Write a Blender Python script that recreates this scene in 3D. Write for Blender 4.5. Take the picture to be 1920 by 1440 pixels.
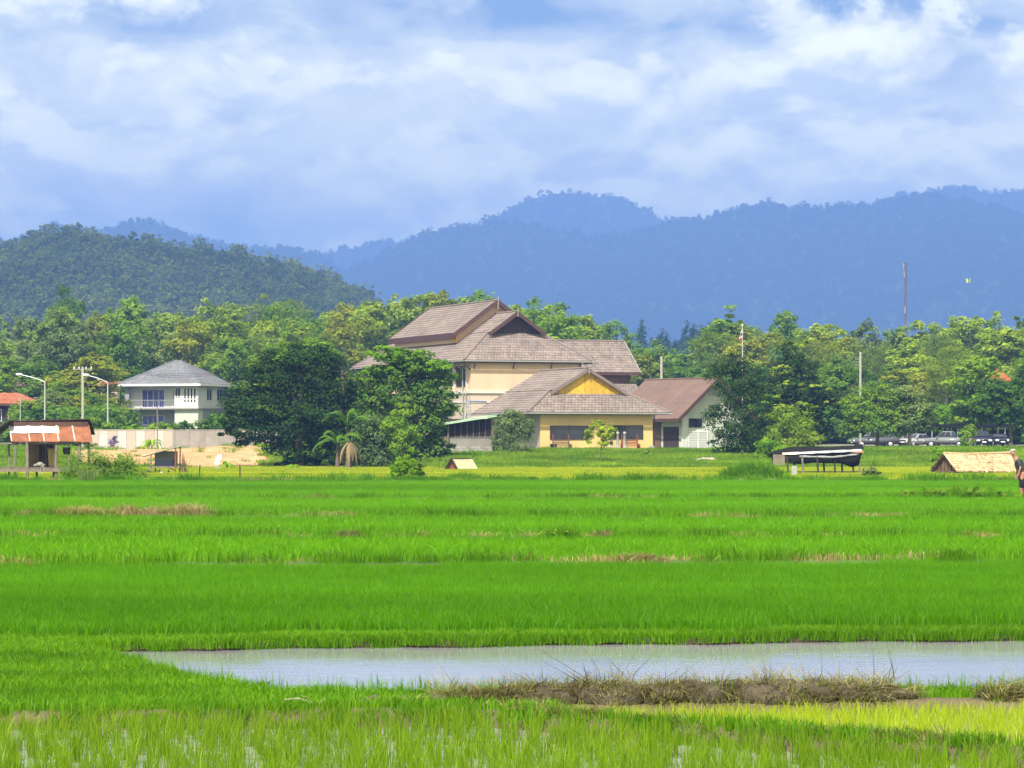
import bpy, bmesh, math, random
import numpy as np
from mathutils import Vector, Matrix

R = math.radians
random.seed(11)
rng = np.random.default_rng(11)
for _o in list(bpy.data.objects):
    bpy.data.objects.remove(_o)
scene = bpy.context.scene
COL = scene.collection

# ------------------------------------------------------------------ camera, sky, sun, exposure
F, HOR, EYE = 5760.0, 830.0, 2.0          # focal length in photo pixels, horizon row, eye height (m)
cam_d = bpy.data.cameras.new('camera')
cam_d.sensor_width = 36.0
cam_d.lens = 36.0 * F / 1920.0
cam_d.shift_y = (HOR - 720.0) / 1920.0
cam_d.clip_start = 0.5
cam_d.clip_end = 60000.0
cam = bpy.data.objects.new('camera', cam_d)
cam.location = (0, 0, EYE)
cam.rotation_euler = (R(90), 0, 0)
COL.objects.link(cam)
scene.camera = cam

SUN_DIR = Vector((-0.20, -0.58, 0.79)).normalized()     # towards the sun
sun_d = bpy.data.lights.new('sun', 'SUN')
sun_d.energy = 5.0
sun_d.angle = R(0.55)
sun_d.color = (1.0, 0.955, 0.88)
sun = bpy.data.objects.new('sun', sun_d)
sun.rotation_euler = (-SUN_DIR).to_track_quat('-Z', 'Y').to_euler()
COL.objects.link(sun)

vs = scene.view_settings
vs.view_transform = 'Standard'
vs.look = 'None'
vs.gamma = 1.0
vs.exposure = 0.80
vs.use_curve_mapping = False

world = bpy.data.worlds.new('World')
scene.world = world
world.use_nodes = True
wt = world.node_tree
for n in list(wt.nodes):
    wt.nodes.remove(n)
def wn(t, **k):
    n = wt.nodes.new(t)
    for a, b in k.items():
        setattr(n, a, b)
    return n
def wl(a, b):
    wt.links.new(a, b)
w_out = wn('ShaderNodeOutputWorld')
w_bg = wn('ShaderNodeBackground')
w_bg.inputs['Strength'].default_value = 0.068
sky = wn('ShaderNodeTexSky', sky_type='NISHITA')
sky.sun_disc = False
sky.sun_elevation = math.asin(SUN_DIR.z)
sky.sun_rotation = math.atan2(SUN_DIR.x, SUN_DIR.y) % (2 * math.pi)
sky.altitude = 300
sky.air_density = 1.0
sky.dust_density = 0.6
sky.ozone_density = 4.0
tc = wn('ShaderNodeTexCoord')
def wmath(op, a, b=None, c=None):
    n = wn('ShaderNodeMath', operation=op)
    for i, v in enumerate((a, b, c)):
        if v is None:
            continue
        if isinstance(v, (int, float)):
            n.inputs[i].default_value = v
        else:
            wl(v, n.inputs[i])
    return n.outputs[0]
def wnoise(scale, detail, rough, vec, dist=0.0):
    n = wn('ShaderNodeTexNoise')
    n.inputs['Scale'].default_value = scale
    n.inputs['Detail'].default_value = detail
    n.inputs['Roughness'].default_value = rough
    n.inputs['Distortion'].default_value = dist
    wl(vec, n.inputs['Vector'])
    return n.outputs['Fac']
def wramp(fac, stops):
    n = wn('ShaderNodeValToRGB')
    while len(n.color_ramp.elements) < len(stops):
        n.color_ramp.elements.new(0.5)
    for e, (p, c) in zip(n.color_ramp.elements, stops):
        e.position = p
        e.color = c if isinstance(c, tuple) else (c, c, c, 1)
    n.color_ramp.interpolation = 'EASE'
    wl(fac, n.inputs['Fac'])
    return n.outputs['Color']
sep = wn('ShaderNodeSeparateXYZ')
wl(tc.outputs['Generated'], sep.inputs[0])
mp = wn('ShaderNodeMapping')
mp.inputs['Location'].default_value = (3.1, 1.7, 0.45)
mp.inputs['Scale'].default_value = (0.85, 0.85, 1.75)
wl(tc.outputs['Generated'], mp.inputs['Vector'])
vec = mp.outputs['Vector']
def wshift(dz):
    q = wn('ShaderNodeMapping')
    q.inputs['Location'].default_value = (3.1, 1.7, 0.45 + dz)
    q.inputs['Scale'].default_value = (0.85, 0.85, 1.45)
    wl(tc.outputs['Generated'], q.inputs['Vector'])
    return q.outputs['Vector']
def wmix(fac, a, b):
    n = wn('ShaderNodeMix', data_type='RGBA')
    wl(fac, n.inputs[0])
    for i, v in ((6, a), (7, b)):
        if isinstance(v, tuple): n.inputs[i].default_value = v
        else: wl(v, n.inputs[i])
    return n.outputs[2]
big = wnoise(13.0, 4.0, 0.50, vec, 0.5)
puff = wnoise(36.0, 7.0, 0.58, vec, 0.35)
# high veil of cloud, banded by height above the horizon, the same all round; its edges wander
zz = wmath('ADD', sep.outputs['Z'], wmath('MULTIPLY', wmath('SUBTRACT', big, 0.5), 0.035))
layer = wramp(wmath('MULTIPLY', zz, 2.0),
              [(0.0, 0.48), (0.13, 0.50), (0.17, 0.66), (0.240, 0.69), (0.272, 0.34), (0.34, 0.34), (0.55, 0.42), (1.0, 0.42)])
m1 = wmath('ADD', wmath('ADD', wmath('MULTIPLY', big, 0.95), wmath('MULTIPLY', puff, 0.36)), layer)
veil = wramp(wmath('MULTIPLY', wmath('SUBTRACT', m1, 0.92), 2.2), [(0.02, 0.0), (0.36, 0.50), (0.60, 0.80), (0.95, 0.95)])
veil_c = wmix(wramp(puff, [(0.35, 0.0), (0.65, 1.0)]), (14.5, 14.0, 10.6, 1), (20.0, 18.8, 11.8, 1))
# heaped cumulus standing low over the hills: crisp edges, tops lit, bases grey
c0 = wnoise(19.0, 9.0, 0.56, wshift(0.0), 0.25)
c1 = wnoise(19.0, 9.0, 0.56, wshift(0.011), 0.25)
clayer = wramp(wmath('MULTIPLY', sep.outputs['Z'], 2.0), [(0.0, 0.16), (0.13, 0.17), (0.19, 0.13), (0.24, 0.07), (0.27, 0.0), (1.0, 0.0)])
cm = wmath('ADD', c0, clayer)
cmask = wramp(wmath('MULTIPLY', wmath('SUBTRACT', cm, 0.50), 4.0), [(0.10, 0.0), (0.42, 0.70), (0.75, 0.95)])
clit = wramp(wmath('ADD', wmath('MULTIPLY', wmath('SUBTRACT', c0, c1), 3.2), 0.5), [(0.20, 0.0), (0.75, 1.0)])
cum_c = wmix(clit, (15.0, 14.6, 11.4, 1), (25.5, 23.6, 13.6, 1))
tint = wn('ShaderNodeMix', data_type='RGBA', blend_type='MULTIPLY')
tint.inputs[0].default_value = 1.0
wl(sky.outputs[0], tint.inputs[6])
tint.inputs[7].default_value = (1.04, 0.95, 0.90, 1)
skyc = wmix(veil, tint.outputs[2], veil_c)
skyc = wmix(cmask, skyc, cum_c)
wl(skyc, w_bg.inputs['Color'])
wl(w_bg.outputs[0], w_out.inputs['Surface'])

cy = scene.cycles
cy.max_bounces = 5
cy.diffuse_bounces = 2
cy.glossy_bounces = 2
cy.transmission_bounces = 3
cy.transparent_max_bounces = 6
cy.volume_bounces = 0
cy.use_denoising = True
cy.use_adaptive_sampling = True
cy.adaptive_threshold = 0.02
cy.sample_clamp_indirect = 6.0

# ------------------------------------------------------------------ helpers
def X(px, Y):
    return (px - 960.0) / F * Y
def Z(py, Y):
    return EYE + (HOR - py) / F * Y
def lerp(a, b, t):
    return a + (b - a) * t
def sstep(a, b, x):
    t = np.clip((x - a) / (b - a), 0, 1)
    return t * t * (3 - 2 * t)

def tag(o, label=None, cat=None, group=None, kind=None):
    if label: o['label'] = label
    if cat: o['category'] = cat
    if group: o['group'] = group
    if kind: o['kind'] = kind
    return o
def thing(name, label, cat, loc=(0, 0, 0), rz=0.0, group=None):
    o = bpy.data.objects.new(name, None)
    o.empty_display_size = 0.2
    o.location = loc
    o.rotation_euler = (0, 0, rz)
    COL.objects.link(o)
    return tag(o, label, cat, group)
def link_mesh(name, me, mat=None, parent=None, loc=None, rot=None):
    o = bpy.data.objects.new(name, me)
    if mat is not None and not me.materials:
        me.materials.append(mat)
    if parent is not None:
        o.parent = parent
    if loc is not None:
        o.location = loc
    if rot is not None:
        o.rotation_euler = rot
    COL.objects.link(o)
    return o

def np_mesh(name, V, Q, tone=None, smooth=False):
    """V (n,3); Q (m,k) uniform faces."""
    me = bpy.data.meshes.new(name)
    V = np.ascontiguousarray(V, dtype=np.float32)
    Q = np.ascontiguousarray(Q, dtype=np.int32)
    m, k = Q.shape
    me.vertices.add(len(V))
    me.vertices.foreach_set('co', V.ravel())
    me.loops.add(m * k)
    me.loops.foreach_set('vertex_index', Q.ravel())
    me.polygons.add(m)
    me.polygons.foreach_set('loop_start', np.arange(0, m * k, k, dtype=np.int32))
    if smooth:
        me.polygons.foreach_set('use_smooth', np.ones(m, dtype=bool))
    me.update(calc_edges=True)
    if tone is not None:
        a = me.attributes.new('tone', 'FLOAT', 'POINT')
        a.data.foreach_set('value', np.ascontiguousarray(tone, dtype=np.float32))
    return me

class MB:
    """collects shapes for ONE part"""
    def __init__(s):
        s.v, s.f, s.t = [], [], []
    def add(s, vs_, fs_, tone=0.5):
        o = len(s.v)
        s.v += [tuple(p) for p in vs_]
        s.t += [tone] * len(vs_)
        s.f += [tuple(i + o for i in f) for f in fs_]
        return s
    def box(s, x0, x1, y0, y1, z0, z1, tone=0.5):
        return s.add([(x0, y0, z0), (x1, y0, z0), (x1, y1, z0), (x0, y1, z0), (x0, y0, z1), (x1, y0, z1), (x1, y1, z1), (x0, y1, z1)],
                     [(0, 3, 2, 1), (4, 5, 6, 7), (0, 1, 5, 4), (1, 2, 6, 5), (2, 3, 7, 6), (3, 0, 4, 7)], tone)
    def bar(s, a, b, w, h=None, up=(0, 0, 1), tone=0.5):
        h = w if h is None else h
        a, b = Vector(a), Vector(b)
        d = (b - a).normalized()
        u = Vector(up)
        if abs(d.dot(u)) > 0.98:
            u = Vector((0, 1, 0))
        sx = d.cross(u).normalized() * w * 0.5
        sy = sx.cross(d).normalized() * h * 0.5
        ps = [a - sx - sy, a + sx - sy, a + sx + sy, a - sx + sy, b - sx - sy, b + sx - sy, b + sx + sy, b - sx + sy]
        return s.add(ps, [(0, 3, 2, 1), (4, 5, 6, 7), (0, 1, 5, 4), (1, 2, 6, 5), (2, 3, 7, 6), (3, 0, 4, 7)], tone)
    def tube(s, pts, rads, n=6, tone=0.5):
        pts = [Vector(p) for p in pts]
        if isinstance(rads, (int, float)):
            rads = [rads] * len(pts)
        vs_, fs_ = [], []
        for i, p in enumerate(pts):
            d = (pts[min(i + 1, len(pts) - 1)] - pts[max(i - 1, 0)]).normalized()
            u = Vector((0, 0, 1)) if abs(d.z) < 0.95 else Vector((1, 0, 0))
            sx = d.cross(u).normalized()
            sy = sx.cross(d).normalized()
            for k in range(n):
                an = 2 * math.pi * k / n
                vs_.append(p + (sx * math.cos(an) + sy * math.sin(an)) * rads[i])
        for i in range(len(pts) - 1):
            for k in range(n):
                k2 = (k + 1) % n
                fs_.append((i * n + k, i * n + k2, (i + 1) * n + k2, (i + 1) * n + k))
        fs_.append(tuple(range(n)))
        fs_.append(tuple((len(pts) - 1) * n + k for k in reversed(range(n))))
        return s.add(vs_, fs_, tone)
    def prism(s, poly, vec, tone=0.5):
        n = len(poly)
        vec = Vector(vec)
        a = [Vector(p) for p in poly]
        vs_ = a + [p + vec for p in a]
        fs_ = [tuple(reversed(range(n))), tuple(range(n, 2 * n))]
        fs_ += [(i, (i + 1) % n, n + (i + 1) % n, n + i) for i in range(n)]
        return s.add(vs_, fs_, tone)
    def lathe(s, prof, n=12, c=(0, 0, 0), axis='z', tone=0.5):
        vs_, fs_ = [], []
        for r, h in prof:
            for k in range(n):
                an = 2 * math.pi * k / n
                p = (r * math.cos(an), r * math.sin(an), h)
                if axis == 'y': p = (p[0], p[2], p[1])
                if axis == 'x': p = (p[2], p[0], p[1])
                vs_.append((p[0] + c[0], p[1] + c[1], p[2] + c[2]))
        for i in range(len(prof) - 1):
            for k in range(n):
                k2 = (k + 1) % n
                fs_.append((i * n + k, i * n + k2, (i + 1) * n + k2, (i + 1) * n + k))
        fs_.append(tuple(reversed(range(n))))
        fs_.append(tuple((len(prof) - 1) * n + k for k in range(n)))
        return s.add(vs_, fs_, tone)
    def mesh(s, name, smooth=False):
        me = bpy.data.meshes.new(name)
        me.from_pydata(s.v, [], s.f)
        a = me.attributes.new('tone', 'FLOAT', 'POINT')
        a.data.foreach_set('value', np.array(s.t, dtype=np.float32))
        if smooth:
            for p in me.polygons:
                p.use_smooth = True
        me.update()
        return me
    def build(s, name, mat, parent=None, smooth=False, loc=None, rot=None):
        return link_mesh(name, s.mesh(name, smooth), mat, parent, loc, rot)

# ------------------------------------------------------------------ materials
def nodes_of(name):
    m = bpy.data.materials.new(name)
    m.use_nodes = True
    nt = m.node_tree
    for n in list(nt.nodes):
        nt.nodes.remove(n)
    out = nt.nodes.new('ShaderNodeOutputMaterial')
    return m, nt, out
def rgba(c):
    return (c[0], c[1], c[2], 1.0)
def nz(nt, scale, detail=4, rough=0.55, coord='Object', stretch=None):
    t = nt.nodes.new('ShaderNodeTexCoord')
    n = nt.nodes.new('ShaderNodeTexNoise')
    n.inputs['Scale'].default_value = scale
    n.inputs['Detail'].default_value = detail
    n.inputs['Roughness'].default_value = rough
    src = t.outputs[coord]
    if coord == 'World':
        src = None
    if stretch:
        mpn = nt.nodes.new('ShaderNodeMapping')
        mpn.inputs['Scale'].default_value = stretch
        nt.links.new(src, mpn.inputs['Vector'])
        src = mpn.outputs['Vector']
    nt.links.new(src, n.inputs['Vector'])
    return n.outputs['Fac']
def nz_world(nt, scale, detail=3, rough=0.55, stretch=(1, 1, 1)):
    g = nt.nodes.new('ShaderNodeNewGeometry')
    mpn = nt.nodes.new('ShaderNodeMapping')
    mpn.inputs['Scale'].default_value = stretch
    nt.links.new(g.outputs['Position'], mpn.inputs['Vector'])
    n = nt.nodes.new('ShaderNodeTexNoise')
    n.inputs['Scale'].default_value = scale
    n.inputs['Detail'].default_value = detail
    n.inputs['Roughness'].default_value = rough
    nt.links.new(mpn.outputs['Vector'], n.inputs['Vector'])
    return n.outputs['Fac']
def ramp(nt, fac, stops):
    n = nt.nodes.new('ShaderNodeValToRGB')
    while len(n.color_ramp.elements) < len(stops):
        n.color_ramp.elements.new(0.5)
    for e, (p, c) in zip(n.color_ramp.elements, stops):
        e.position = p
        e.color = rgba(c) if isinstance(c, tuple) else (c, c, c, 1)
    nt.links.new(fac, n.inputs['Fac'])
    return n.outputs['Color']
def mixc(nt, fac, a, b, mode='MIX'):
    n = nt.nodes.new('ShaderNodeMix')
    n.data_type = 'RGBA'
    n.blend_type = mode
    if isinstance(fac, (int, float)): n.inputs[0].default_value = fac
    else: nt.links.new(fac, n.inputs[0])
    for i, v in ((6, a), (7, b)):
        if isinstance(v, tuple): n.inputs[i].default_value = rgba(v)
        else: nt.links.new(v, n.inputs[i])
    return n.outputs[2]
def bumpn(nt, h, strength, dist):
    b = nt.nodes.new('ShaderNodeBump')
    b.inputs['Strength'].default_value = strength
    b.inputs['Distance'].default_value = dist
    nt.links.new(h, b.inputs['Height'])
    return b.outputs['Normal']

def solid(name, c, rough=0.75, var=0.18, scale=2.0, dirt=None, dirt_amt=0.35, spec=0.3, metal=0.0, bump=0.0, stretch=None, tone=0.0):
    """painted or natural surface with uneven colour, optional dirt stains, per-piece tone"""
    m, nt, out = nodes_of(name)
    p = nt.nodes.new('ShaderNodeBsdfPrincipled')
    lo = tuple(max(0, x * (1 - var)) for x in c)
    hi = tuple(min(1, x * (1 + var)) for x in c)
    f = nz(nt, scale, 5, 0.6, 'Object', stretch)
    col = ramp(nt, f, [(0.28, lo), (0.72, hi)])
    if tone:
        at = nt.nodes.new('ShaderNodeAttribute'); at.attribute_name = 'tone'
        tcol = ramp(nt, at.outputs['Fac'], [(0.0, (1 - tone,) * 3), (1.0, (1 + tone,) * 3)])
        col = mixc(nt, 1.0, col, tcol, 'MULTIPLY')
    if dirt:
        d = nz(nt, scale * 0.6, 6, 0.7, 'Object', stretch)
        dm = ramp(nt, d, [(0.48, 0.0), (0.70, dirt_amt)])
        col = mixc(nt, dm, col, dirt)
    nt.links.new(col, p.inputs['Base Color'])
    p.inputs['Roughness'].default_value = rough
    p.inputs['Specular IOR Level'].default_value = spec
    p.inputs['Metallic'].default_value = metal
    if bump:
        h = nz(nt, scale * 6, 4, 0.6)
        nt.links.new(bumpn(nt, h, 0.6, bump), p.inputs['Normal'])
    nt.links.new(p.outputs[0], out.inputs['Surface'])
    return m

def leafy(name, dark, light, trans=0.32, gloss=0.06, rnd=0.25, tint=(1, 1, 1), world_scale=None, fresh=None):
    """foliage: per-leaf tone between two leaf colours, per-plant shift, light through the blade"""
    m, nt, out = nodes_of(name)
    at = nt.nodes.new('ShaderNodeAttribute'); at.attribute_name = 'tone'
    mid = tuple((a + b) / 2 for a, b in zip(dark, light))
    col = ramp(nt, at.outputs['Fac'], [(0.05, dark), (0.5, mid), (0.95, light)])
    oi = nt.nodes.new('ShaderNodeObjectInfo')
    k = ramp(nt, oi.outputs['Random'], [(0.0, (1 - rnd, 1 - rnd * 0.8, 1 - rnd * 0.5)), (1.0, (1 + rnd, 1 + rnd * 0.7, 1.0))])
    col = mixc(nt, 1.0, col, k, 'MULTIPLY')
    if world_scale:
        sc, st, amt = world_scale
        f = nz_world(nt, sc, 3, 0.55, st)
        k2 = ramp(nt, f, [(0.30, (1 - amt, 1 - amt * 0.9, 1 - amt)), (0.70, (1 + amt, 1 + amt * 0.7, 1 + amt * 0.5))])
        col = mixc(nt, 1.0, col, k2, 'MULTIPLY')
    d = nt.nodes.new('ShaderNodeBsdfDiffuse')
    t = nt.nodes.new('ShaderNodeBsdfTranslucent')
    nt.links.new(col, d.inputs['Color'])
    tcol = mixc(nt, 1.0, col, (1.25, 1.3, 0.6), 'MULTIPLY')
    nt.links.new(tcol, t.inputs['Color'])
    mx = nt.nodes.new('ShaderNodeMixShader')
    mx.inputs[0].default_value = trans
    nt.links.new(d.outputs[0], mx.inputs[1])
    nt.links.new(t.outputs[0], mx.inputs[2])
    last = mx.outputs[0]
    if gloss:
        g = nt.nodes.new('ShaderNodeBsdfGlossy')
        g.inputs['Roughness'].default_value = 0.45
        g.inputs['Color'].default_value = (1, 1, 1, 1)
        mg = nt.nodes.new('ShaderNodeMixShader')
        mg.inputs[0].default_value = gloss
        nt.links.new(last, mg.inputs[1])
        nt.links.new(g.outputs[0], mg.inputs[2])
        last = mg.outputs[0]
    nt.links.new(last, out.inputs['Surface'])
    return m

M = {}
M['tile'] = solid('roof_tile', (0.215, 0.170, 0.148), 0.8, 0.10, 0.35, dirt=(0.11, 0.095, 0.08), dirt_amt=0.6, tone=0.28)
M['tile_grey'] = solid('roof_tile_grey', (0.175, 0.175, 0.19), 0.8, 0.10, 0.4, tone=0.20)
M['tile_red'] = solid('roof_tile_red', (0.36, 0.125, 0.065), 0.8, 0.2, 0.5, dirt=(0.16, 0.07, 0.05), tone=0.2)
M['tile_scarlet'] = solid('roof_tile_scarlet', (0.50, 0.10, 0.05), 0.8, 0.15, 0.5, tone=0.2)
M['tile_maroon'] = solid('roof_sheet_maroon', (0.165, 0.105, 0.085), 0.8, 0.12, 0.6, dirt=(0.115, 0.075, 0.062), tone=0.12)
M['ridge'] = solid('ridge_cap', (0.20, 0.155, 0.14), 0.8, 0.15, 1.0)
M['fascia'] = solid('fascia_brown', (0.085, 0.042, 0.034), 0.6, 0.2, 2.0)
M['fascia_grey'] = solid('fascia_grey', (0.42, 0.42, 0.42), 0.6, 0.1, 2.0)
M['gutter'] = solid('gutter_grey', (0.34, 0.33, 0.31), 0.5, 0.1, 2.0)
M['cream'] = solid('cream_plaster', (0.72, 0.49, 0.33), 0.85, 0.05, 0.5, dirt=(0.48, 0.37, 0.28), dirt_amt=0.45, stretch=(1, 1, 0.35))
M['cream_low'] = solid('pinkish_plaster', (0.56, 0.44, 0.36), 0.85, 0.07, 0.5, dirt=(0.4, 0.33, 0.28))
M['band'] = solid('pale_band', (0.66, 0.62, 0.55), 0.8, 0.08, 1.0, dirt=(0.4, 0.37, 0.33))
M['yellow_wall'] = solid('yellow_plaster', (0.74, 0.505, 0.20), 0.85, 0.05, 0.6, dirt=(0.50, 0.36, 0.18), dirt_amt=0.45, stretch=(1, 1, 0.3))
M['yellow_straw'] = solid('yellow_reed', (0.60, 0.37, 0.035), 0.9, 0.22, 3.0, tone=0.3)
M['darkwood'] = solid('dark_wood', (0.055, 0.034, 0.028), 0.8, 0.25, 2.0, tone=0.3)
M['brownwood'] = solid('brown_wood', (0.16, 0.095, 0.06), 0.8, 0.25, 2.0, tone=0.3)
M['oldwood'] = solid('weathered_wood', (0.20, 0.165, 0.13), 0.9, 0.3, 3.0, dirt=(0.09, 0.07, 0.05), tone=0.3)
M['white_wall'] = solid('white_plaster', (0.62, 0.62, 0.58), 0.85, 0.04, 0.7, dirt=(0.5, 0.5, 0.47), dirt_amt=0.3, stretch=(1, 1, 0.3))
M['white_paint'] = solid('white_paint', (0.78, 0.78, 0.76), 0.6, 0.04, 1.0)
M['grey_wall'] = solid('grey_render', (0.30, 0.30, 0.32), 0.85, 0.08, 0.8, dirt=(0.2, 0.2, 0.21))
M['concrete'] = solid('concrete', (0.27, 0.25, 0.225), 0.9, 0.16, 0.9, dirt=(0.20, 0.18, 0.15), dirt_amt=0.6)
M['concrete_pale'] = solid('concrete_pale', (0.36, 0.34, 0.30), 0.9, 0.10, 1.2, dirt=(0.3, 0.28, 0.24))
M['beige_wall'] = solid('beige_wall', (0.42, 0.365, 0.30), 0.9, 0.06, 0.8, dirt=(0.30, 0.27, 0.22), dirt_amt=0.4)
M['white_panel'] = solid('white_washed_panel', (0.46, 0.455, 0.43), 0.9, 0.18, 3.0, dirt=(0.33, 0.32, 0.30), dirt_amt=0.5)
M['greenwhite'] = solid('pale_green_plaster', (0.56, 0.58, 0.48), 0.85, 0.06, 0.8, dirt=(0.4, 0.42, 0.36), dirt_amt=0.3)
M['glass'] = solid('dark_glass', (0.018, 0.02, 0.03), 0.12, 0.3, 1.0, spec=0.6)
M['glass_blue'] = solid('blue_curtained_glass', (0.02, 0.03, 0.27), 0.18, 0.25, 1.5, spec=0.5)
M['black'] = solid('black_plastic', (0.014, 0.013, 0.013), 0.9, 0.35, 4.0, spec=0.08)
M['metal'] = solid('galvanised', (0.55, 0.56, 0.58), 0.45, 0.1, 2.0, metal=0.5)
M['tin'] = solid('bare_tin', (0.56, 0.57, 0.61), 0.6, 0.12, 2.5, dirt=(0.34, 0.20, 0.13), dirt_amt=0.35, metal=0.15)
M['tin_dull'] = solid('dull_tin', (0.40, 0.40, 0.41), 0.7, 0.2, 3.0, dirt=(0.16, 0.12, 0.10), dirt_amt=0.5)
M['tin_cream'] = solid('faded_tin', (0.68, 0.60, 0.46), 0.55, 0.18, 2.5, dirt=(0.36, 0.15, 0.07), dirt_amt=0.9)
M['rust'] = solid('rusty_tin', (0.29, 0.105, 0.05), 0.85, 0.40, 2.6, dirt=(0.13, 0.07, 0.05), dirt_amt=0.7, tone=0.2)
M['rust_dark'] = solid('dark_rusty_tin', (0.085, 0.045, 0.032), 0.85, 0.35, 2.0)
M['green_sheet'] = solid('pale_green_sheet', (0.42, 0.60, 0.40), 0.6, 0.08, 1.0)
M['pale_tin'] = solid('mossy_pale_tin', (0.35, 0.36, 0.20), 0.7, 0.15, 2.0)
M['thatch'] = solid('straw_thatch', (0.50, 0.37, 0.21), 0.95, 0.18, 3.0, dirt=(0.34, 0.23, 0.12), dirt_amt=0.5, tone=0.35)
M['redwood'] = solid('red_brown_board', (0.26, 0.07, 0.04), 0.8, 0.2, 2.0)
M['orange'] = solid('orange_clay', (0.46, 0.17, 0.06), 0.8, 0.2, 3.0)
M['skin'] = solid('sunburnt_skin', (0.36, 0.17, 0.11), 0.6, 0.12, 6.0)
M['shirt'] = solid('charcoal_shirt', (0.045, 0.05, 0.055), 0.9, 0.2, 6.0)
M['trousers'] = solid('black_cloth', (0.012, 0.015, 0.018), 0.9, 0.2, 6.0)
M['cap'] = solid('grey_cloth', (0.45, 0.45, 0.43), 0.9, 0.12, 6.0)
M['tyre'] = solid('tyre_rubber', (0.02, 0.02, 0.02), 0.8, 0.2, 3.0)
M['blue_paint'] = solid('blue_paint', (0.06, 0.14, 0.38), 0.5, 0.15, 2.0)
M['purple_leaf'] = solid('purple_plastic', (0.08, 0.07, 0.30), 0.6, 0.3, 5.0)
M['bark'] = solid('bark', (0.13, 0.10, 0.075), 0.95, 0.3, 3.0, bump=0.03)
M['bark_pale'] = solid('pale_bark', (0.30, 0.26, 0.20), 0.95, 0.25, 3.0)
M['flag_red'] = solid('flag_red', (0.45, 0.035, 0.03), 0.9, 0.1, 3.0)
M['flag_white'] = solid('flag_white', (0.75, 0.75, 0.73), 0.9, 0.05, 3.0)
M['flag_blue'] = solid('flag_blue', (0.03, 0.05, 0.22), 0.9, 0.1, 3.0)
M['stone'] = solid('rubble_stone', (0.40, 0.35, 0.27), 0.95, 0.25, 4.0)
def paint(name, c):
    m = solid(name, c, 0.25, 0.04, 1.0, spec=0.6)
    return m
M['car_silver'] = paint('silver_paint', (0.19, 0.20, 0.205))
M['car_white'] = paint('white_car_paint', (0.33, 0.34, 0.34))
M['car_grey'] = paint('grey_paint', (0.09, 0.095, 0.105))
M['car_navy'] = paint('navy_paint', (0.02, 0.024, 0.05))

# leaves
M['lf_teak'] = leafy('teak_leaf', (0.145, 0.25, 0.016), (0.41, 0.50, 0.050), gloss=0.0, trans=0.40)
M['lf_olive'] = leafy('olive_leaf', (0.15, 0.205, 0.018), (0.36, 0.38, 0.045), gloss=0.0, trans=0.40)
M['lf_mid'] = leafy('mid_leaf', (0.105, 0.22, 0.018), (0.27, 0.40, 0.040), gloss=0.0, trans=0.40)
M['lf_dark'] = leafy('dark_leaf', (0.017, 0.045, 0.010), (0.058, 0.118, 0.020), trans=0.28, gloss=0.0)
M['lf_deep'] = leafy('deep_green_leaf', (0.048, 0.125, 0.016), (0.15, 0.26, 0.036), trans=0.32, gloss=0.0)
M['lf_bright'] = leafy('bright_leaf', (0.10, 0.25, 0.010), (0.30, 0.48, 0.025), trans=0.44, gloss=0.0)
M['lf_grey'] = leafy('greyish_leaf', (0.085, 0.150, 0.038), (0.26, 0.33, 0.12), gloss=0.0, trans=0.36)
M['lf_feather'] = leafy('feathery_leaf', (0.10, 0.165, 0.022), (0.21, 0.28, 0.042), gloss=0.0, trans=0.36)
M['lf_banana'] = leafy('banana_leaf', (0.04, 0.11, 0.010), (0.11, 0.21, 0.022), trans=0.4, gloss=0.01)
M['lf_dry'] = leafy('dry_leaf', (0.17, 0.12, 0.06), (0.36, 0.27, 0.15), trans=0.2, gloss=0.0)
M['lf_hill'] = leafy('hill_leaf', (0.070, 0.125, 0.012), (0.18, 0.22, 0.030), trans=0.3, gloss=0.0, rnd=0.35, world_scale=(0.012, (1, 1, 1), 0.40))
M['lf_mount'] = leafy('mountain_leaf', (0.018, 0.040, 0.012), (0.030, 0.058, 0.016), trans=0.1, gloss=0.0)
# rice and grass
WS = (0.10, (0.35, 1.0, 1.0), 0.14)
M['rice_near'] = leafy('rice_flooded', (0.080, 0.185, 0.005), (0.215, 0.335, 0.016), trans=0.45, gloss=0.008, rnd=0.10, world_scale=(0.8, (1, 1, 1), 0.18))
M['rice_pale'] = leafy('rice_pale', (0.22, 0.34, 0.012), (0.42, 0.50, 0.030), trans=0.5, gloss=0.008, rnd=0.08, world_scale=(0.8, (1, 1, 1), 0.12))
M['rice_mid'] = leafy('rice_lush', (0.046, 0.190, 0.003), (0.130, 0.33, 0.006), trans=0.42, gloss=0.006, rnd=0.06, world_scale=(0.16, (0.4, 1.0, 1.0), 0.24))
M['rice_far'] = leafy('rice_open', (0.070, 0.240, 0.003), (0.160, 0.38, 0.006), trans=0.42, gloss=0.006, rnd=0.06, world_scale=(0.07, (0.35, 1.0, 1.0), 0.24))
M['rice_yellow'] = leafy('rice_yellowing', (0.26, 0.35, 0.012), (0.46, 0.51, 0.030), trans=0.42, gloss=0.006, rnd=0.06, world_scale=(0.05, (0.25, 2.2, 1.0), 0.30))
M['grass'] = leafy('bank_grass', (0.055, 0.19, 0.005), (0.155, 0.33, 0.012), trans=0.4, gloss=0.006, rnd=0.12, world_scale=(0.9, (0.35, 1, 1), 0.32))
M['lawn'] = leafy('lawn_grass', (0.105, 0.215, 0.014), (0.235, 0.37, 0.03), trans=0.35, gloss=0.0, rnd=0.15, world_scale=(0.11, (1, 1, 1), 0.50))
M['straw'] = leafy('straw_blade', (0.20, 0.145, 0.055), (0.52, 0.42, 0.22), trans=0.25, gloss=0.006, rnd=0.15)
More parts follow.
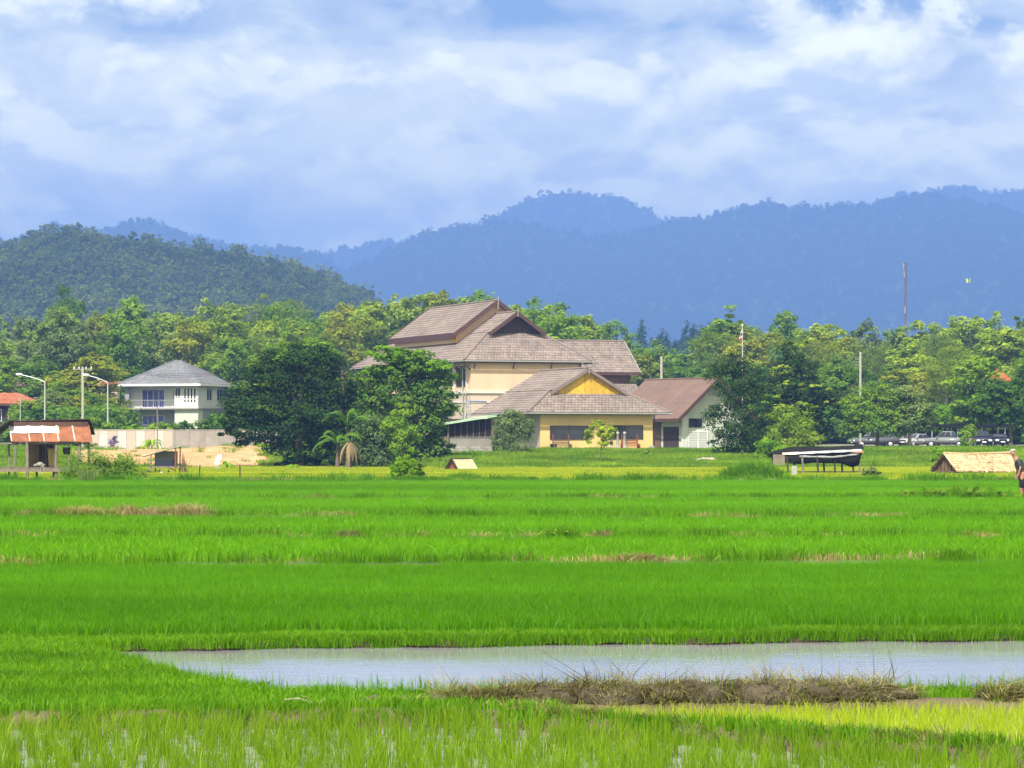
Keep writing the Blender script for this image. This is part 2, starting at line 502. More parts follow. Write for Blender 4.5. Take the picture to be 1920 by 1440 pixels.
M['mudstraw'] = leafy('muddy_straw', (0.070, 0.058, 0.024), (0.33, 0.30, 0.13), trans=0.15, gloss=0.006, rnd=0.1)
M['mud'] = solid('wet_mud', (0.075, 0.060, 0.038), 0.8, 0.35, 8.0, bump=0.03)
# ------------------------------------------------------------------ ground
def near_dike(x):      # low bund between the two flooded plots
    return np.interp(x, [-8, -3.73, -1.11, -0.24, 0.54, 1.62, 2.49, 3.3, 7], [22.2, 22.4, 22.6, 22.7, 21.95, 21.05, 20.35, 19.75, 17.5])
def clod_line(x):      # raised dike of dug clods
    return np.interp(x, [-1.4, -0.45, 0.17, 1.42, 2.7, 4.04, 9], [22.85, 23.15, 23.45, 23.55, 23.7, 23.75, 24.1])
def pond_far(x):
    return np.interp(x, [-12, -4.4, -1.7, 1.7, 5.3, 12], [30.1, 30.3, 30.9, 31.5, 32.1, 33.2]) + 0.10 * np.sin(x * 2.3) + 0.06 * np.sin(x * 5.1 + 1)
def pond_near(x):
    return np.interp(x, [-12, -4.4, -3.75, -3.1, -2.2, -1.35, -0.1, 1.4, 4.2, 12], [30.6, 30.4, 28.6, 26.8, 25.0, 24.3, 24.15, 24.35, 24.5, 24.8]) + 0.05 * np.sin(x * 4.1)
DIKES = [48.0, 60.0, 76.0, 101.0, 146.0]      # field bunds further out
def dike_y(k, x):
    return DIKES[k] + [0.03, -0.02, 0.015, -0.03, 0.0][k] * x + 0.5 * np.sin(x * 0.21 + k * 1.7)
def ground_z(x, y):
    x = np.asarray(x, float); y = np.asarray(y, float)
    z = np.zeros(np.broadcast(x, y).shape)
    pf, pn = pond_far(x), pond_near(x)
    inside = np.minimum(pf - y, y - pn)
    z = z - 0.40 * sstep(0.0, 0.16, inside)
    nd = near_dike(x)
    cl = clod_line(x)
    z = z - 0.13 * sstep(0.12, 0.35, nd - y)                                  # near plot
    wedge = np.minimum(cl - 0.25 - y, y - nd - 0.12) * (x > -0.6)
    z = z - 0.11 * sstep(0.0, 0.2, wedge)
    z = z + 0.05 * np.exp(-((y - nd) / 0.14) ** 2)
    z = z + 0.03 * np.exp(-((y - cl) / 0.25) ** 2) * sstep(-1.6, -0.8, x)
    for k in range(len(DIKES)):
        z = z + [0.16, 0.17, 0.20, 0.22, 0.26][k] * np.exp(-((y - dike_y(k, x)) / 0.55) ** 2)
    fx = np.where(y > 1, x / np.maximum(y, 1) * F + 960, 960)
    start = np.interp(fx, [0, 120, 400, 500, 790, 850, 1500, 1600, 1920], [214, 220, 228, 237, 237, 214, 222, 230, 232])
    run = np.interp(fx, [0, 790, 860, 1540, 1600], [42, 42, 66, 66, 42])
    bank = 1.27 * sstep(0, 1, (y - start) / run)
    bank = bank + np.interp(fx, [0, 330, 420, 500, 640], [0.1, 0.15, 0.45, 0.45, 0.0]) * sstep(238, 276, y) * (1 - sstep(300, 330, y))
    z = z + bank
    z = z + np.interp(y, [0, 300, 340, 400, 600, 900, 1300, 9000], [0, 0, 0.3, 1.8, 4.5, 8, 24, 26])
    return z
def seq(parts):
    out = []
    for a, b, st in parts:
        out += list(np.arange(a, b, st))
    return np.array(out)
gxs = np.concatenate([-np.geomspace(9, 5200, 48)[::-1], np.arange(-8.8, 8.81, 0.14), np.geomspace(9, 5200, 48)])
gys = np.concatenate([seq([(-60, 14, 6.0), (14, 34, 0.11), (34, 160, 0.45), (160, 330, 2.0), (330, 900, 15.0), (900, 10801, 300.0)])])
GX, GY = np.meshgrid(gxs, gys)
GZ = ground_z(GX, GY)
nx, ny = len(gxs), len(gys)
V = np.stack([GX, GY, GZ], -1).reshape(-1, 3)
idx = np.arange(nx * ny).reshape(ny, nx)
Q = np.stack([idx[:-1, :-1], idx[:-1, 1:], idx[1:, 1:], idx[1:, :-1]], -1).reshape(-1, 4)
gme = np_mesh('ground', V, Q, smooth=True)
# what the soil itself is: mud in the plots, earth on the building site, turf elsewhere
x_, y_ = V[:, 0], V[:, 1]
px_ = np.where(y_ > 1, x_ / np.maximum(y_, 1) * F + 960, 960)
colr = np.tile(np.array([0.055, 0.085, 0.018]), (len(V), 1))
paddy = (y_ < 242) & (y_ > 33)
colr[paddy] = (0.055, 0.105, 0.012)
mudr = (y_ <= 33.5)
colr[mudr] = (0.105, 0.085, 0.05)
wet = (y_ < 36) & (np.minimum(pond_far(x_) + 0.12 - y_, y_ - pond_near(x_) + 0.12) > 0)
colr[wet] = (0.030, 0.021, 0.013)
lawn = (GZ.ravel() > 0.05) & (y_ >= 212) & (y_ < 330)
colr[lawn] = (0.075, 0.135, 0.022)
dirt = ((px_ > 110) & (px_ < 520) & (y_ > 232) & (y_ < 296))
colr[dirt] = (0.47, 0.29, 0.14)
road = ((px_ > 1500) & (y_ > 318) & (y_ < 352))
colr[road] = (0.24, 0.22, 0.18)
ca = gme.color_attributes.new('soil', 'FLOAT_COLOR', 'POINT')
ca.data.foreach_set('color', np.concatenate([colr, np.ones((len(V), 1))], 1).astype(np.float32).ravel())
m, nt, out = nodes_of('ground_soil')
p = nt.nodes.new('ShaderNodeBsdfPrincipled')
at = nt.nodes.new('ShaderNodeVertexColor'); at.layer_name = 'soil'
f1 = nz_world(nt, 0.9, 6, 0.65)
k1 = ramp(nt, f1, [(0.3, (0.62, 0.60, 0.58)), (0.7, (1.30, 1.28, 1.2))])
f2 = nz_world(nt, 0.12, 4, 0.6)
k2 = ramp(nt, f2, [(0.35, (0.85, 0.80, 0.75)), (0.65, (1.12, 1.1, 1.1))])
c = mixc(nt, 1.0, at.outputs[0], k1, 'MULTIPLY')
c = mixc(nt, 1.0, c, k2, 'MULTIPLY')
nt.links.new(c, p.inputs['Base Color'])
p.inputs['Roughness'].default_value = 0.9
nt.links.new(bumpn(nt, nz_world(nt, 7.0, 5, 0.6), 0.5, 0.04), p.inputs['Normal'])
nt.links.new(p.outputs[0], out.inputs['Surface'])
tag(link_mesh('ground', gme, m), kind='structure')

# water: the pond and the film standing in the near plots
def water_mat(name, deep, rip):
    m, nt, out = nodes_of(name)
    p = nt.nodes.new('ShaderNodeBsdfPrincipled')
    f = nz_world(nt, 0.5, 3, 0.5, (0.3, 1, 1))
    c = ramp(nt, f, [(0.3, tuple(x * 0.85 for x in deep)), (0.7, tuple(x * 1.15 for x in deep))])
    nt.links.new(c, p.inputs['Base Color'])
    p.inputs['Roughness'].default_value = 0.08
    p.inputs['IOR'].default_value = 1.34
    p.inputs['Specular IOR Level'].default_value = 0.5
    nt.links.new(bumpn(nt, nz_world(nt, 5.0, 3, 0.55, (0.5, 1.2, 1)), 0.35, rip), p.inputs['Normal'])
    nt.links.new(p.outputs[0], out.inputs['Surface'])
    return m
def sheet(name, xs, y0f, y1f, z, mat, nyy=8):
    xs = np.array(xs)
    ts = np.linspace(0, 1, nyy)
    y0, y1 = y0f(xs), y1f(xs)
    YY = y0[None, :] + (y1 - y0)[None, :] * ts[:, None]
    XX = np.repeat(xs[None, :], nyy, 0)
    V = np.stack([XX, YY, np.full_like(XX, z)], -1).reshape(-1, 3)
    n_ = len(xs)
    idx = np.arange(n_ * nyy).reshape(nyy, n_)
    Q = np.stack([idx[:-1, :-1], idx[:-1, 1:], idx[1:, 1:], idx[1:, :-1]], -1).reshape(-1, 4)
    return tag(link_mesh(name, np_mesh(name, V, Q), mat), kind='structure')
WM = water_mat('pond_water', (0.25, 0.25, 0.265), 0.006)
sheet('pond_water', np.linspace(-4.4, 11, 90), lambda x: pond_near(x) - 0.2, lambda x: pond_far(x) + 0.2, -0.065, WM)
WM2 = water_mat('paddy_water_film', (0.30, 0.30, 0.28), 0.012)
sheet('paddy_water', np.linspace(-7, 7, 80), lambda x: np.full_like(x, 14.5), lambda x: near_dike(x) - 0.06, -0.075, WM2)
sheet('paddy_water', np.linspace(-0.5, 8, 60), lambda x: near_dike(x) + 0.06, lambda x: clod_line(x) - 0.1, -0.065, WM2)

# ------------------------------------------------------------------ scatter (for what nobody could count)
def variants(name, meshes, mat):
    c = bpy.data.collections.new(name)
    for i, me in enumerate(meshes):
        if not me.materials:
            me.materials.append(mat)
        o = bpy.data.objects.new('%s_%d' % (name, i), me)
        c.objects.link(o)
    return c
def scatter(name, label, cat, pts, coll, smin=0.9, smax=1.1, quarter=False, scales=None, tilt=0.0):
    n = len(pts)
    me = bpy.data.meshes.new(name)
    me.vertices.add(n)
    me.vertices.foreach_set('co', np.ascontiguousarray(pts, dtype=np.float32).ravel())
    yaw = rng.integers(0, 4, n) * (math.pi / 2) if quarter else rng.uniform(0, 2 * math.pi, n)
    rot = np.stack([rng.normal(0, tilt, n) if tilt else np.zeros(n), rng.normal(0, tilt, n) if tilt else np.zeros(n), yaw], -1)
    sc = scales if scales is not None else rng.uniform(smin, smax, n)
    if np.ndim(sc) == 1:
        sc = np.repeat(np.asarray(sc)[:, None], 3, 1)
    a = me.attributes.new('rot', 'FLOAT_VECTOR', 'POINT'); a.data.foreach_set('vector', rot.astype(np.float32).ravel())
    a = me.attributes.new('scl', 'FLOAT_VECTOR', 'POINT'); a.data.foreach_set('vector', np.ascontiguousarray(sc, dtype=np.float32).ravel())
    a = me.attributes.new('pick', 'INT', 'POINT'); a.data.foreach_set('value', rng.integers(0, len(coll.objects), n).astype(np.int32))
    me.update()
    o = link_mesh(name, me)
    g = bpy.data.node_groups.new('scatter_' + name, 'GeometryNodeTree')
    g.interface.new_socket('Geometry', in_out='INPUT', socket_type='NodeSocketGeometry')
    g.interface.new_socket('Geometry', in_out='OUTPUT', socket_type='NodeSocketGeometry')
    gi = g.nodes.new('NodeGroupInput'); go = g.nodes.new('NodeGroupOutput')
    iop = g.nodes.new('GeometryNodeInstanceOnPoints')
    ci = g.nodes.new('GeometryNodeCollectionInfo')
    ci.inputs['Collection'].default_value = coll
    ci.inputs['Separate Children'].default_value = True
    ci.inputs['Reset Children'].default_value = True
    def attr(nm, dt):
        q = g.nodes.new('GeometryNodeInputNamedAttribute'); q.data_type = dt
        q.inputs['Name'].default_value = nm
        return [s for s in q.outputs if s.enabled and s.name == 'Attribute'][0]
    g.links.new(gi.outputs[0], iop.inputs['Points'])
    g.links.new(ci.outputs[0], iop.inputs['Instance'])
    iop.inputs['Pick Instance'].default_value = True
    g.links.new(attr('pick', 'INT'), iop.inputs['Instance Index'])
    g.links.new(attr('rot', 'FLOAT_VECTOR'), iop.inputs['Rotation'])
    g.links.new(attr('scl', 'FLOAT_VECTOR'), iop.inputs['Scale'])
    g.links.new(iop.outputs[0], go.inputs[0])
    md = o.modifiers.new('scatter', 'NODES')
    md.node_group = g
    return tag(o, label, cat, kind='stuff')

def blades(n, sx, sy, h0, h1, w, lean=0.25, clump=None, curl=0.5, base=(0, 0), dome=0.0, tsd=0.25):
    """n grass blades: a quad and a tip each, leaning and curling"""
    if clump:
        bx, by = rng.normal(0, clump, n), rng.normal(0, clump, n)
    else:
        bx, by = rng.uniform(-sx / 2, sx / 2, n), rng.uniform(-sy / 2, sy / 2, n)
    h = rng.uniform(h0, h1, n)
    if dome:
        h = h * np.clip(1 - dome * ((2 * bx / sx) ** 2 + (2 * by / sy) ** 2), 0.12, 1)
    az = rng.uniform(0, 2 * math.pi, n)
    if clump:
        az = np.arctan2(by, bx) + rng.normal(0, 0.7, n)
    ln = np.abs(rng.normal(0, lean, n)) * h
    dx, dy = np.cos(az), np.sin(az)
    fa = rng.uniform(0, 2 * math.pi, n)
    wx, wy = np.cos(fa) * w / 2, np.sin(fa) * w / 2
    z0 = np.full(n, -0.02)
    b = np.stack([bx + base[0], by + base[1], z0], -1)
    m_ = np.stack([bx + base[0] + dx * ln * 0.35, by + base[1] + dy * ln * 0.35, h * 0.62], -1)
    t = np.stack([bx + base[0] + dx * ln * (1 + curl * 0.4), by + base[1] + dy * ln * (1 + curl * 0.4), h * (1 - curl * 0.12)], -1)
    W = np.stack([wx, wy, np.zeros(n)], -1)
    V = np.stack([b - W, b + W, m_ + W * 0.85, m_ - W * 0.85, t], 1).reshape(-1, 3)
    o = np.arange(n)[:, None] * 5
    T = np.concatenate([o + np.array([[0, 1, 2]]), o + np.array([[0, 2, 3]]), o + np.array([[3, 2, 4]])])
    tone = np.repeat(np.clip(rng.normal(0.5, tsd, n), 0, 1), 5)
    return V, T, tone
def blade_mesh(name, *a, **k):
    V, T, t = blades(*a, **k)
    return np_mesh(name, V, T, t)
def region(n_per_m2, x0f, x1f, y0, y1, cond=None, z=None):
    """random points between two depths inside a fan; cond(x,y)->bool"""
    A = 0.5 * ((x1f(y0) - x0f(y0)) + (x1f(y1) - x0f(y1))) * (y1 - y0)
    n = int(A * n_per_m2 * 1.2)
    y = np.sqrt(rng.uniform(0, 1, n) * (y1 ** 2 - y0 ** 2) + y0 ** 2)
    t = rng.uniform(0, 1, n)
    x = x0f(y) + (x1f(y) - x0f(y)) * t
    if cond is not None:
        k = cond(x, y)
        x, y = x[k], y[k]
    return np.stack([x, y, ground_z(x, y) if z is None else np.full_like(x, z)], -1)
fan0 = lambda y: -0.20 * y - 0.6
fan1 = lambda y: 0.20 * y + 0.6
def jgrid(step, y0, y1, cond=None, jit=0.2):
    """jittered grid of points in the fan"""
    pts = []
    ys = np.arange(y0, y1, step)
    for yy in ys:
        xs = np.arange(fan0(yy), fan1(yy), step)
        pts.append(np.stack([xs, np.full_like(xs, yy)], -1))
    P_ = np.concatenate(pts)
    P_ = P_ + rng.normal(0, jit * step, P_.shape)
    x, y = P_[:, 0], P_[:, 1]
    if cond is not None:
        k = cond(x, y)
        x, y = x[k], y[k]
    return np.stack([x, y, ground_z(x, y)], -1)
def off_dikes(x, y, wd=0.55):
    ok = np.ones_like(x, bool)
    for k in range(len(DIKES)):
        ok &= np.abs(y - dike_y(k, x)) > wd
    return ok

# near plot: rice standing in water, in hills
hills = variants('rice_hill', [blade_mesh('rice_hill', 18, 0, 0, 0.16, 0.30, 0.0062, 0.24, clump=0.02) for _ in range(7)], M['rice_near'])
pts = jgrid(0.15, 16.5, 23.2, lambda x, y: y < near_dike(x) - 0.16, 0.22)
keep = rng.uniform(0, 1, len(pts)) < 0.80
pts = pts[keep]; pts[:, 2] = -0.11
scatter('rice_grass', 'olive green young rice standing in shallow water at the picture bottom', 'rice', pts, hills, 0.75, 1.15, tilt=0.05)
# pale plot behind the low bund
hills2 = variants('pale_rice_hill', [blade_mesh('pale_rice_hill', 18, 0, 0, 0.10, 0.19, 0.006, 0.22, clump=0.022) for _ in range(6)], M['rice_pale'])
pts = jgrid(0.12, 17.5, 24.6, lambda x, y: (y > near_dike(x) + 0.16) & (y < clod_line(x) - 0.30) & (x > -0.2), 0.22)
pts[:, 2] = -0.10
scatter('rice_grass', 'pale yellow green rice seedlings in the wedge below the clod dike', 'rice', pts, hills2, 0.8, 1.1, tilt=0.05)
# turf strip by the pond, its left shore, and the tops of the bunds
turf = variants('turf_tuft', [blade_mesh('turf_tuft', 110, 0.26, 0.26, 0.035, 0.095, 0.007, 0.4) for _ in range(6)], M['grass'])
def strip(x, y):
    a = (y > near_dike(x) + 0.05) & (y < pond_near(x) + 0.15) & ~((y < clod_line(x) + 0.05) & (x > -0.35))
    b = (np.abs(y - near_dike(x) + 0.06) < 0.24) & (rng.uniform(0, 1, len(x)) < 0.92)
    return a | b
pts = jgrid(0.17, 17, 30.6, strip, 0.3)
scatter('turf_grass', 'bright short grass strip between the pond and the near rice plot', 'grass', pts, turf, 0.8, 1.25)
# ragged taller grass along the water
edge = variants('edge_tuft', [blade_mesh('edge_tuft', 12, 0, 0, 0.08, 0.22, 0.005, 0.25, clump=0.05) for _ in range(6)], M['grass'])
ex = np.concatenate([rng.uniform(-4.2, 1.3, 160), rng.uniform(-1.2, 0.25, 120), rng.uniform(2.4, 5.0, 200)])
ey = pond_near(ex) + rng.normal(-0.03, 0.10, len(ex))
scatter('shore_grass', 'taller ragged grass along the near edge of the pond', 'grass', np.stack([ex, ey, ground_z(ex, ey)], -1), edge, 0.5, 1.05)
fx = rng.uniform(-5.5, 7.5, 2600); fy = pond_far(fx) + rng.uniform(-0.06, 0.75, len(fx))
dk = variants('bank_tuft', [blade_mesh('bank_tuft', 40, 0, 0, 0.04, 0.11, 0.008, 0.7, clump=0.07) for _ in range(5)], M['grass'])
scatter('bank_grass', 'dark grass fringe overhanging the far bank of the pond', 'grass', np.stack([fx, fy, ground_z(fx, fy) - 0.02], -1), dk, 0.7, 1.2)

# fields beyond the pond
fld1 = variants('rice_patch', [blade_mesh('rice_patch', 900, 0.86, 0.86, 0.13, 0.22, 0.0075, 0.40, tsd=0.15) for _ in range(6)], M['rice_mid'])
pts = jgrid(0.78, 30.0, 49, lambda x, y: (y > pond_far(x) + 0.75) & (y < dike_y(0, x)) & off_dikes(x, y, 0.7), 0.06)
scatter('rice_grass', 'lush green rice field between the pond and the first bund', 'rice', pts, fld1, 0.92, 1.1, quarter=True)
fld2 = variants('rice_patch_far', [blade_mesh('rice_patch_far', 420, 1.3, 1.3, 0.18, 0.30, 0.020, 0.35, tsd=0.15) for _ in range(5)], M['rice_far'])
pts = jgrid(1.15, 48.4, 146, lambda x, y: (y > dike_y(0, x)) & off_dikes(x, y, 0.85), 0.08)
scatter('rice_grass', 'bright green rice plots divided by low straw-strewn bunds', 'rice', pts, fld2, 0.92, 1.12, quarter=True)
fld3 = variants('rice_patch_yellow', [blade_mesh('rice_patch_yellow', 340, 1.9, 1.9, 0.11, 0.22, 0.04, 0.2) for _ in range(5)], M['rice_yellow'])
pts = jgrid(1.65, 147.5, 240, lambda x, y: ground_z(x, y) < 0.06, 0.08)
scatter('rice_grass', 'yellowing rice plot in front of the houses', 'rice', pts, fld3, 0.9, 1.1, quarter=True)

# bunds: straw and weeds on top
drytuft = variants('dry_tuft', [blade_mesh('dry_tuft', 40, 0, 0, 0.05, 0.15, 0.010, 1.0, clump=0.14) for _ in range(5)], M['straw'])
weedtuft = variants('weed_tuft', [blade_mesh('weed_tuft', 50, 0, 0, 0.08, 0.22, 0.014, 0.5, clump=0.14) for _ in range(5)], M['grass'])
dp, wp = [], []
for k in range(len(DIKES)):
    L_ = DIKES[k] * 0.4 + 2
    n = int(L_ * [9, 8, 8, 6, 7][k])
    x = rng.uniform(-L_ / 2, L_ / 2, n)
    y = dike_y(k, x) + rng.normal(0, 0.22, n)
    # straw lies in stretches
    st = np.sin(x * 0.55 + k * 2.1) + np.sin(x * 1.3 + k) + rng.normal(0, 0.7, n)
    s_ = st > [0.6, 0.8, 1.0, 1.5, 1.2][k]
    q = np.stack([x, y, ground_z(x, y)], -1)
    dp.append(q[s_]); wp.append(q[~s_])
scatter('bund_straw_litter', 'dry straw strewn along the tops of the field bunds', 'straw', np.concatenate(dp), drytuft, 0.5, 1.2)
wx_ = rng.uniform(-30, 30, 420); wy_ = dike_y(4, wx_) + rng.normal(1.0, 1.1, 420)
scatter('bund_weeds', 'rank green weeds along the far bund before the yellowing plot', 'weeds', np.stack([wx_, wy_, ground_z(wx_, wy_)], -1), weedtuft, 1.0, 2.6)
scatter('bund_weeds', 'green weeds growing on the field bunds', 'weeds', np.concatenate(wp), weedtuft, 0.6, 1.3)

lxx, lyy = [], []
for yk, am in ((163, 0.5), (178, 0.8), (196, 0.7)):
    x = rng.uniform(-0.2 * yk, 0.2 * yk, 160)
    lxx.append(x); lyy.append(yk + am * np.sin(x * 0.13 + yk) + rng.normal(0, 0.25, 160))
lxx, lyy = np.concatenate(lxx), np.concatenate(lyy)
scatter('plot_edge_weeds', 'thin darker weed lines dividing the yellowing plot', 'weeds', np.stack([lxx, lyy, ground_z(lxx, lyy)], -1), weedtuft, 0.9, 1.6)
# banks and lawn before the houses
lawnp = variants('lawn_patch', [blade_mesh('lawn_patch', 260, 2.1, 2.1, 0.10, 0.34, 0.045, 0.4) for _ in range(5)], M['lawn'])
def on_lawn(x, y):
    q = x / y * F + 960
    dirt_ = (q > 130) & (q < 505) & (y > 234)
    edge_ = ground_z(x, y) > 0.05
    houses = ((q > 985) & (q < 1350) & (y > 283)) | ((q > 640) & (q <= 985) & (y > 292))
    return edge_ & ~dirt_ & ~houses & ~((q > 1500) & (y > 316))
pts = jgrid(1.7, 212, 330, on_lawn, 0.1)
scatter('lawn_grass', 'rough green grass on the bank below the houses', 'grass', pts, lawnp, 0.8, 1.3)
pts = region(0.10, lambda y: -0.2 * y, lambda y: 0.2 * y, 216, 300, on_lawn)
scatter('lawn_weeds', 'taller weed tufts dotted over the bank', 'weeds', pts, weedtuft, 1.2, 3.0)
# sparse weeds on the bare earth
pts = region(0.05, lambda y: (130 - 960) / F * y, lambda y: (505 - 960) / F * y, 232, 284)
scatter('sparse_weeds', 'thin weeds on the bare orange earth by the concrete wall', 'weeds', pts, weedtuft, 1.0, 2.4)

# ------------------------------------------------------------------ mountains and hill
def bumpy(x, seed, amp, l0):
    r_ = np.random.default_rng(seed)
    out = np.zeros_like(x)
    for k in range(6):
        out += amp * 0.55 ** k * np.sin(x / l0 * 2.1 ** k * 2 * math.pi + r_.uniform(0, 6.28))
    return out
def ridge_terrain(name, prof, Y, depth_f, depth_b, seed, mat, base_z=20.0, nx=220, nyf=26, spur=0.10):
    """a ridge whose skyline follows prof (px, py) at distance Y; slopes fall to both sides with spurs"""
    pxs = np.array([a for a, b in prof], float); pys = np.array([b for a, b in prof], float)
    xs = np.linspace(X(pxs[0], Y), X(pxs[-1], Y), nx)
    top = np.interp(xs / Y * F + 960, pxs, EYE + (HOR - pys) / F * Y)
    top = top + bumpy(xs, seed, 0.006 * Y * 0.25, 0.12 * Y)
    ts = np.concatenate([np.linspace(-1, 0, nyf), np.linspace(0, 1, 10)[1:]])
    rows = []
    r_ = np.random.default_rng(seed + 5)
    ph = r_.uniform(0, 6.28, 4)
    for t in ts:
        if t <= 0:
            yy = Y + t * depth_f
            fall = (1 + t) ** 1.25 if t > -1 else 0.0
        else:
            yy = Y + t * depth_b
            fall = (1 - t) ** 1.2
        sp = spur * (np.sin(xs / (0.05 * Y) + ph[0] + 2.0 * t) + 0.6 * np.sin(xs / (0.023 * Y) + ph[1] - 3 * t) + 0.4 * np.sin(xs / (0.012 * Y) + ph[2])) * math.sin(math.pi * min(1, abs(t) * 1.0)) * (1 if abs(t) < 1 else 0)
        zz = base_z + (top - base_z) * np.clip(fall + sp * fall * 1.2, 0, 0.985 if t != 0 else 1)
        rows.append(np.stack([xs, np.full_like(xs, yy), zz], -1))
    V = np.concatenate(rows)
    n1 = len(ts)
    idx = np.arange(nx * n1).reshape(n1, nx)
    Q = np.stack([idx[:-1, :-1], idx[:-1, 1:], idx[1:, 1:], idx[1:, :-1]], -1).reshape(-1, 4)
    o = link_mesh(name, np_mesh(name, V, Q, smooth=True), mat)
    tag(o, kind='structure')
    return np.stack(rows)          # (n1, nx, 3)
def on_terrain(G, n, tmin=0.0, tmax=1.0):
    n1, nx_, _ = G.shape
    i = rng.uniform(tmin * (n1 - 1.001), tmax * (n1 - 1.001), n)
    j = rng.uniform(0, nx_ - 1.001, n)
    i0, j0 = i.astype(int), j.astype(int)
    a, b = (i - i0)[:, None], (j - j0)[:, None]
    return (G[i0, j0] * (1 - a) * (1 - b) + G[i0 + 1, j0] * a * (1 - b) + G[i0, j0 + 1] * (1 - a) * b + G[i0 + 1, j0 + 1] * a * b)
M['mount_soil'] = solid('mountain_soil', (0.022, 0.040, 0.013), 0.95, 0.3, 0.004)
PEAK = [(300, 640), (430, 560), (520, 510), (560, 495), (640, 466), (700, 452), (760, 442), (830, 437), (900, 424), (940, 410), (970, 396), (1030, 377), (1060, 372), (1130, 368), (1160, 373), (1190, 389), (1235, 412), (1300, 440), (1400, 450), (1560, 420), (1650, 392), (1700, 374), (1740, 363), (1800, 355), (1850, 367), (1890, 364), (1960, 362), (2100, 380), (2300, 420)]
RIDGE = [(350, 660), (500, 590), (600, 530), (673, 502), (760, 464), (820, 440), (880, 427), (920, 426), (1000, 434), (1060, 444), (1100, 451), (1140, 444), (1190, 428), (1240, 415), (1300, 409), (1380, 399), (1450, 391), (1500, 393), (1540, 400), (1600, 398), (1660, 393), (1700, 387), (1750, 377), (1800, 373), (1850, 380), (1900, 396), (1980, 410), (2200, 440)]
BLUEHILL = [(-300, 520), (-150, 480), (0, 462), (40, 445), (100, 419), (150, 421), (200, 428), (235, 420), (275, 414), (330, 432), (380, 452), (450, 470), (520, 478), (580, 494), (640, 520), (720, 560), (800, 640)]
HILL = [(-420, 480), (-250, 455), (-100, 458), (0, 466), (60, 462), (100, 452), (150, 448), (190, 446), (240, 460), (310, 458), (370, 472), (430, 480), (480, 502), (560, 524), (620, 542), (680, 562), (710, 584), (740, 620), (790, 680), (850, 770)]
g_peak = ridge_terrain('mountain', PEAK, 9000.0, 1300, 500, 3, M['mount_soil'])
g_ridge = ridge_terrain('mountain', RIDGE, 7200.0, 2500, 600, 8, M['mount_soil'])
g_blue = ridge_terrain('mountain', BLUEHILL, 7400.0, 2200, 700, 14, M['mount_soil'])
g_hill = ridge_terrain('hill', HILL, 1750.0, 560, 300, 21, M['mount_soil'], nx=160)

# ------------------------------------------------------------------ foliage shapes
def leaf_cloud(name, lobes, n, leaf, sub=0.30, nsub=None, flat=0.65, up=0.7, aspect=0.55, inner=0.35, droop=0.0, tone_mid=0.45, r_=None):
    """leaves gathered in sub-clumps over the lobes (cx,cy,cz,rx,ry,rz) of a crown"""
    r_ = r_ or rng
    L = np.array(lobes, float)
    area = L[:, 3] * L[:, 4] + L[:, 3] * L[:, 5] + L[:, 4] * L[:, 5]
    nsub = nsub or max(20, int(n / 60))
    li = r_.choice(len(L), nsub, p=area / area.sum())
    d = r_.normal(0, 1, (nsub, 3)); d[:, 2] += 0.25
    d /= np.linalg.norm(d, axis=1)[:, None]
    rad = np.where(r_.uniform(0, 1, nsub) < inner, r_.uniform(0.35, 0.8, nsub), r_.uniform(0.82, 1.06, nsub))
    C = L[li, :3] + d * L[li, 3:] * rad[:, None]
    size = sub * np.minimum(np.minimum(L[li, 3], L[li, 4]), L[li, 5]) * r_.uniform(0.6, 1.5, nsub)
    st = np.clip(r_.normal(tone_mid, 0.17, nsub), 0, 1)
    si = r_.integers(0, nsub, n)
    off = r_.normal(0, 1, (n, 3))
    off /= np.linalg.norm(off, axis=1)[:, None]
    off *= (r_.uniform(0, 1, n) ** 0.5)[:, None]
    off[:, 2] *= flat
    c = C[si] + off * size[si][:, None] * 1.25
    nrm = off * 0.6 + d[si] * 0.5 + np.array([0, 0, up]) + r_.normal(0, 0.45, (n, 3))
    nrm /= np.linalg.norm(nrm, axis=1)[:, None]
    t = np.cross(nrm, r_.normal(0, 1, (n, 3)))
    t /= np.linalg.norm(t, axis=1)[:, None]
    t[:, 2] -= droop
    t /= np.linalg.norm(t, axis=1)[:, None]
    b = np.cross(nrm, t)
    b /= np.maximum(1e-6, np.linalg.norm(b, axis=1))[:, None]
    ln = leaf * r_.uniform(0.65, 1.35, n)[:, None]
    wd = ln * aspect
    V = np.stack([c - t * ln / 2, c + b * wd / 2 - t * ln * 0.08, c + t * ln / 2, c - b * wd / 2 - t * ln * 0.08], 1).reshape(-1, 3)
    Q = np.arange(n * 4).reshape(n, 4)
    tone = np.repeat(np.clip(st[si] + r_.normal(0, 0.13, n), 0, 1), 4)
    return np_mesh(name, V, Q, tone)
def round_lobes(w, h, n=9, base=0.0, flat=0.8, spread=0.62, r_=None):
    """lobes that fill a crown w wide and h high from z=base up"""
    r_ = r_ or rng
    out = [(0, 0, base + h * 0.5, w * 0.30, w * 0.30, h * 0.36)]
    for i in range(n):
        a = 2 * math.pi * i / n * 1.618 + r_.uniform(-0.4, 0.4)
        t = (i + 0.5) / n
        zz = base + h * (0.16 + 0.68 * t)
        prof = math.sin(math.pi * (0.24 + 0.54 * t)) ** 0.6
        rr = w * 0.5 * spread * prof * r_.uniform(0.75, 1.12)
        s_ = w * r_.uniform(0.17, 0.26)
        out.append((math.cos(a) * rr, math.sin(a) * rr, zz, s_, s_, s_ * flat))
    out.append((r_.uniform(-.08, .08) * w, 0, base + h * 0.86, w * 0.19, w * 0.19, h * 0.14))
    return out
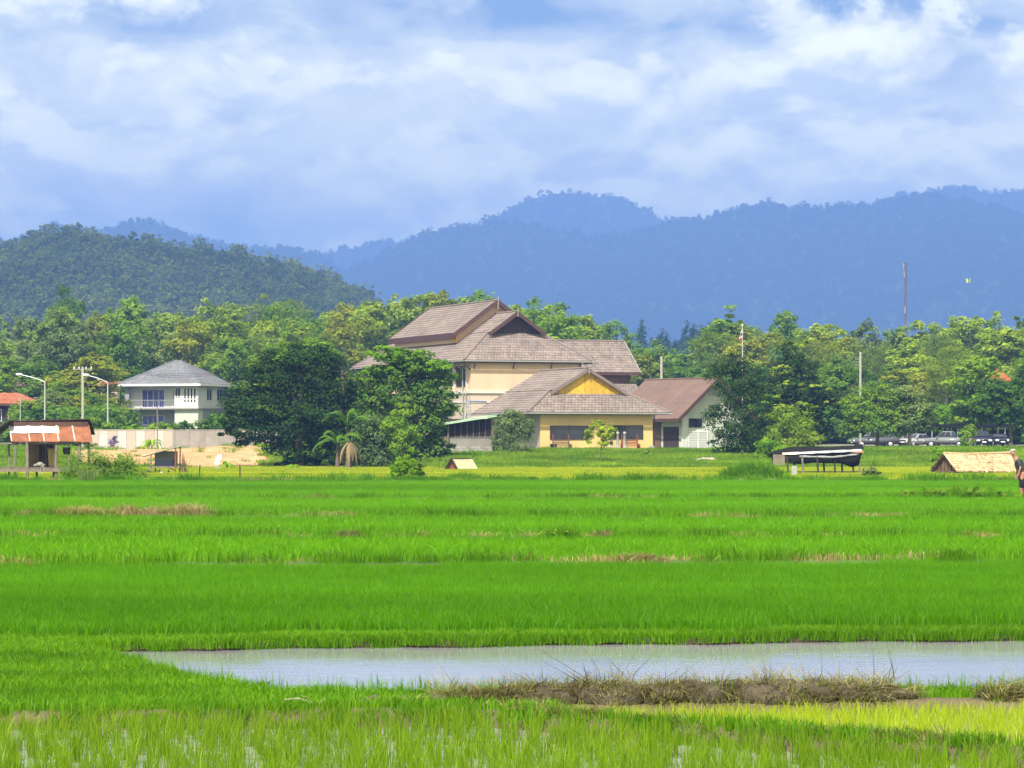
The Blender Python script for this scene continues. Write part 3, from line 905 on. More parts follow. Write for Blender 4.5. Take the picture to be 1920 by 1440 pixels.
def trunk_mb(h, r0, limbs=5, spread=2.0, lean=0.05, start=0.45, r_=None, seed=0):
    q = random.Random(seed)
    mb = MB()
    pts = []
    for i in range(6):
        t = i / 5
        pts.append((q.uniform(-1, 1) * lean * h * t * 0.6, q.uniform(-1, 1) * lean * h * t * 0.6, h * t - (0.3 if i == 0 else 0)))
    mb.tube(pts, [r0 * (1.25 if i == 0 else 1 - 0.72 * i / 5) for i in range(6)], 7)
    for k in range(limbs):
        t = start + (0.95 - start) * k / max(1, limbs - 1)
        b = Vector(pts[0]).lerp(Vector(pts[5]), t)
        an = k * 2.4 + q.uniform(-0.4, 0.4)
        ln = spread * q.uniform(0.6, 1.0) * (1.15 - 0.5 * t)
        e1 = b + Vector((math.cos(an) * ln * 0.5, math.sin(an) * ln * 0.5, ln * 0.38))
        e2 = b + Vector((math.cos(an) * ln, math.sin(an) * ln, ln * 0.62))
        mb.tube([b, e1, e2], [r0 * 0.45 * (1.1 - t * 0.5), r0 * 0.28, r0 * 0.10], 5)
    return mb

# forest on the heights: trees too many and too far to tell apart
def blob_tree(name, w, h, n, leaf):
    return leaf_cloud(name, round_lobes(w, h, 6, 0.0), n, leaf, sub=0.45, inner=0.15, flat=0.8, up=0.9)
hillv = variants('hill_tree', [blob_tree('hill_tree', 11 + 2 * i % 5, 10 + i, 420, 1.5) for i in range(6)], M['lf_hill'])
pts = on_terrain(g_hill, 9500, 0.0, 0.86)
pts[:, 2] -= 2.0
keep = pts[:, 0] < X(800, 1750)
scatter('hill_forest', 'hazy olive wood covering the low hill', 'forest', pts[keep], hillv, 0.35, 0.95)
mntv = variants('mountain_tree', [blob_tree('mountain_tree', 15, 13 + 2 * i, 130, 4.2) for i in range(4)], M['lf_mount'])
for nm, lab, G, n in (('mountain_forest', 'blue hazy forest on the highest far peak', g_peak, 9000), ('mountain_forest', 'blue hazy forest on the broad mountain ridge', g_ridge, 13000), ('mountain_forest', 'blue hazy forest on the low far hills beside the wooded hill', g_blue, 6000)):
    pts = on_terrain(G, n, 0.25, 0.80)
    pts[:, 2] -= 6
    q = pts[:, 0] / pts[:, 1] * F + 960
    pts = pts[(q > -60) & (q < 1980)]
    scatter(nm, lab, 'forest', pts, mntv, 0.8, 1.7)
# ragged crowns standing on the skylines
for nm, lab, G, n, Yk in (('skyline_forest', 'ragged tree tops along the crest of the highest far peak', g_peak, 420, 7600), ('skyline_forest', 'ragged tree tops along the crest of the broad ridge', g_ridge, 420, 5600), ('skyline_forest', 'ragged tree tops along the crest of the low far hills', g_blue, 260, 5000)):
    row = G[25]
    j = rng.uniform(0, row.shape[0] - 1.001, n); j0 = j.astype(int)
    pts = row[j0] + (row[j0 + 1] - row[j0]) * (j - j0)[:, None]
    pts[:, 1] += rng.normal(0, 12, n); pts[:, 2] -= 3
    q = pts[:, 0] / pts[:, 1] * F + 960
    pts = pts[(q > -60) & (q < 1980)]
    scatter(nm, lab, 'forest', pts, mntv, 0.35, 0.95)
# a distant stand of slender casuarinas
cas = variants('casuarina', [leaf_cloud('casuarina', [(0, 0, 6 + i, 1.7, 1.7, 6 + i), (0, 0, 12 + i, 0.9, 0.9, 4)], 500, 1.3, sub=0.6, aspect=0.25, flat=1.6) for i in range(4)], M['lf_dark'])
cx = X(1, 1) * 0 + np.concatenate([rng.uniform(1165, 1235, 14), rng.uniform(1230, 1345, 34)])
cyy = rng.uniform(1180, 1260, len(cx))
hgt = np.interp(cx, [1165, 1200, 1250, 1300, 1345], [0.75, 1.05, 0.85, 1.1, 1.2]) * rng.uniform(0.85, 1.2, len(cx))
scatter('casuarina_forest', 'distant bluish stand of slender casuarinas beyond the tiled roof wing', 'forest',
        np.stack([X(cx, cyy), cyy, np.full_like(cx, 21.0)], -1), cas, scales=hgt * 1.35)
# the rising wood behind the belt
# ------------------------------------------------------------------ the wooded belt
def gz(x, y):
    return float(ground_z(np.array([x]), np.array([y]))[0])
KINDS = {}          # unit trees: about 14 m high, 9 m wide
def kind(key, mat, w, h, trunk_h, n, leaf, variants_n=3, limbs=5, lobes_n=9, **k):
    out = []
    for i in range(variants_n):
        lob = round_lobes(w * rng.uniform(0.92, 1.08), h - trunk_h, lobes_n + i, trunk_h)
        cm = leaf_cloud('crown', lob, n, leaf, **k)
        cm.materials.append(M[mat])
        tm = trunk_mb(h * 0.72, 0.20 + 0.004 * h, limbs, w * 0.33, seed=hash((key, i)) % 1000 if False else len(KINDS) * 10 + i).mesh('trunk', True)
        tm.materials.append(M['bark_pale'] if i % 2 else M['bark'])
        out.append((cm, tm, h, w))
    KINDS[key] = out
kind('teak', 'lf_teak', 8.5, 15, 2.5, 8500, 0.52, 4, lobes_n=11, sub=0.42, up=0.9)
kind('olive', 'lf_olive', 8.0, 13, 2.5, 8000, 0.44, 2, sub=0.42, up=0.9)
kind('mid', 'lf_mid', 9.0, 14, 2.0, 8500, 0.46, 3, sub=0.40, up=0.8)
kind('deep', 'lf_deep', 9.0, 13, 1.5, 8500, 0.42, 2, sub=0.38)
kind('feather', 'lf_feather', 9.5, 12, 2.5, 9500, 0.34, 2, sub=0.5, aspect=0.3, flat=0.5)
kind('grey', 'lf_grey', 8.0, 13, 2.0, 8000, 0.46, 2, sub=0.40, up=0.8)
kind('slim', 'lf_mid', 6.0, 16, 2.0, 7500, 0.46, 2, lobes_n=12, sub=0.42)
LOOK = {'teak': ('sunlit yellow green', 'teak tree'), 'olive': ('olive tinged flowering', 'tree'), 'mid': ('fresh green bushy', 'tree'), 'deep': ('deep green rounded', 'tree'),
        'feather': ('feathery fine leaved', 'tree'), 'grey': ('greyish green big leaved', 'tree'), 'slim': ('tall slim green', 'tree')}
PLACE = [(-80, 78, 'red roofed bungalow'), (78, 216, 'street lamps'), (216, 425, 'white house'), (425, 655, 'big dark spreading tree'),
         (655, 870, 'tiled roof\'s far slope'), (870, 1060, 'double gabled tiled roof'), (1060, 1200, 'tiled roof wing'), (1200, 1345, 'maroon roofed annex'), (1345, 1440, 'flagpole'),
         (1440, 1585, 'dark layered tree'), (1585, 1650, 'bracketed concrete pole'), (1650, 1755, 'distant lattice mast'), (1755, 1835, 'parked silver pickup'), (1835, 2050, 'scarlet roof')]
ORD = ['leftmost', 'second from left', 'third from left', 'fourth from left', 'fifth from left', 'sixth from left', 'seventh from left']
PROFILE = [(-60, 585), (0, 582), (60, 592), (120, 560), (180, 585), (232, 548), (300, 580), (360, 578), (420, 566), (500, 562), (560, 572), (640, 560), (720, 563), (800, 553), (850, 560), (905, 550), (985, 562), (1050, 572),
           (1110, 602), (1150, 612), (1200, 628), (1280, 645), (1320, 622), (1350, 590), (1372, 580), (1420, 598), (1480, 588), (1560, 592), (1620, 602), (1660, 612), (1720, 606), (1780, 592), (1830, 582), (1890, 577), (1960, 580)]
pr_x = [a for a, b in PROFILE]; pr_y = [b for a, b in PROFILE]
belt = []
def belt_row(row, Y0, Y1, step, drop, ranges, kinds, jit=0.35):
    for a, b in ranges:
        n = max(1, int(round((b - a) / step)))
        for i in range(n):
            px = a + (i + 0.5) * (b - a) / n + random.uniform(-jit, jit) * step * 0.6
            Y = random.uniform(Y0, Y1)
            top = np.interp(px, pr_x, pr_y) + drop + random.uniform(-9, 14)
            belt.append([row, px, Y, top, random.choice(kinds)])
belt_row('skyline row', 500, 540, 66, 2, [(-50, 1970)], ['teak', 'teak', 'teak', 'mid', 'teak', 'olive', 'grey'])
belt_row('middle row', 425, 460, 76, 34, [(-50, 690), (1090, 1970)], ['teak', 'olive', 'mid', 'teak', 'grey', 'feather', 'teak'])
belt_row('front row', 372, 395, 84, 82, [(-60, 205), (425, 640), (1195, 1960)], ['mid', 'deep', 'teak', 'olive', 'mid', 'feather'])
belt_row('hedge row', 344, 360, 88, 150, [(60, 210), (1360, 1960)], ['mid', 'deep', 'mid', 'teak', 'grey'])
# a few the photograph singles out
belt += [['skyline row', 122, 560, 540, 'deep'], ['skyline row', 515, 555, 552, 'feather'], ['skyline row', 236, 520, 545, 'slim'], ['middle row', 520, 430, 622, 'feather'],
         ['skyline row', 1368, 500, 576, 'slim'], ['front row', 1775, 376, 640, 'feather'], ['skyline row', 905, 520, 548, 'mid'], ['middle row', 1050, 440, 572, 'mid'],
         ['skyline row', 700, 505, 562, 'teak'], ['skyline row', 742, 512, 560, 'teak'], ['skyline row', 790, 508, 551, 'teak'], ['skyline row', 832, 515, 553, 'olive'], ['skyline row', 868, 520, 556, 'teak'], ['skyline row', 1000, 505, 560, 'mid'], ['skyline row', 1090, 510, 592, 'teak'], ['front row', 1838, 346, 672, 'mid']]
# drop what the houses hide completely
def hidden(px, top):
    if 690 < px < 1100 and top > np.interp(px, [690, 770, 940, 1010, 1100], [640, 575, 560, 600, 660]) - 6:
        return True
    return False
belt = [b for b in belt if not hidden(b[1], b[3])]
groups_ = {}
for b in belt:
    pl = next((i for i, q in enumerate(PLACE) if q[0] <= b[1] < q[1]), 0)
    b.append(pl)
    groups_.setdefault((b[0], pl), []).append(b)
def make_tree(name, label, cat, x, y, kindkey, vi, height, width=None, group=None, zoff=0.0):
    cm, tm, h, w = KINDS[kindkey][vi % len(KINDS[kindkey])]
    s = height / h
    sx = s if width is None else width / w
    t = thing(name, label, cat, (x, y, gz(x, y) + zoff), random.uniform(0, 6.28), group)
    t.scale = (sx, sx, s)
    link_mesh('crown', cm, None, t)
    link_mesh('trunk', tm, None, t)
    return t
nth = 0
for key, lst in sorted(groups_.items()):
    lst.sort(key=lambda q: q[1])
    for i, (row, px, Y, top, kd, pl) in enumerate(lst):
        x = X(px, Y)
        hgt = Z(top, Y) - gz(x, Y) + 0.3
        adj, noun = LOOK[kd]
        pos = '' if len(lst) == 1 else ', ' + (ORD[i] if i < len(lst) - 1 or i == 0 else 'rightmost')
        lab = '%s %s in %s behind %s%s' % (adj, noun, row, PLACE[pl][2], pos)
        lo = {'skyline row': 9.0, 'middle row': 8.4, 'front row': 7.6, 'hedge row': 6.4}[row]
        make_tree('belt_tree', lab, 'tree', x, Y, kd, nth, hgt, lo * random.uniform(0.95, 1.3) * (1.7 if (kd == 'feather' and px in (515, 520)) else 1.0), 'trees of the wooded belt')
        nth += 1
# the wood that goes on behind, one mass
mass = variants('wood_tree', [KINDS['teak'][i][0] for i in range(3)] + [KINDS['mid'][i][0] for i in range(2)], M['lf_teak'])
n = 260
px = rng.uniform(-140, 2060, n); Y = rng.uniform(565, 760, n)
top = np.interp(px, pr_x, pr_y) + 14
hh = (EYE + (HOR - top) / F * Y) - ground_z(px * 0, Y)
sc = np.clip(hh / 15.0, 0.5, 2.2) * rng.uniform(0.8, 0.98, n)
xx = (px - 960) / F * Y
scatter('belt_forest', 'unbroken green wood behind the belt of trees', 'forest', np.stack([xx, Y, ground_z(xx, Y)], -1), mass, scales=np.stack([sc * 0.9, sc * 0.9, sc], -1))
# shrubbery under the trees
bush_m = [leaf_cloud('bush', [(0, 0, 1.0, 1.6, 1.6, 1.2), (1.0, 0.3, 0.8, 1.1, 1.1, 0.9), (-1.0, -0.2, 0.9, 1.1, 1.1, 1.0), (0.2, -0.8, 1.4, 0.9, 0.9, 0.8)], 2600, 0.30, sub=0.45) for _ in range(4)]
bushv = variants('understory_bush', bush_m, M['lf_deep'])
px = np.concatenate([rng.uniform(60, 205, 50), rng.uniform(1350, 1960, 200), rng.uniform(420, 700, 40)])
Y = np.concatenate([rng.uniform(322, 345, 50), rng.uniform(350, 372, 200), rng.uniform(300, 345, 40)])
xx = (px - 960) / F * Y
s_ = rng.uniform(0.9, 2.0, len(px))
scatter('undergrowth', 'dark shrubs crowding under the belt trees', 'undergrowth', np.stack([xx, Y, ground_z(xx, Y)], -1), bushv, scales=s_)

# ------------------------------------------------------------------ single trees before the belt
def custom_tree(name, label, cat, px, Y, lobes_px, mat, n, leaf, trunk=None, group=None, base_py=None, trunk_mat='bark', **k):
    """lobes_px: (px, py, half width px, half height px, dy m)"""
    x = X(px, Y)
    g_ = gz(x, Y)
    s = Y / F
    t = thing(name, label, cat, (x, Y, g_), 0, group)
    lob = []
    for q in lobes_px:
        lx, ly, rx, rz = q[:4]
        dy = q[4] if len(q) > 4 else 0.0
        lob.append(((lx - px) * s, dy, Z(ly, Y) - g_, rx * s, max(0.8 * rx * s, 0.5 * rz * s), rz * s))
    me = leaf_cloud('crown', lob, n, leaf, **k)
    link_mesh('crown', me, M[mat], t)
    if trunk:
        th, r0, limbs, sp = trunk
        trunk_mb(th, r0, limbs, sp, seed=int(px)).build('trunk', M[trunk_mat], t, True)
    return t
custom_tree('rain_tree', 'big dark spreading tree with low hanging boughs beside the bare earth', 'tree', 560, 240,
            [(470, 760, 50, 45), (520, 720, 60, 45), (570, 690, 55, 45), (605, 684, 40, 32), (635, 725, 35, 42), (560, 770, 70, 55), (480, 800, 45, 30), (455, 815, 25, 20),
             (600, 780, 65, 60, 1.5), (540, 820, 60, 45, 1.0), (590, 840, 45, 35, 1.2), (510, 685, 45, 28, 1.0), (640, 800, 35, 60, 1.0), (650, 850, 30, 30, 1.0), (440, 765, 30, 36), (432, 795, 24, 26), (560, 868, 50, 18, 1.0), (620, 868, 50, 20, 1.0)],
            'lf_dark', 36000, 0.27, (8.0, 0.35, 7, 4.0), sub=0.40, flat=0.5, up=0.9)
custom_tree('leafy_tree', 'light green tree with layered boughs rising over the main roof edge', 'tree', 640, 285,
            [(575, 668, 48, 28), (540, 672, 45, 26), (612, 662, 28, 20), (510, 692, 45, 30), (585, 702, 55, 30)], 'lf_mid', 9000, 0.32, (9.0, 0.25, 6, 2.6), sub=0.42, flat=0.5)
mango = custom_tree('mango_tree', 'broad bright leaved tree in front of the big house\'s long wall', 'tree', 750, 250,
            [(738, 674, 38, 20), (770, 680, 45, 24), (820, 698, 35, 24), (702, 722, 36, 28), (750, 735, 60, 40), (805, 750, 45, 45), (835, 760, 22, 30), (700, 775, 45, 40), (760, 800, 65, 45, 0.8), (800, 830, 24, 34, 0.8), (720, 840, 50, 40, 1.0), (790, 850, 45, 35, 1.0), (700, 868, 50, 20, 1.0), (770, 872, 50, 18, 1.0), (830, 850, 20, 30, 1.5)],
            'lf_deep', 46000, 0.29, (8.5, 0.28, 7, 3.2), sub=0.42, flat=0.5, up=0.9, droop=0.25, tone_mid=0.55)
# pale flush of new leaves on the top boughs
nl = leaf_cloud('new_leaves', [((px - 750) * 250 / F, -1.2, Z(py, 250) - gz(X(750, 250), 250), rx * 250 / F, 1.0, rz * 250 / F) for px, py, rx, rz in ((722, 664, 36, 14), (768, 672, 32, 13), (818, 690, 30, 13), (745, 690, 40, 14), (700, 700, 26, 14))], 4200, 0.27, sub=0.5, flat=0.5, up=1.0, droop=0.25)
link_mesh('new_leaves', nl, M['lf_bright'], mango)
custom_tree('grey_shrub', 'greyish large leaved shrub right of the banana clump\'s dry trunk', 'shrub', 705, 236,
            [(690, 810, 34, 34), (725, 825, 34, 40), (700, 855, 40, 28), (665, 850, 24, 24)], 'lf_grey', 7000, 0.24, (2.2, 0.07, 4, 1.2), sub=0.5, droop=0.3)
custom_tree('green_sapling', 'slim fresh green sapling against the broad bright tree', 'tree', 755, 234,
            [(755, 775, 20, 22), (745, 800, 24, 24), (765, 820, 24, 20), (742, 838, 20, 16)], 'lf_mid', 4200, 0.20, (3.2, 0.06, 4, 0.8), sub=0.5)
custom_tree('flowering_shrub', 'round dense shrub in front of the yellow house corner', 'shrub', 962, 262,
            [(960, 800, 34, 30), (940, 812, 20, 26), (985, 805, 18, 24), (960, 838, 34, 24), (975, 850, 20, 16), (955, 782, 20, 14)], 'lf_grey', 9500, 0.17, (2.4, 0.08, 5, 1.0), sub=0.45, droop=0.1, tone_mid=0.6)
custom_tree('young_tree', 'small umbrella shaped tree before the yellow wall\'s windows', 'tree', 1127, 243,
            [(1118, 815, 20, 10), (1140, 812, 16, 12), (1125, 800, 16, 12), (1108, 822, 12, 8), (1135, 828, 14, 8)], 'lf_teak', 3000, 0.17, (2.6, 0.05, 5, 0.7), sub=0.55, flat=0.6)
custom_tree('clipped_bush', 'little round bush alone on the lawn below the yellow house', 'bush', 1213, 255,
            [(1206, 856, 9, 8), (1220, 857, 9, 8), (1213, 851, 10, 7)], 'lf_mid', 1300, 0.15, (0.4, 0.03, 3, 0.3), sub=0.5)
custom_tree('gapped_tree', 'dark open crowned tree on a thin trunk by the annex gable', 'tree', 1392, 262,
            [(1375, 690, 28, 26), (1345, 700, 22, 18), (1400, 715, 30, 30), (1365, 745, 34, 30), (1345, 785, 26, 26), (1400, 770, 34, 32), (1430, 740, 16, 20), (1385, 815, 42, 26), (1350, 825, 20, 20), (1420, 815, 22, 26), (1390, 848, 40, 22, 1.0)],
            'lf_dark', 15000, 0.22, (8.0, 0.13, 8, 2.2), sub=0.5, droop=0.2)
layered = custom_tree('layered_tree', 'dark layered tree with sunlight painted on its boughs beyond the tin shed', 'tree', 1500, 300,
            [(1490, 660, 26, 22), (1495, 690, 45, 24), (1480, 725, 55, 20), (1520, 740, 52, 24), (1450, 750, 30, 18), (1545, 765, 32, 20), (1490, 770, 55, 20, 1.0), (1530, 800, 36, 18, 1.0)], 'lf_dark', 18000, 0.27, (9.5, 0.25, 8, 3.0), sub=0.42, flat=0.45, up=1.0, tone_mid=0.5)
nl = leaf_cloud('sun_painted_boughs', [((px - 1500) * 300 / F, dy, Z(py, 300) - gz(X(1500, 300), 300), rx * 300 / F, 0.9, rz * 300 / F) for px, py, rx, rz, dy in ((1490, 645, 28, 8, -0.5), (1470, 690, 26, 6, -1.6), (1470, 722, 34, 7, -2.0), (1530, 728, 34, 7, -2.0), (1445, 745, 22, 6, -1.2), (1555, 755, 26, 7, -1.2), (1495, 760, 40, 6, -2.0))], 3600, 0.27, sub=0.6, flat=0.4, up=1.2)  # sunlight put in as colour: brighter leaves laid over the bough tops
link_mesh('sun_painted_boughs', nl, M['lf_teak'], layered)
custom_tree('bright_tree', 'bright yellow green tree just behind the tin shed\'s left end', 'tree', 1490, 268,
            [(1470, 780, 26, 24), (1500, 800, 30, 26), (1525, 820, 20, 20), (1460, 815, 24, 20), (1490, 835, 40, 14)], 'lf_teak', 8000, 0.22, (4.5, 0.10, 5, 1.4), sub=0.48)
custom_tree('bright_bush', 'low bright bush between the thin trunk and the tin shed', 'bush', 1445, 250,
            [(1440, 838, 18, 16), (1458, 848, 20, 14), (1430, 852, 14, 10)], 'lf_bright', 3200, 0.18, (0.8, 0.05, 3, 0.5), sub=0.5)
for px, tag_, lobes_, mat, n_ in (
        (1645, 'shady tree on a dark trunk before the parked grey pickup', [(1640, 745, 36, 26), (1610, 765, 30, 26), (1675, 765, 30, 28), (1640, 790, 52, 26), (1600, 805, 26, 16), (1690, 800, 28, 20)], 'lf_mid', 12000),
        (1705, 'pale trunked tree left of the silver pickup', [(1700, 750, 30, 26), (1725, 775, 28, 24), (1695, 790, 36, 22), (1735, 800, 18, 12)], 'lf_grey', 9000),
        (1895, 'dark flat topped tree at the far end of the car row', [(1880, 730, 52, 20), (1850, 745, 36, 18), (1915, 735, 40, 24), (1880, 760, 62, 22), (1845, 780, 28, 14), (1930, 775, 40, 26), (1900, 785, 40, 14)], 'lf_deep', 15000)):
    custom_tree('shade_tree', tag_, 'tree', px, 306, lobes_, mat, n_, 0.27, (5.2, 0.22, 7, 2.4), sub=0.42, flat=0.5, up=0.9, group='shade trees along the car row', trunk_mat='bark_pale' if px == 1705 else 'bark')
custom_tree('young_palm_bush', 'yellow green leafy bush above the dark carport roof', 'bush', 1763, 330, [(1755, 778, 16, 12), (1772, 772, 16, 12), (1762, 788, 18, 10)], 'lf_bright', 2200, 0.28, (1.5, 0.06, 3, 0.6), sub=0.5)
custom_tree('roadside_bush', 'fresh green bush beside the parked dark cars', 'bush', 1815, 318, [(1810, 815, 14, 12), (1822, 808, 12, 10), (1812, 828, 14, 10)], 'lf_mid', 1800, 0.24, (1.0, 0.05, 3, 0.5), sub=0.5)
custom_tree('bank_sapling', 'spiky yellow green sapling in front of the thatched shelter\'s left gable', 'shrub', 1757, 205, [(1757, 845, 9, 8), (1762, 855, 8, 10), (1752, 862, 8, 10)], 'lf_bright', 700, 0.16, (1.0, 0.03, 3, 0.3), sub=0.6)
# shrubs round the white house and behind the wall
for px, top, w, mat, lab in ((255, 800, 30, 'lf_bright', 'low bright bush below the white house\'s ground floor window'), (300, 796, 30, 'lf_mid', 'mid green bush behind the wall below the white house\'s middle'),
                             (345, 792, 32, 'lf_banana', 'broad leaved bush behind the wall under the balcony\'s right end'), (392, 788, 32, 'lf_banana', 'broad leaved bush behind the grey wall below the slotted wall'),
                             (185, 788, 34, 'lf_mid', 'mid green bush between the utility pole and the second street lamp')):
    Y = 300
    custom_tree('garden_bush', lab, 'bush', px, Y, [(px - w * 0.4, top + 12, w * 0.5, 12), (px + w * 0.4, top + 12, w * 0.5, 12), (px, top + 6, w * 0.45, 9), (px, top + 28, w * 0.9, 16)], mat, 2600, 0.30, (1.2, 0.06, 4, 0.6), sub=0.5, group='garden bushes behind the wall', droop=0.3)
for px, top, Y, mat, h_, lab in ((100, 735, 335, 'lf_grey', 70, 'drooping palm like tree between the two street lamps'), (140, 745, 345, 'lf_olive', 60, 'brownish green tree beside the concrete utility pole'), (50, 755, 330, 'lf_mid', 60, 'fresh green tree in front of the red roofed bungalow')):
    custom_tree('yard_tree', lab, 'tree', px, Y, [(px - 12, top + 20, 18, 16), (px + 12, top + 24, 18, 18), (px, top + 10, 16, 12), (px, top + 45, 26, 22)], mat, 4200, 0.30, (4.0, 0.1, 5, 1.2), sub=0.5, droop=0.3, group='yard trees by the bungalow')

# palms and banana
def palm(name, label, cat, px, Y, base_py, n, ln, h, mat='lf_bright', wid=0.16, rise=1.0, group=None, seed=0, stem_r=0.06, droop=0.23):
    q = random.Random(seed)
    x = X(px, Y)
    t = thing(name, label, cat, (x, Y, gz(x, Y)), 0, group)
    if h > 0.05:
        MB().tube([(0, 0, -0.1), (q.uniform(-.05, .05), 0, h * 0.5), (0, 0, h)], [stem_r * 1.3, stem_r, stem_r * 0.7], 7).build('stem', M['bark'], t, True)
    for i in range(n):
        an = 2 * math.pi * i / n + q.uniform(-0.3, 0.3)
        el = rise * q.uniform(0.55, 1.15)
        L_ = ln * q.uniform(0.75, 1.1)
        V, Q, T = [], [], []
        segs = 9
        p0 = Vector((0, 0, h))
        d = Vector((math.cos(an) * math.cos(el), math.sin(an) * math.cos(el), math.sin(el)))
        pos = p0
        tn = q.uniform(0.3, 0.8)
        for s_ in range(segs + 1):
            u = s_ / segs
            side = Vector((-math.sin(an), math.cos(an), 0))
            wv = wid * math.sin(math.pi * min(0.97, 0.12 + 0.86 * u)) ** 0.7
            if mat == 'lf_banana':
                wv = wid * max(0.05, math.sin(math.pi * min(0.98, max(0.0, (u - 0.16) / 0.84)))) ** 0.6
            V += [pos - side * wv - Vector((0, 0, wv * 0.55)), pos, pos + side * wv - Vector((0, 0, wv * 0.55))]
            T += [tn] * 3
            if s_ < segs:
                b = s_ * 3
                Q += [(b, b + 1, b + 4, b + 3), (b + 1, b + 2, b + 5, b + 4)]
                pos = pos + d * (L_ / segs)
                d = (d + Vector((0, 0, -droop - droop * 0.26 * s_))).normalized()
        me = np_mesh('frond', np.array([tuple(v) for v in V]), np.array(Q), np.array(T))
        link_mesh('frond', me, M[mat], t)
    return t
palm('banana_plant', 'tall banana plant with broad torn leaves beside the dark tree', 'banana plant', 652, 236, 880, 9, 2.7, 3.2, 'lf_banana', 0.23, 1.15, seed=3, stem_r=0.14, droop=0.16)
palm('banana_plant', 'shorter yellow green banana plant leaning out of the dark shade', 'banana plant', 632, 232, 885, 10, 2.4, 1.9, 'lf_banana', 0.24, 0.95, seed=5, stem_r=0.12, droop=0.15)
palm('dry_banana_plant', 'banana stem wrapped in hanging dry brown leaves', 'banana plant', 655, 229, 885, 14, 1.9, 2.1, 'lf_dry', 0.12, -0.75, seed=9, stem_r=0.2)
palm('garden_palm', 'yellow green ornamental palm by the beige wall', 'palm', 285, 286, 850, 14, 1.7, 0.5, 'lf_bright', 0.14, 0.9, seed=11)
palm('garden_palm', 'golden edged cycad beside the ornamental palm at the wall', 'palm', 268, 284, 852, 14, 1.3, 0.15, 'lf_olive', 0.14, 0.6, seed=12)
palm('young_coconut', 'young coconut seedling on the dirt left of the dark tree', 'palm', 426, 226, 880, 9, 1.25, 0.25, 'lf_bright', 0.10, 1.1, seed=13)
palm('young_coconut', 'young coconut seedling right under the dark tree\'s edge', 'palm', 546, 224, 880, 9, 1.0, 0.2, 'lf_bright', 0.11, 0.9, seed=14)

# ------------------------------------------------------------------ clumps in and around the fields
def clump(name, label, cat, px, Y, parts_, group=None):
    """parts_: list of (name, mesh, mat)"""
    x = X(px, Y)
    t = thing(name, label, cat, (x, Y, gz(x, Y)), 0, group)
    for nm, me, mt in parts_:
        link_mesh(nm, me, M[mt], t)
    return t
def grass_mound(w, d, h, n, bw, lean=0.5):
    return blade_mesh('blades', n, w, d, h * 0.55, h, bw, lean, dome=0.75)
def vine_heap(w, h, n=3500, leaf=0.11):
    lo = []
    for i in range(9):
        a = random.uniform(-0.5, 0.5) * w
        hh = h * (1 - (abs(a) / w * 1.5) ** 2) * random.uniform(0.6, 1.0)
        lo.append((a, random.uniform(-.4, .4), hh * 0.5, w * 0.16, w * 0.14, hh * 0.52))
    return leaf_cloud('leaves', lo, n, leaf, sub=0.6, tone_mid=0.5)
clump('weed_thicket', 'green creeper thicket swallowing the stilt hut\'s right posts', 'thicket', 185, 149, [('leaves', vine_heap(4.0, 1.7, 9000), 'lf_mid'), ('blades', grass_mound(5.6, 2.2, 0.6, 2200, 0.02), 'grass')])
clump('weed_thicket', 'dark leafy bush standing right of the creeper thicket', 'thicket', 228, 152, [('leaves', vine_heap(1.3, 1.45, 2600), 'lf_mid')])
clump('reed_clump', 'pale grey green reed clump at the foot of the thicket', 'reeds', 165, 144, [('blades', blade_mesh('blades', 160, 1.0, 0.6, 0.5, 1.15, 0.022, 0.55, clump=0.15), 'lf_grey')])
clump('bund_shrub', 'bright leafy shrub on the field bund before the broad tree', 'shrub', 765, 150, [('leaves', vine_heap(1.5, 1.75, 4200, 0.12), 'lf_bright'), ('blades', grass_mound(2.2, 1.2, 0.55, 500, 0.02), 'grass')])
clump('bund_shrub', 'dark twiggy bush against the bright bund shrub\'s right side', 'shrub', 790, 148, [('leaves', vine_heap(0.9, 1.2, 1800, 0.10), 'lf_deep')])
clump('grass_mound', 'rounded bright grass mound in front of the tiny red gabled hut', 'grass mound', 868, 150, [('blades', grass_mound(2.6, 1.4, 0.75, 2600, 0.02), 'grass')])
clump('grass_mound', 'small grassy hump left of the bund shrub', 'grass mound', 688, 152, [('blades', grass_mound(1.1, 0.9, 0.65, 900, 0.02), 'grass'), ('leaves', vine_heap(0.8, 0.5, 600), 'lf_bright')])
clump('grass_mound', 'big shaggy mound of tall grass left of the tin shed', 'grass mound', 1412, 158, [('blades', grass_mound(3.9, 2.4, 1.55, 2400, 0.035, 0.75), 'grass')])
clump('grass_mound', 'low brownish weedy heap right of the upright weed tuft', 'grass mound', 1000, 150, [('blades', grass_mound(1.3, 0.9, 0.34, 700, 0.02, 0.9), 'straw'), ('leaves', vine_heap(0.9, 0.3, 500), 'lf_grey')])
clump('weed_tuft', 'single green weed tuft right of the rounded grass mound', 'weed', 918, 150, [('leaves', vine_heap(0.7, 0.45, 700), 'lf_mid')])
clump('weed_tuft', 'upright green weed tuft before the yellowing plot', 'weed', 955, 150, [('blades', grass_mound(0.5, 0.5, 0.6, 300, 0.02), 'grass')])
clump('grass_mound', 'green weed hump alone on a bund in mid field', 'grass mound', 1052, 60, [('blades', grass_mound(0.95, 0.6, 0.42, 900, 0.012, 0.6), 'grass'), ('leaves', vine_heap(0.7, 0.32, 700, 0.06), 'lf_mid')])
clump('broadleaf_weed', 'pale broad leaved weed at the tin shed\'s right end', 'weed', 1632, 172, [('leaves', vine_heap(1.4, 0.8, 900, 0.20), 'lf_grey')])
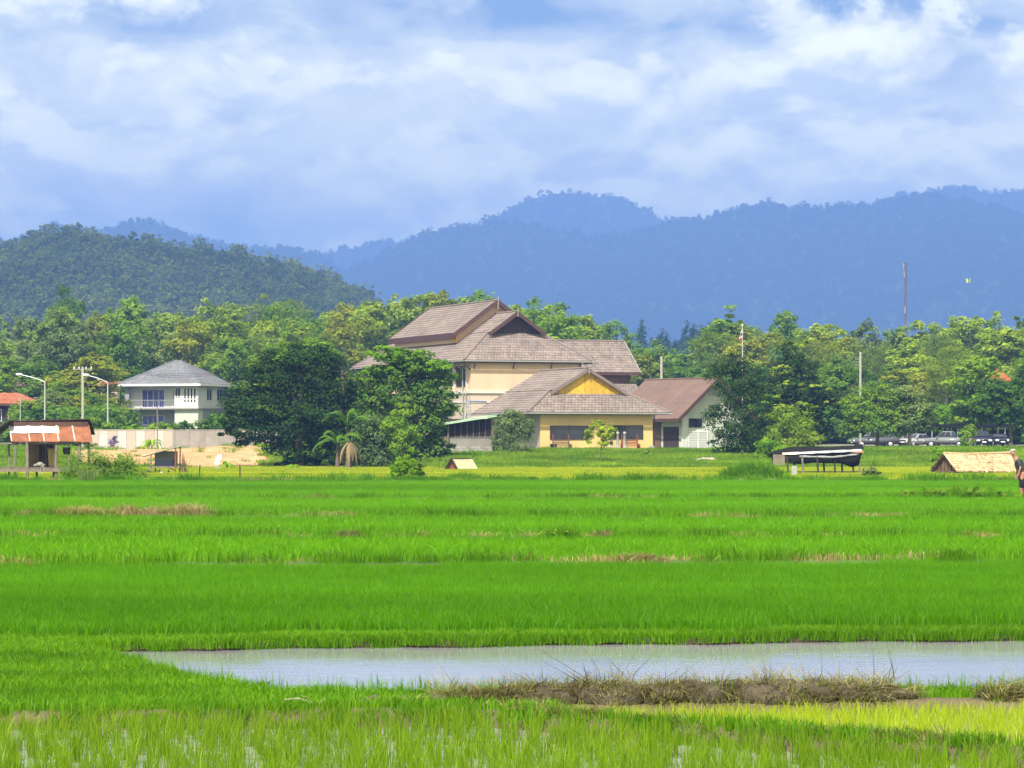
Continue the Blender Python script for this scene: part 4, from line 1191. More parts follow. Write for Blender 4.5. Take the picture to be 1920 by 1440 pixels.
clump('bund_hedge', 'long dark weed ridge on the bund by the bending person', 'weeds', 1800, 101, [('leaves', vine_heap(4.4, 0.36, 4200, 0.08), 'lf_mid'), ('blades', grass_mound(5.0, 0.9, 0.40, 2600, 0.016, 0.6), 'grass')])
for px, w, h_, lab in ((60, 1.0, 0.22, 'thin strewn straw at the far left of the bund'), (150, 1.9, 0.34, 'long low swath of dry straw on the bund'), (238, 0.95, 0.42, 'tidy dome of dry straw, middle one on the bund'), (285, 0.6, 0.36, 'smallest straw dome beside the middle one'), (350, 1.5, 0.46, 'biggest dry straw heap at the end of the straw bund')):
    clump('straw_heap', lab, 'straw heap', px, 76.3, [('blades', grass_mound(w, 0.7, h_, int(700 * w), 0.011, 1.1), 'straw')], 'straw heaps on the bund')
for px, Y, w, lab in ((655, 60.3, 0.9, 'brown straw tuft on the bund below the small grassy hump'), (790, 60.2, 0.8, 'faint straw litter right of the brown straw tuft'), (470, 48.2, 1.3, 'low straw streak in the field\'s left half'), (1130, 60.3, 0.7, 'pale straw wisp right of the lone weed hump'), (1200, 48.1, 1.2, 'low straw streak below the lone weed hump')):
    clump('straw_tuft', lab, 'straw tuft', px, Y, [('blades', grass_mound(w * 0.8, 0.5, 0.20, int(600 * w), 0.011, 1.2), 'mudstraw')], 'straw tufts on the nearer bunds')

# the dike of dug clods
mb_v, mb_q, mb_t = [], [], []
ico = bmesh.new(); bmesh.ops.create_icosphere(ico, subdivisions=2, radius=1.0)
ico_v = np.array([v.co[:] for v in ico.verts]); ico_f = np.array([[v.index for v in f.verts] for f in ico.faces]); ico.free()
def lumps(name, xs, ys, zs, rs, mat, sq=0.75):
    Vs, Fs = [], []
    for i, (x, y, z, r_) in enumerate(zip(xs, ys, zs, rs)):
        nse = 1 + 0.22 * np.sin(ico_v @ rng.normal(0, 3, 3) + i) + 0.12 * np.sin(ico_v @ rng.normal(0, 7, 3))
        v = ico_v * nse[:, None] * r_ * np.array([1.25, 1.0, sq]) + np.array([x, y, z])
        Fs.append(ico_f + len(ico_v) * i); Vs.append(v)
    return np_mesh(name, np.concatenate(Vs), np.concatenate(Fs), rng.uniform(0, 1, len(xs) * len(ico_v)))
cxs = np.concatenate([np.linspace(-0.50, 3.0, 90), np.linspace(3.7, 6.0, 40)]) + rng.normal(0, 0.03, 130)
crs = np.interp(cxs, [-1.2, -0.6, -0.4, 0.1, 0.3, 2.6, 2.9, 3.2, 3.8, 6], [0.05, 0.05, 0.085, 0.10, 0.125, 0.125, 0.105, 0.05, 0.055, 0.06]) * rng.uniform(0.75, 1.2, len(cxs))
cys = clod_line(cxs) + rng.normal(0, 0.07, len(cxs))
root = tag(link_mesh('clod_dike', lumps('clod_dike', cxs, cys, ground_z(cxs, cys) + crs * 0.2, crs, None), M['mud']), 'dark dike of dug up grassy clods along the near side of the pond', 'dike', kind='stuff')
strawv = variants('dike_straw', [blade_mesh('dike_straw', 50, 0, 0, 0.015, 0.055, 0.0065, 2.6, clump=0.05, curl=1.8) for _ in range(6)], M['mudstraw'])
greenv = variants('dike_blade', [blade_mesh('dike_blade', 16, 0, 0, 0.03, 0.08, 0.006, 1.4, clump=0.05, curl=1.6) for _ in range(6)], M['grass'])
k = rng.integers(0, len(cxs), 620)
an = rng.normal(0, 1, (620, 3)); an /= np.linalg.norm(an, axis=1)[:, None]; an[:, 2] = np.abs(an[:, 2])
pp = np.stack([cxs[k], cys[k], ground_z(cxs[k], cys[k]) + crs[k] * 0.15], -1) + an * crs[k][:, None] * np.array([1.1, 0.9, 0.62])
scatter('dike_straw_litter', 'tangled muddy straw on the clod dike', 'straw', pp, strawv, 0.7, 1.3, tilt=0.35)
k2 = rng.uniform(0, 1, 620) < 0.16
scatter('dike_grass', 'stray green blades drooping over the clod dike', 'grass', pp[k2] + np.array([0, 0, 0.02]), greenv, 0.6, 1.1, tilt=0.4)
lx = rng.uniform(-0.5, 3.2, 150); ly = near_dike(lx) + rng.normal(0.04, 0.06, 150)
lk = rng.uniform(0, 1, 150) < (0.5 + 0.5 * np.sin(lx * 3.0))
scatter('bund_straw_litter', 'pale dead straw on the low bund beside the pale rice', 'straw', np.stack([lx, ly, ground_z(lx, ly) + 0.02], -1)[lk], variants('low_straw', [blade_mesh('low_straw', 30, 0, 0, 0.015, 0.05, 0.006, 2.0, clump=0.07, curl=1.5) for _ in range(4)], M['mudstraw']), 0.6, 1.1, tilt=0.2)
for px, lab in ((700, 'lone brown clod heap at the left tip of the clod dike'), (775, 'second low clod heap near the dike\'s left tip')):
    x = X(px, 23.3); y = float(clod_line(x)) - 0.05
    t = thing('clod_heap', lab, 'clod heap', (x, y, gz(x, y)), 0, 'clod heaps at the dike tip')
    link_mesh('clods', lumps('clods', rng.normal(0, 0.08, 8), rng.normal(0, 0.05, 8), rng.uniform(0.0, 0.05, 8), rng.uniform(0.03, 0.06, 8), None), M['mud'], t)
    link_mesh('straw', blade_mesh('straw', 160, 0.34, 0.2, 0.03, 0.11, 0.006, 1.2, curl=1.5), M['straw'], t)
# the dead stalk on the turf
x, y = X(575, 23.0), 22.95
t = thing('dead_stalk', 'pale bent dead stalk lying on the turf strip', 'stalk', (x, y, gz(x, y) + 0.05))
MB().tube([(-0.16, 0, 0.03), (-0.06, 0.01, 0.035), (0.03, 0, 0.01), (0.10, 0.01, 0.005), (0.16, 0, 0.045)], [0.008, 0.010, 0.010, 0.008, 0.005], 6).build('stem', M['bark_pale'], t)
MB().tube([(0.03, 0, 0.01), (0.0, -0.03, 0.05), (-0.04, -0.05, 0.07)], [0.006, 0.004, 0.002], 5).build('twig', M['bark_pale'], t)
# ------------------------------------------------------------------ roofs
def slope(parent, name, p0, p1, q1, q0, mat, course=0.46, w=0.34, th=0.05, rib=0.03, thick=0.12, deck_mat=None):
    """one roof slope: a deck and its tiles in real courses (too small in the photo to pick apart singly: one part)"""
    p0, p1, q0, q1 = (Vector(v) for v in (p0, p1, q0, q1))
    e = (p1 - p0).normalized()
    upv = (q0 - p0) - e * (q0 - p0).dot(e)
    S = upv.length
    up = upv.normalized()
    n = e.cross(up).normalized()
    if n.z < 0: n = -n
    rows = max(2, int(round(S / course)))
    xq0, xq1, xp1 = (q0 - p0).dot(e), (q1 - p0).dot(e), (p1 - p0).dot(e)
    mb = MB()
    rr = random.Random(int(S * 100) + int(xp1 * 10))
    for r_ in range(rows):
        t0, t1 = r_ / rows, min(1.0, (r_ + 1.1) / rows)
        l0, l1 = xq0 * t0, xq0 * t1
        r0, r1 = xp1 + (xq1 - xp1) * t0, xp1 + (xq1 - xp1) * t1
        k = math.floor(min(l0, l1) / w) - 1
        off = 0.5 * w if r_ % 2 else 0.0
        rowtone = rr.uniform(-0.12, 0.12)
        while k * w + off < max(r0, r1):
            a, b = k * w + off, (k + 1) * w + off
            k += 1
            a0, b0 = max(a, l0), min(b, r0)
            a1, b1 = max(a, l1), min(b, r1)
            if b0 - a0 < 0.01 and b1 - a1 < 0.01: continue
            if b0 < a0: a0 = b0 = max(l0, min(r0, (a + b) / 2))
            if b1 < a1: a1 = b1 = max(l1, min(r1, (a + b) / 2))
            B, T = p0 + up * (S * t0), p0 + up * (S * t1)
            tn = min(1, max(0, rr.gauss(0.5, 0.2) + rowtone))
            mb.add([B + e * a0 + n * th, B + e * (a0 + b0) / 2 + n * (th + rib), B + e * b0 + n * th,
                    T + e * a1 + n * 0.012, T + e * (a1 + b1) / 2 + n * (0.012 + rib), T + e * b1 + n * 0.012, B + e * a0, B + e * b0],
                   [(0, 1, 4, 3), (1, 2, 5, 4), (6, 7, 2, 1), (6, 1, 0)], tn)
    o = mb.build('roof_tiles', mat, parent)
    o['kind'] = 'stuff'
    MB().prism([p0, p1, q1, q0], -n * thick).build('roof_deck', deck_mat or M['fascia'], parent)
    return o
def line_cap(parent, name, pts, r_, mat):
    MB().tube(pts, r_, 6).build(name, mat, parent)
def dutch_roof(parent, W, L, ze, tp, d, mat, ov=0.9, back='dutch', gable_mat=None, gable_in=0.1, fascia=None, fz=0.26):
    fascia = fascia or M['fascia']
    hs = ze + d * tp
    zr = ze + W / 2 * tp
    yb = L if back == 'gable' else L - d
    yB = L if back == 'gable' else L - d + ov * 0.6
    # lower skirts
    slope(parent, 's', (0, L, ze), (0, 0, ze), (d, d, hs), (d, yb, hs), mat)
    slope(parent, 's', (0, 0, ze), (W, 0, ze), (W - d, d, hs), (d, d, hs), mat)
    slope(parent, 's', (W, 0, ze), (W, L, ze), (W - d, yb, hs), (W - d, d, hs), mat)
    if back == 'dutch':
        slope(parent, 's', (W, L, ze), (0, L, ze), (d, L - d, hs), (W - d, L - d, hs), mat)
    # upper slopes run past the gable
    y0 = d - ov
    slope(parent, 's', (d, yB, hs + 0.03), (d, y0, hs + 0.03), (W / 2, y0, zr + 0.03), (W / 2, yB, zr + 0.03), mat)
    slope(parent, 's', (W - d, y0, hs + 0.03), (W - d, yB, hs + 0.03), (W / 2, yB, zr + 0.03), (W / 2, y0, zr + 0.03), mat)
    gm = gable_mat or M['darkwood']
    yg = y0 + gable_in
    n = 11
    for i in range(n):                       # gable boards
        xa, xb = d + (W - 2 * d) * i / n, d + (W - 2 * d) * (i + 1) / n
        za = hs - 0.3
        def top(x): return ze + min(x, W - x) * tp - 0.16
        poly = [(xa + 0.01, yg, za), (xb - 0.01, yg, za), (xb - 0.01, yg, max(za + .05, top(xb)))]
        if xa < W / 2 < xb: poly.append((W / 2, yg, top(W / 2)))
        poly.append((xa + 0.01, yg, max(za + .05, top(xa))))
        MB().prism(poly, (0, 0.05 + 0.02 * (i % 2), 0), random.uniform(0.25, 0.75)).build('gable_board', gm, parent)
    for s in (0, 1):                         # barge boards
        xa = d - 0.25 if s == 0 else W - d + 0.25
        MB().bar((xa, y0 - 0.05, hs - 0.18 - 0.08), (W / 2 + (0.12 if s == 0 else -0.12), y0 - 0.05, zr - 0.02), 0.10, fz + 0.1, up=(0, 0, 1)).build('barge_board', fascia, parent)
    MB().bar((W / 2, y0 - 0.1, zr - 0.5), (W / 2, y0 - 0.1, zr + 0.45), 0.09).build('finial', M['bark_pale'], parent)
    # eaves
    for a, b in (((0, L, ze), (0, 0, ze)), ((0, 0, ze), (W, 0, ze)), ((W, 0, ze), (W, L, ze))):
        a, b = Vector(a), Vector(b)
        dr = (b - a).normalized()
        outv = Vector((dr.y, -dr.x, 0)) * 0.05
        MB().bar(a + outv - Vector((0, 0, fz / 2 + 0.01)), b + outv - Vector((0, 0, fz / 2 + 0.01)), 0.06, fz).build('fascia', fascia, parent)
        MB().bar(a + outv * 2.6 - Vector((0, 0, 0.07)), b + outv * 2.6 - Vector((0, 0, 0.07)), 0.12, 0.12).build('gutter', M['gutter'], parent)
    for s in (0, 1):
        f = (lambda x: x) if s == 0 else (lambda x: W - x)
        line_cap(parent, 'hip_cap', [(f(0), 0, ze + 0.08), (f(d), d, hs + 0.08)], 0.11, M['ridge'])
        if back == 'dutch':
            line_cap(parent, 'hip_cap', [(f(0), L, ze + 0.08), (f(d), L - d, hs + 0.08)], 0.11, M['ridge'])
    line_cap(parent, 'ridge_cap', [(W / 2, y0, zr + 0.1), (W / 2, yB, zr + 0.1)], 0.12, M['ridge'])
    return hs, zr
def window(parent, x0, x1, z0, z1, y, n=4, frame=None, glass=None, depth=0.10, axis='y', sgn=-1, fw=0.06):
    """a window set 3 cm proud of a wall: frame bars and one pane per light. axis: wall normal"""
    frame = frame or M['darkwood']; glass = glass or M['glass']
    def mk(a0, a1, b0, b1, d0, d1):
        mb = MB()
        if axis == 'y': mb.box(a0, a1, min(y + sgn * d0, y + sgn * d1), max(y + sgn * d0, y + sgn * d1), b0, b1)
        else: mb.box(min(y + sgn * d0, y + sgn * d1), max(y + sgn * d0, y + sgn * d1), a0, a1, b0, b1)
        return mb
    fr = mk(x0, x1, z0, z0 + fw, 0.005, 0.07).build('window', frame, parent)
    for a in ((x0, x1, z1 - fw, z1), (x0, x0 + fw, z0 + fw, z1 - fw), (x1 - fw, x1, z0 + fw, z1 - fw)):
        mk(*a, 0.005, 0.07).build('frame', frame, fr)
    wd = (x1 - x0 - 2 * fw) / n
    for i in range(n):
        a0, a1 = x0 + fw + i * wd, x0 + fw + (i + 1) * wd
        if i: mk(a0 - fw * 0.4, a0 + fw * 0.4, z0 + fw, z1 - fw, 0.004, 0.065).build('frame', frame, fr)
        mk(a0 + fw * 0.4, a1 - fw * 0.4, z0 + fw, z1 - fw, 0.01, 0.03).build('pane', glass, fr)
    return fr

TH = R(21)
# ------------------------------------------------------------------ the big two-storey house with the double gabled roof
YA = 315.0
xa_ = X(870, YA)
gA = 1.25
A = thing('big_house', 'large cream house with double gabled brown tiled roof', 'house', (xa_, YA, gA), TH)
W, L, ze, tp, d = 14.2, 37.0, Z(675, YA) - gA, 0.725, 4.15
hs, zr = dutch_roof(A, W, L, ze, tp, d, M['tile'], ov=1.0, gable_in=0.85)
# upper tier
r2y0, r2y1, hw = 9.0, 30.5, 4.85
z2r = zr + 1.45
z2e = z2r - hw * tp
c_ = W / 2
slope(A, 's', (c_ - hw, r2y1, z2e), (c_ - hw, r2y0, z2e), (c_, r2y0, z2r), (c_, r2y1, z2r), M['tile'])
slope(A, 's', (c_ + hw, r2y0, z2e), (c_ + hw, r2y1, z2e), (c_, r2y1, z2r), (c_, r2y0, z2r), M['tile'])
for s in (-1, 1):
    MB().bar((c_ + s * (hw + 0.06), r2y0, z2e - 0.24), (c_ + s * (hw + 0.06), r2y1, z2e - 0.24), 0.08, 0.62).build('fascia', M['fascia'], A)
    for yy in (r2y0 - 0.06, r2y1 + 0.06):
        MB().bar((c_ + s * (hw + 0.1), yy, z2e - 0.20), (c_ - s * 0.1, yy, z2r - 0.02), 0.10, 0.42).build('barge_board', M['fascia'], A)
line_cap(A, 'ridge_cap', [(c_, r2y0, z2r + 0.07), (c_, r2y1, z2r + 0.07)], 0.12, M['ridge'])
MB().bar((c_, r2y0 - 0.15, z2r - 0.9), (c_, r2y0 - 0.15, z2r + 0.5), 0.10).build('finial', M['bark_pale'], A)
gy_ = r2y0 + 0.7
MB().prism([(c_ - hw + 0.4, gy_, z2e - 1.0), (c_ + hw - 0.4, gy_, z2e - 1.0), (c_ + hw - 0.4, gy_, z2e + 0.10), (c_, gy_, z2r - 0.18), (c_ - hw + 0.4, gy_, z2e + 0.10)], (0, r2y1 - r2y0 - 1.4, 0)).build('clerestory_wall', M['cream'], A)
MB().box(c_ - hw + 0.25, c_ - hw + 0.38, r2y0 + 0.3, r2y0 + 1.6, z2e - 0.9, z2e - 0.2).build('gable_end_panel', M['yellow_straw'], A)
# walls
o1, o2 = 0.95, 0.55
zf = Z(737, YA) - gA
MB().box(o1, W - o1, o2, L - 1, zf + 0.28, ze + 0.35).build('upper_wall', M['cream'], A)
MB().box(o1 + 0.02, W - o1 - 0.02, o2 + 0.02, L - 1, -1.5, zf).build('lower_wall', M['cream_low'], A)
MB().box(o1 - 0.10, W - o1 + 0.10, o2 - 0.12, L - 0.9, zf, zf + 0.28).build('floor_band', M['band'], A)
MB().box(o1 - 0.06, W - o1 + 0.06, o2 - 0.06, L - 0.95, zf - 0.95, zf - 0.80).build('ledge', M['band'], A)
for i in range(7):
    xx = o1 + 1.6 + i * 1.75
    MB().box(xx, xx + 0.03, o2 - 0.012, o2, zf + 0.3, ze + 0.1).build('wall_joint', M['cream_low'], A)
# struts under the eaves
for xx in (1.3, 5.6, 9.8, 13.0):
    MB().bar((xx, o2, ze - 0.85), (xx, 0.08, ze - 0.12), 0.08, 0.1).build('eave_strut', M['fascia'], A)
for yy in (0.7, 4.5, 8.5, 12.5, 16.5, 20.5, 24.5, 28.5, 32.5, 35.5):
    MB().bar((o1, yy, ze - 1.0), (0.08, yy, ze - 0.12), 0.08, 0.1).build('eave_strut', M['fascia'], A)
# side windows and pilasters on the long wall
for yy in (2.2, 6.2, 10.2, 14.2, 18.2, 22.2, 26.2, 30.2):
    window(A, yy, yy + 2.6, zf + 0.75, zf + 2.85, o1, 3, axis='x', sgn=-1)
for yy in (1.6, 5.5, 9.5, 13.5, 17.5, 21.5):
    MB().box(o1 - 0.10, o1, yy, yy + 0.3, zf + 0.28, ze).build('pilaster', M['band'], A)
MB().tube([(0.05, 2.6, ze - 0.1), (0.25, 2.6, ze - 0.5), (0.8, 2.6, ze - 0.9), (0.82, 2.6, 0.2)], 0.07, 6).build('downpipe', M['gutter'], A)
MB().tube([(0.05, 1.7, ze - 0.1), (0.3, 1.7, ze - 0.5), (0.82, 1.7, ze - 0.9), (0.82, 1.7, 0.2)], 0.06, 6).build('downpipe', M['gutter'], A)
# rear wing
wy0 = 10.0
weav = Z(698, 331) - gA
wx1 = 24.0
wr = weav + 4.6 * 0.76
slope(A, 's', (W - 1.2, wy0, weav), (wx1, wy0, weav), (wx1, wy0 + 4.6, wr), (W - 4.5, wy0 + 4.6, wr), M['tile'])
slope(A, 's', (wx1, wy0 + 9.2, weav), (W - 1.2, wy0 + 9.2, weav), (W - 4.5, wy0 + 4.6, wr), (wx1, wy0 + 4.6, wr), M['tile'])
line_cap(A, 'ridge_cap', [(W - 4.5, wy0 + 4.6, wr + 0.06), (wx1, wy0 + 4.6, wr + 0.06)], 0.12, M['ridge'])
MB().bar((W - 1.2, wy0 - 0.05, weav - 0.15), (wx1, wy0 - 0.05, weav - 0.15), 0.06, 0.3).build('fascia', M['fascia'], A)
MB().bar((wx1 + 0.05, wy0, weav - 0.06), (wx1 + 0.05, wy0 + 4.6, wr - 0.06), 0.08, 0.3).build('barge_board', M['gutter'], A)
MB().bar((wx1 + 0.05, wy0 + 9.2, weav - 0.06), (wx1 + 0.05, wy0 + 4.6, wr - 0.06), 0.08, 0.3).build('barge_board', M['gutter'], A)
MB().prism([(wx1 - 0.8, wy0 + 0.8, -1.2), (wx1 - 0.8, wy0 + 8.4, -1.2), (wx1 - 0.8, wy0 + 8.4, weav + 0.5), (wx1 - 0.8, wy0 + 4.6, wr - 0.2), (wx1 - 0.8, wy0 + 0.8, weav + 0.5)], (-(wx1 - 0.8 - W + 1.0), 0, 0)).build('wing_wall', M['brownwood'], A)
slope(A, 's', (W + 1, wy0 - 2.6, weav - 2.9), (wx1 - 0.3, wy0 - 2.6, weav - 2.9), (wx1 - 0.3, wy0 + 0.6, weav - 1.2), (W + 1, wy0 + 0.6, weav - 1.2), M['tile'])

# ------------------------------------------------------------------ the yellow house in front
YB = 281.0
gB = Z(845, YB)
B = thing('yellow_house', 'single storey yellow house with golden gable and brown tiled roof', 'house', (X(990, YB), YB, gB), TH)
W, L, ze, tp, d = 14.25, 15.0, Z(773, YB) - gB, 0.575, 3.55
hs, zr = dutch_roof(B, W, L, ze, tp, d, M['tile'], ov=0.85, back='gable', gable_mat=M['yellow_straw'], gable_in=0.30, fascia=M['ridge'], fz=0.16)
for s in (-1, 1):
    MB().bar((W / 2 - s * 0.2, d - 0.95, zr - 0.1), (W / 2 + s * 0.75, d - 0.95, zr + 0.55), 0.08, 0.10).build('crossed_finial', M['ridge'], B)
o1, o2 = 1.5, 0.72
MB().box(o1, W - o1, o2, L - 0.5, 0.0, ze + 0.3).build('front_wall', M['yellow_wall'], B)
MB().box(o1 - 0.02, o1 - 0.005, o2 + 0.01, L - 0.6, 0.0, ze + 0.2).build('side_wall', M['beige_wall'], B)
MB().box(o1 - 0.35, W - o1 + 0.3, o2 - 0.35, L, -0.7, -0.005).build('plinth', M['orange'], B)
def bx_(px, zoff=0):
    # front wall: column in the photo to a local x
    lo, hi = o1, W - o1
    return lo + (px - 1013) / (1228 - 1013) * (hi - lo)
zb = lambda py: Z(py, 282.5) - gB
window(B, bx_(1031), bx_(1104), zb(824), zb(798), o2, 2, axis='y')
window(B, bx_(1140), bx_(1209), zb(823), zb(797), o2, 2, axis='y')
window(B, 3.0, 6.0, zb(823), zb(799), o1 - 0.02, 3, axis='x')
window(B, 8.0, 11.0, zb(823), zb(799), o1 - 0.02, 3, axis='x')
MB().tube([(W - o1 + 0.12, o2 - 0.06, 0.0), (W - o1 + 0.12, o2 - 0.06, ze - 0.1)], 0.06, 6).build('downpipe', M['darkwood'], B)
MB().box(W - o1 - 3.2, W - o1 - 0.1, o2 - 0.03, o2 - 0.005, -0.02, 0.12).build('skirting', M['orange'], B)
# things along the yellow wall
def on_B(lx, ly, lz=0.0):
    v = Matrix.Rotation(TH, 3, 'Z') @ Vector((lx, ly, lz)) + Vector((X(990, YB), YB, gB))
    return v
def swing(px, label, m1):
    p_ = on_B(bx_(px), o2 - 1.0)
    t = thing('garden_bench', label, 'bench', (p_.x, p_.y, gz(p_.x, p_.y) + 0.0), TH, 'garden benches by the yellow wall')
    h0 = p_.z - gz(p_.x, p_.y)
    for s in (-0.85, 0.85):
        MB().tube([(s * 0.95, 0.3, 0), (s * 0.9, 0.25, 1.55)], 0.05, 6).build('back_post', M['redwood'], t)
        MB().box(s - 0.04, s + 0.04, -0.25, 0.28, 0, 0.62).build('arm', m1, t)
    MB().box(-0.85, 0.85, -0.25, 0.22, 0.40, 0.48).build('seat', m1, t)
    for k in range(3):
        MB().box(-0.85, 0.85, 0.2, 0.24, 0.56 + k * 0.16, 0.67 + k * 0.16).build('back_slat', m1, t)
swing(1046, 'brown garden bench under the left yellow wall window', M['brownwood'])
swing(1177, 'dark garden bench under the right yellow wall window', M['redwood'])
for i, (px, h_, lab) in enumerate(((1138, 1.45, 'leftmost pale turned post by the yellow wall'), (1150, 1.75, 'second pale turned post by the yellow wall'), (1163, 1.75, 'tallest rightmost pale turned post by the yellow wall'))):
    p_ = on_B(bx_(px), o2 - 1.3)
    t = thing('turned_post', lab, 'post', (p_.x, p_.y, gz(p_.x, p_.y)), TH, 'pale posts by the yellow wall')
    MB().lathe([(0.20, 0), (0.20, 0.15), (0.12, 0.2), (0.15, 0.6), (0.11, h_ - 0.25), (0.16, h_ - 0.2), (0.16, h_ - 0.1), (0.05, h_)], 10).build('shaft', M['concrete_pale'], t, True)
    MB().box(-0.22, 0.22, -0.22, 0.22, -0.1, 0.06).build('base', M['concrete'], t)
p_ = on_B(bx_(1031), o2 - 0.9)
t = thing('plant_pot', 'dark pot on the terrace beside the left garden bench', 'pot', (p_.x, p_.y, gz(p_.x, p_.y)))
MB().lathe([(0.18, 0), (0.30, 0.3), (0.33, 0.6), (0.26, 0.62), (0.24, 0.5)], 12).build('pot_body', M['black'], t, True)
p_ = on_B(bx_(1222), o2 - 0.5)
t = thing('cement_block', 'pale cement block at the right corner of the yellow wall', 'block', (p_.x, p_.y, gz(p_.x, p_.y)))
MB().box(-0.25, 0.25, -0.2, 0.2, -0.05, 0.4).box(-0.2, 0.2, -0.15, 0.15, 0.4, 0.46).build('block_body', M['concrete_pale'], t)

# ------------------------------------------------------------------ annex with the maroon roof
YC = 303.0
TC = R(33)
gC = Z(844, YC)
C = thing('annex', 'pale annex with plain maroon roof and white louvred gable', 'house', (X(1274, YC), YC, gC), TC)
ze = Z(785, YC) - gC; rise = 4.05; run = 4.75; Lc = 12.5
W = 2 * run
slope(C, 's', (0, Lc, ze), (0, 0, ze), (run, 0, ze + rise), (run, Lc, ze + rise), M['tile_maroon'], course=0.3, w=0.3, th=0.02, rib=0.008)
slope(C, 's', (W, 0, ze), (W, Lc, ze), (run, Lc, ze + rise), (run, 0, ze + rise), M['tile_maroon'], course=0.3, w=0.3, th=0.02, rib=0.008)
line_cap(C, 'ridge_cap', [(run, 0, ze + rise + 0.04), (run, Lc, ze + rise + 0.04)], 0.10, M['tile_maroon'])
for s in (0, 1):
    MB().bar((0 - 0.1 if s == 0 else W + 0.1, -0.05, ze - 0.14), (run + (0.1 if s == 0 else -0.1), -0.05, ze + rise - 0.05), 0.08, 0.34).build('barge_board', M['fascia'], C)
MB().bar((-0.06, 0, ze - 0.16), (-0.06, Lc, ze - 0.16), 0.06, 0.32).build('fascia', M['fascia'], C)
MB().prism([(1.1, 0.9, -0.6), (W - 1.1, 0.9, -0.6), (W - 1.1, 0.9, ze + 0.75), (run, 0.9, ze + rise - 0.25), (1.1, 0.9, ze + 0.75)], (0, Lc - 1.6, 0)).build('wall', M['greenwhite'], C)
MB().box(0.9, 1.6, 0.78, 0.9, -0.6, ze + 0.3).build('corner_pillar', M['white_wall'], C)
MB().box(1.05, 1.09, 1.6, 4.2, 0, 2.3).build('side_door', M['darkwood'], C)
MB().box(1.03, 1.09, 4.6, 11.0, -0.2, ze - 0.1).build('side_panel', M['brownwood'], C)
g1 = MB().box(1.75, 4.0, 0.80, 0.88, 0.05, 0.12).build('louvre_screen', M['white_paint'], C)
for i in range(11):
    MB().box(1.75, 4.0, 0.79, 0.87, 0.18 + i * 0.16, 0.28 + i * 0.16).build('slat', M['white_paint'], g1)
for x_p in (1.68, 2.85, 4.0):
    MB().box(x_p, x_p + 0.08, 0.76, 0.88, 0.0, 2.0).build('upright', M['white_paint'], g1)
window(C, 1.8, 3.4, 2.25, 3.15, 0.9, 3, frame=M['darkwood'])
# blue ladder frame against the big house
tl = thing('step_ladder', 'blue and white ladder frame standing against the big house', 'ladder', (X(876, 300), 300, gz(X(876, 300), 300)))
zt = Z(752, 300) - gz(X(876, 300), 300); zb_ = Z(792, 300) - gz(X(876, 300), 300)
MB().tube([(-0.75, 0, zb_ - 2.2), (0.10, 0, zt)], 0.07, 6).build('leg', M['metal'], tl)
MB().tube([(0.75, 0, zb_ - 2.2), (0.15, 0, zt)], 0.07, 6).build('leg', M['metal'], tl)
MB().tube([(-0.05, 0, zt), (1.9, 0.2, zt - 0.05)], 0.07, 6).build('top_rail', M['blue_paint'], tl)
for k in range(4):
    f = 0.35 + k * 0.17
    MB().tube([(lerp(0.10, -0.75, 1 - f), 0, lerp(zt, zb_ - 2.2, 1 - f)), (lerp(0.15, 0.75, 1 - f), 0, lerp(zt, zb_ - 2.2, 1 - f))], 0.04, 5).build('rung', M['blue_paint'], tl)

# ------------------------------------------------------------------ white two-storey house
YD = 384.0
TD = R(-20)
gD = Z(816, YD)
xD, yD = X(375, YD), YD                    # nearest eave corner
D = thing('white_house', 'white two storey house with grey hip roof and blue curtained balcony doors', 'house', (xD, yD, gD), TD)
Wd, Ld, ze, tp = 11.4, 10.5, Z(719, YD) - gD, 0.56
# local: x from -Wd (left) to 0 (corner), y back
zr = ze + Ld / 2 * tp
x0, x1 = -Wd, 0.0
h_ = Ld / 2
for q in (((x0, 0, ze), (x1, 0, ze), (x1 - h_, h_, zr), (x0 + h_, h_, zr)), ((x1, 0, ze), (x1, Ld, ze), (x1 - h_, h_, zr), (x1 - h_, h_, zr)),
          ((x1, Ld, ze), (x0, Ld, ze), (x0 + h_, h_, zr), (x1 - h_, h_, zr)), ((x0, Ld, ze), (x0, 0, ze), (x0 + h_, h_, zr), (x0 + h_, h_, zr))):
    slope(D, 's', *q, M['tile_grey'], course=0.36, w=0.33, deck_mat=M['fascia_grey'])
for a, b in (((x0, 0, ze), (x0 + h_, h_, zr)), ((x1, 0, ze), (x1 - h_, h_, zr)), ((x0, Ld, ze), (x0 + h_, h_, zr)), ((x1, Ld, ze), (x1 - h_, h_, zr)), ((x0 + h_, h_, zr), (x1 - h_, h_, zr))):
    line_cap(D, 'hip_cap', [Vector(a) + Vector((0, 0, 0.07)), Vector(b) + Vector((0, 0, 0.07))], 0.10, M['tile_grey'])
for a, b in (((x0, -0.04, ze), (x1, -0.04, ze)), ((x1 + 0.04, 0, ze), (x1 + 0.04, Ld, ze)), ((x0 - 0.04, 0, ze), (x0 - 0.04, Ld, ze))):
    MB().bar(Vector(a) - Vector((0, 0, 0.14)), Vector(b) - Vector((0, 0, 0.14)), 0.06, 0.28).build('fascia', M['white_paint'], D)
zs = Z(764, YD) - gD
wx0, wx1_ = x0 + 0.55, x1 - 0.7
MB().box(wx0 + 0.0, wx1_, 1.9, Ld - 0.9, zs, ze + 0.3).build('upper_wall', M['white_wall'], D)
MB().box(wx0 + 0.6, wx1_ - 0.02, 2.3, Ld - 0.95, -2.5, zs - 0.2).build('lower_wall', M['grey_wall'], D)
MB().box(wx0 - 0.3, wx1_ + 0.2, 0.55, Ld - 0.8, zs - 0.2, zs).build('balcony_slab', M['concrete_pale'], D)
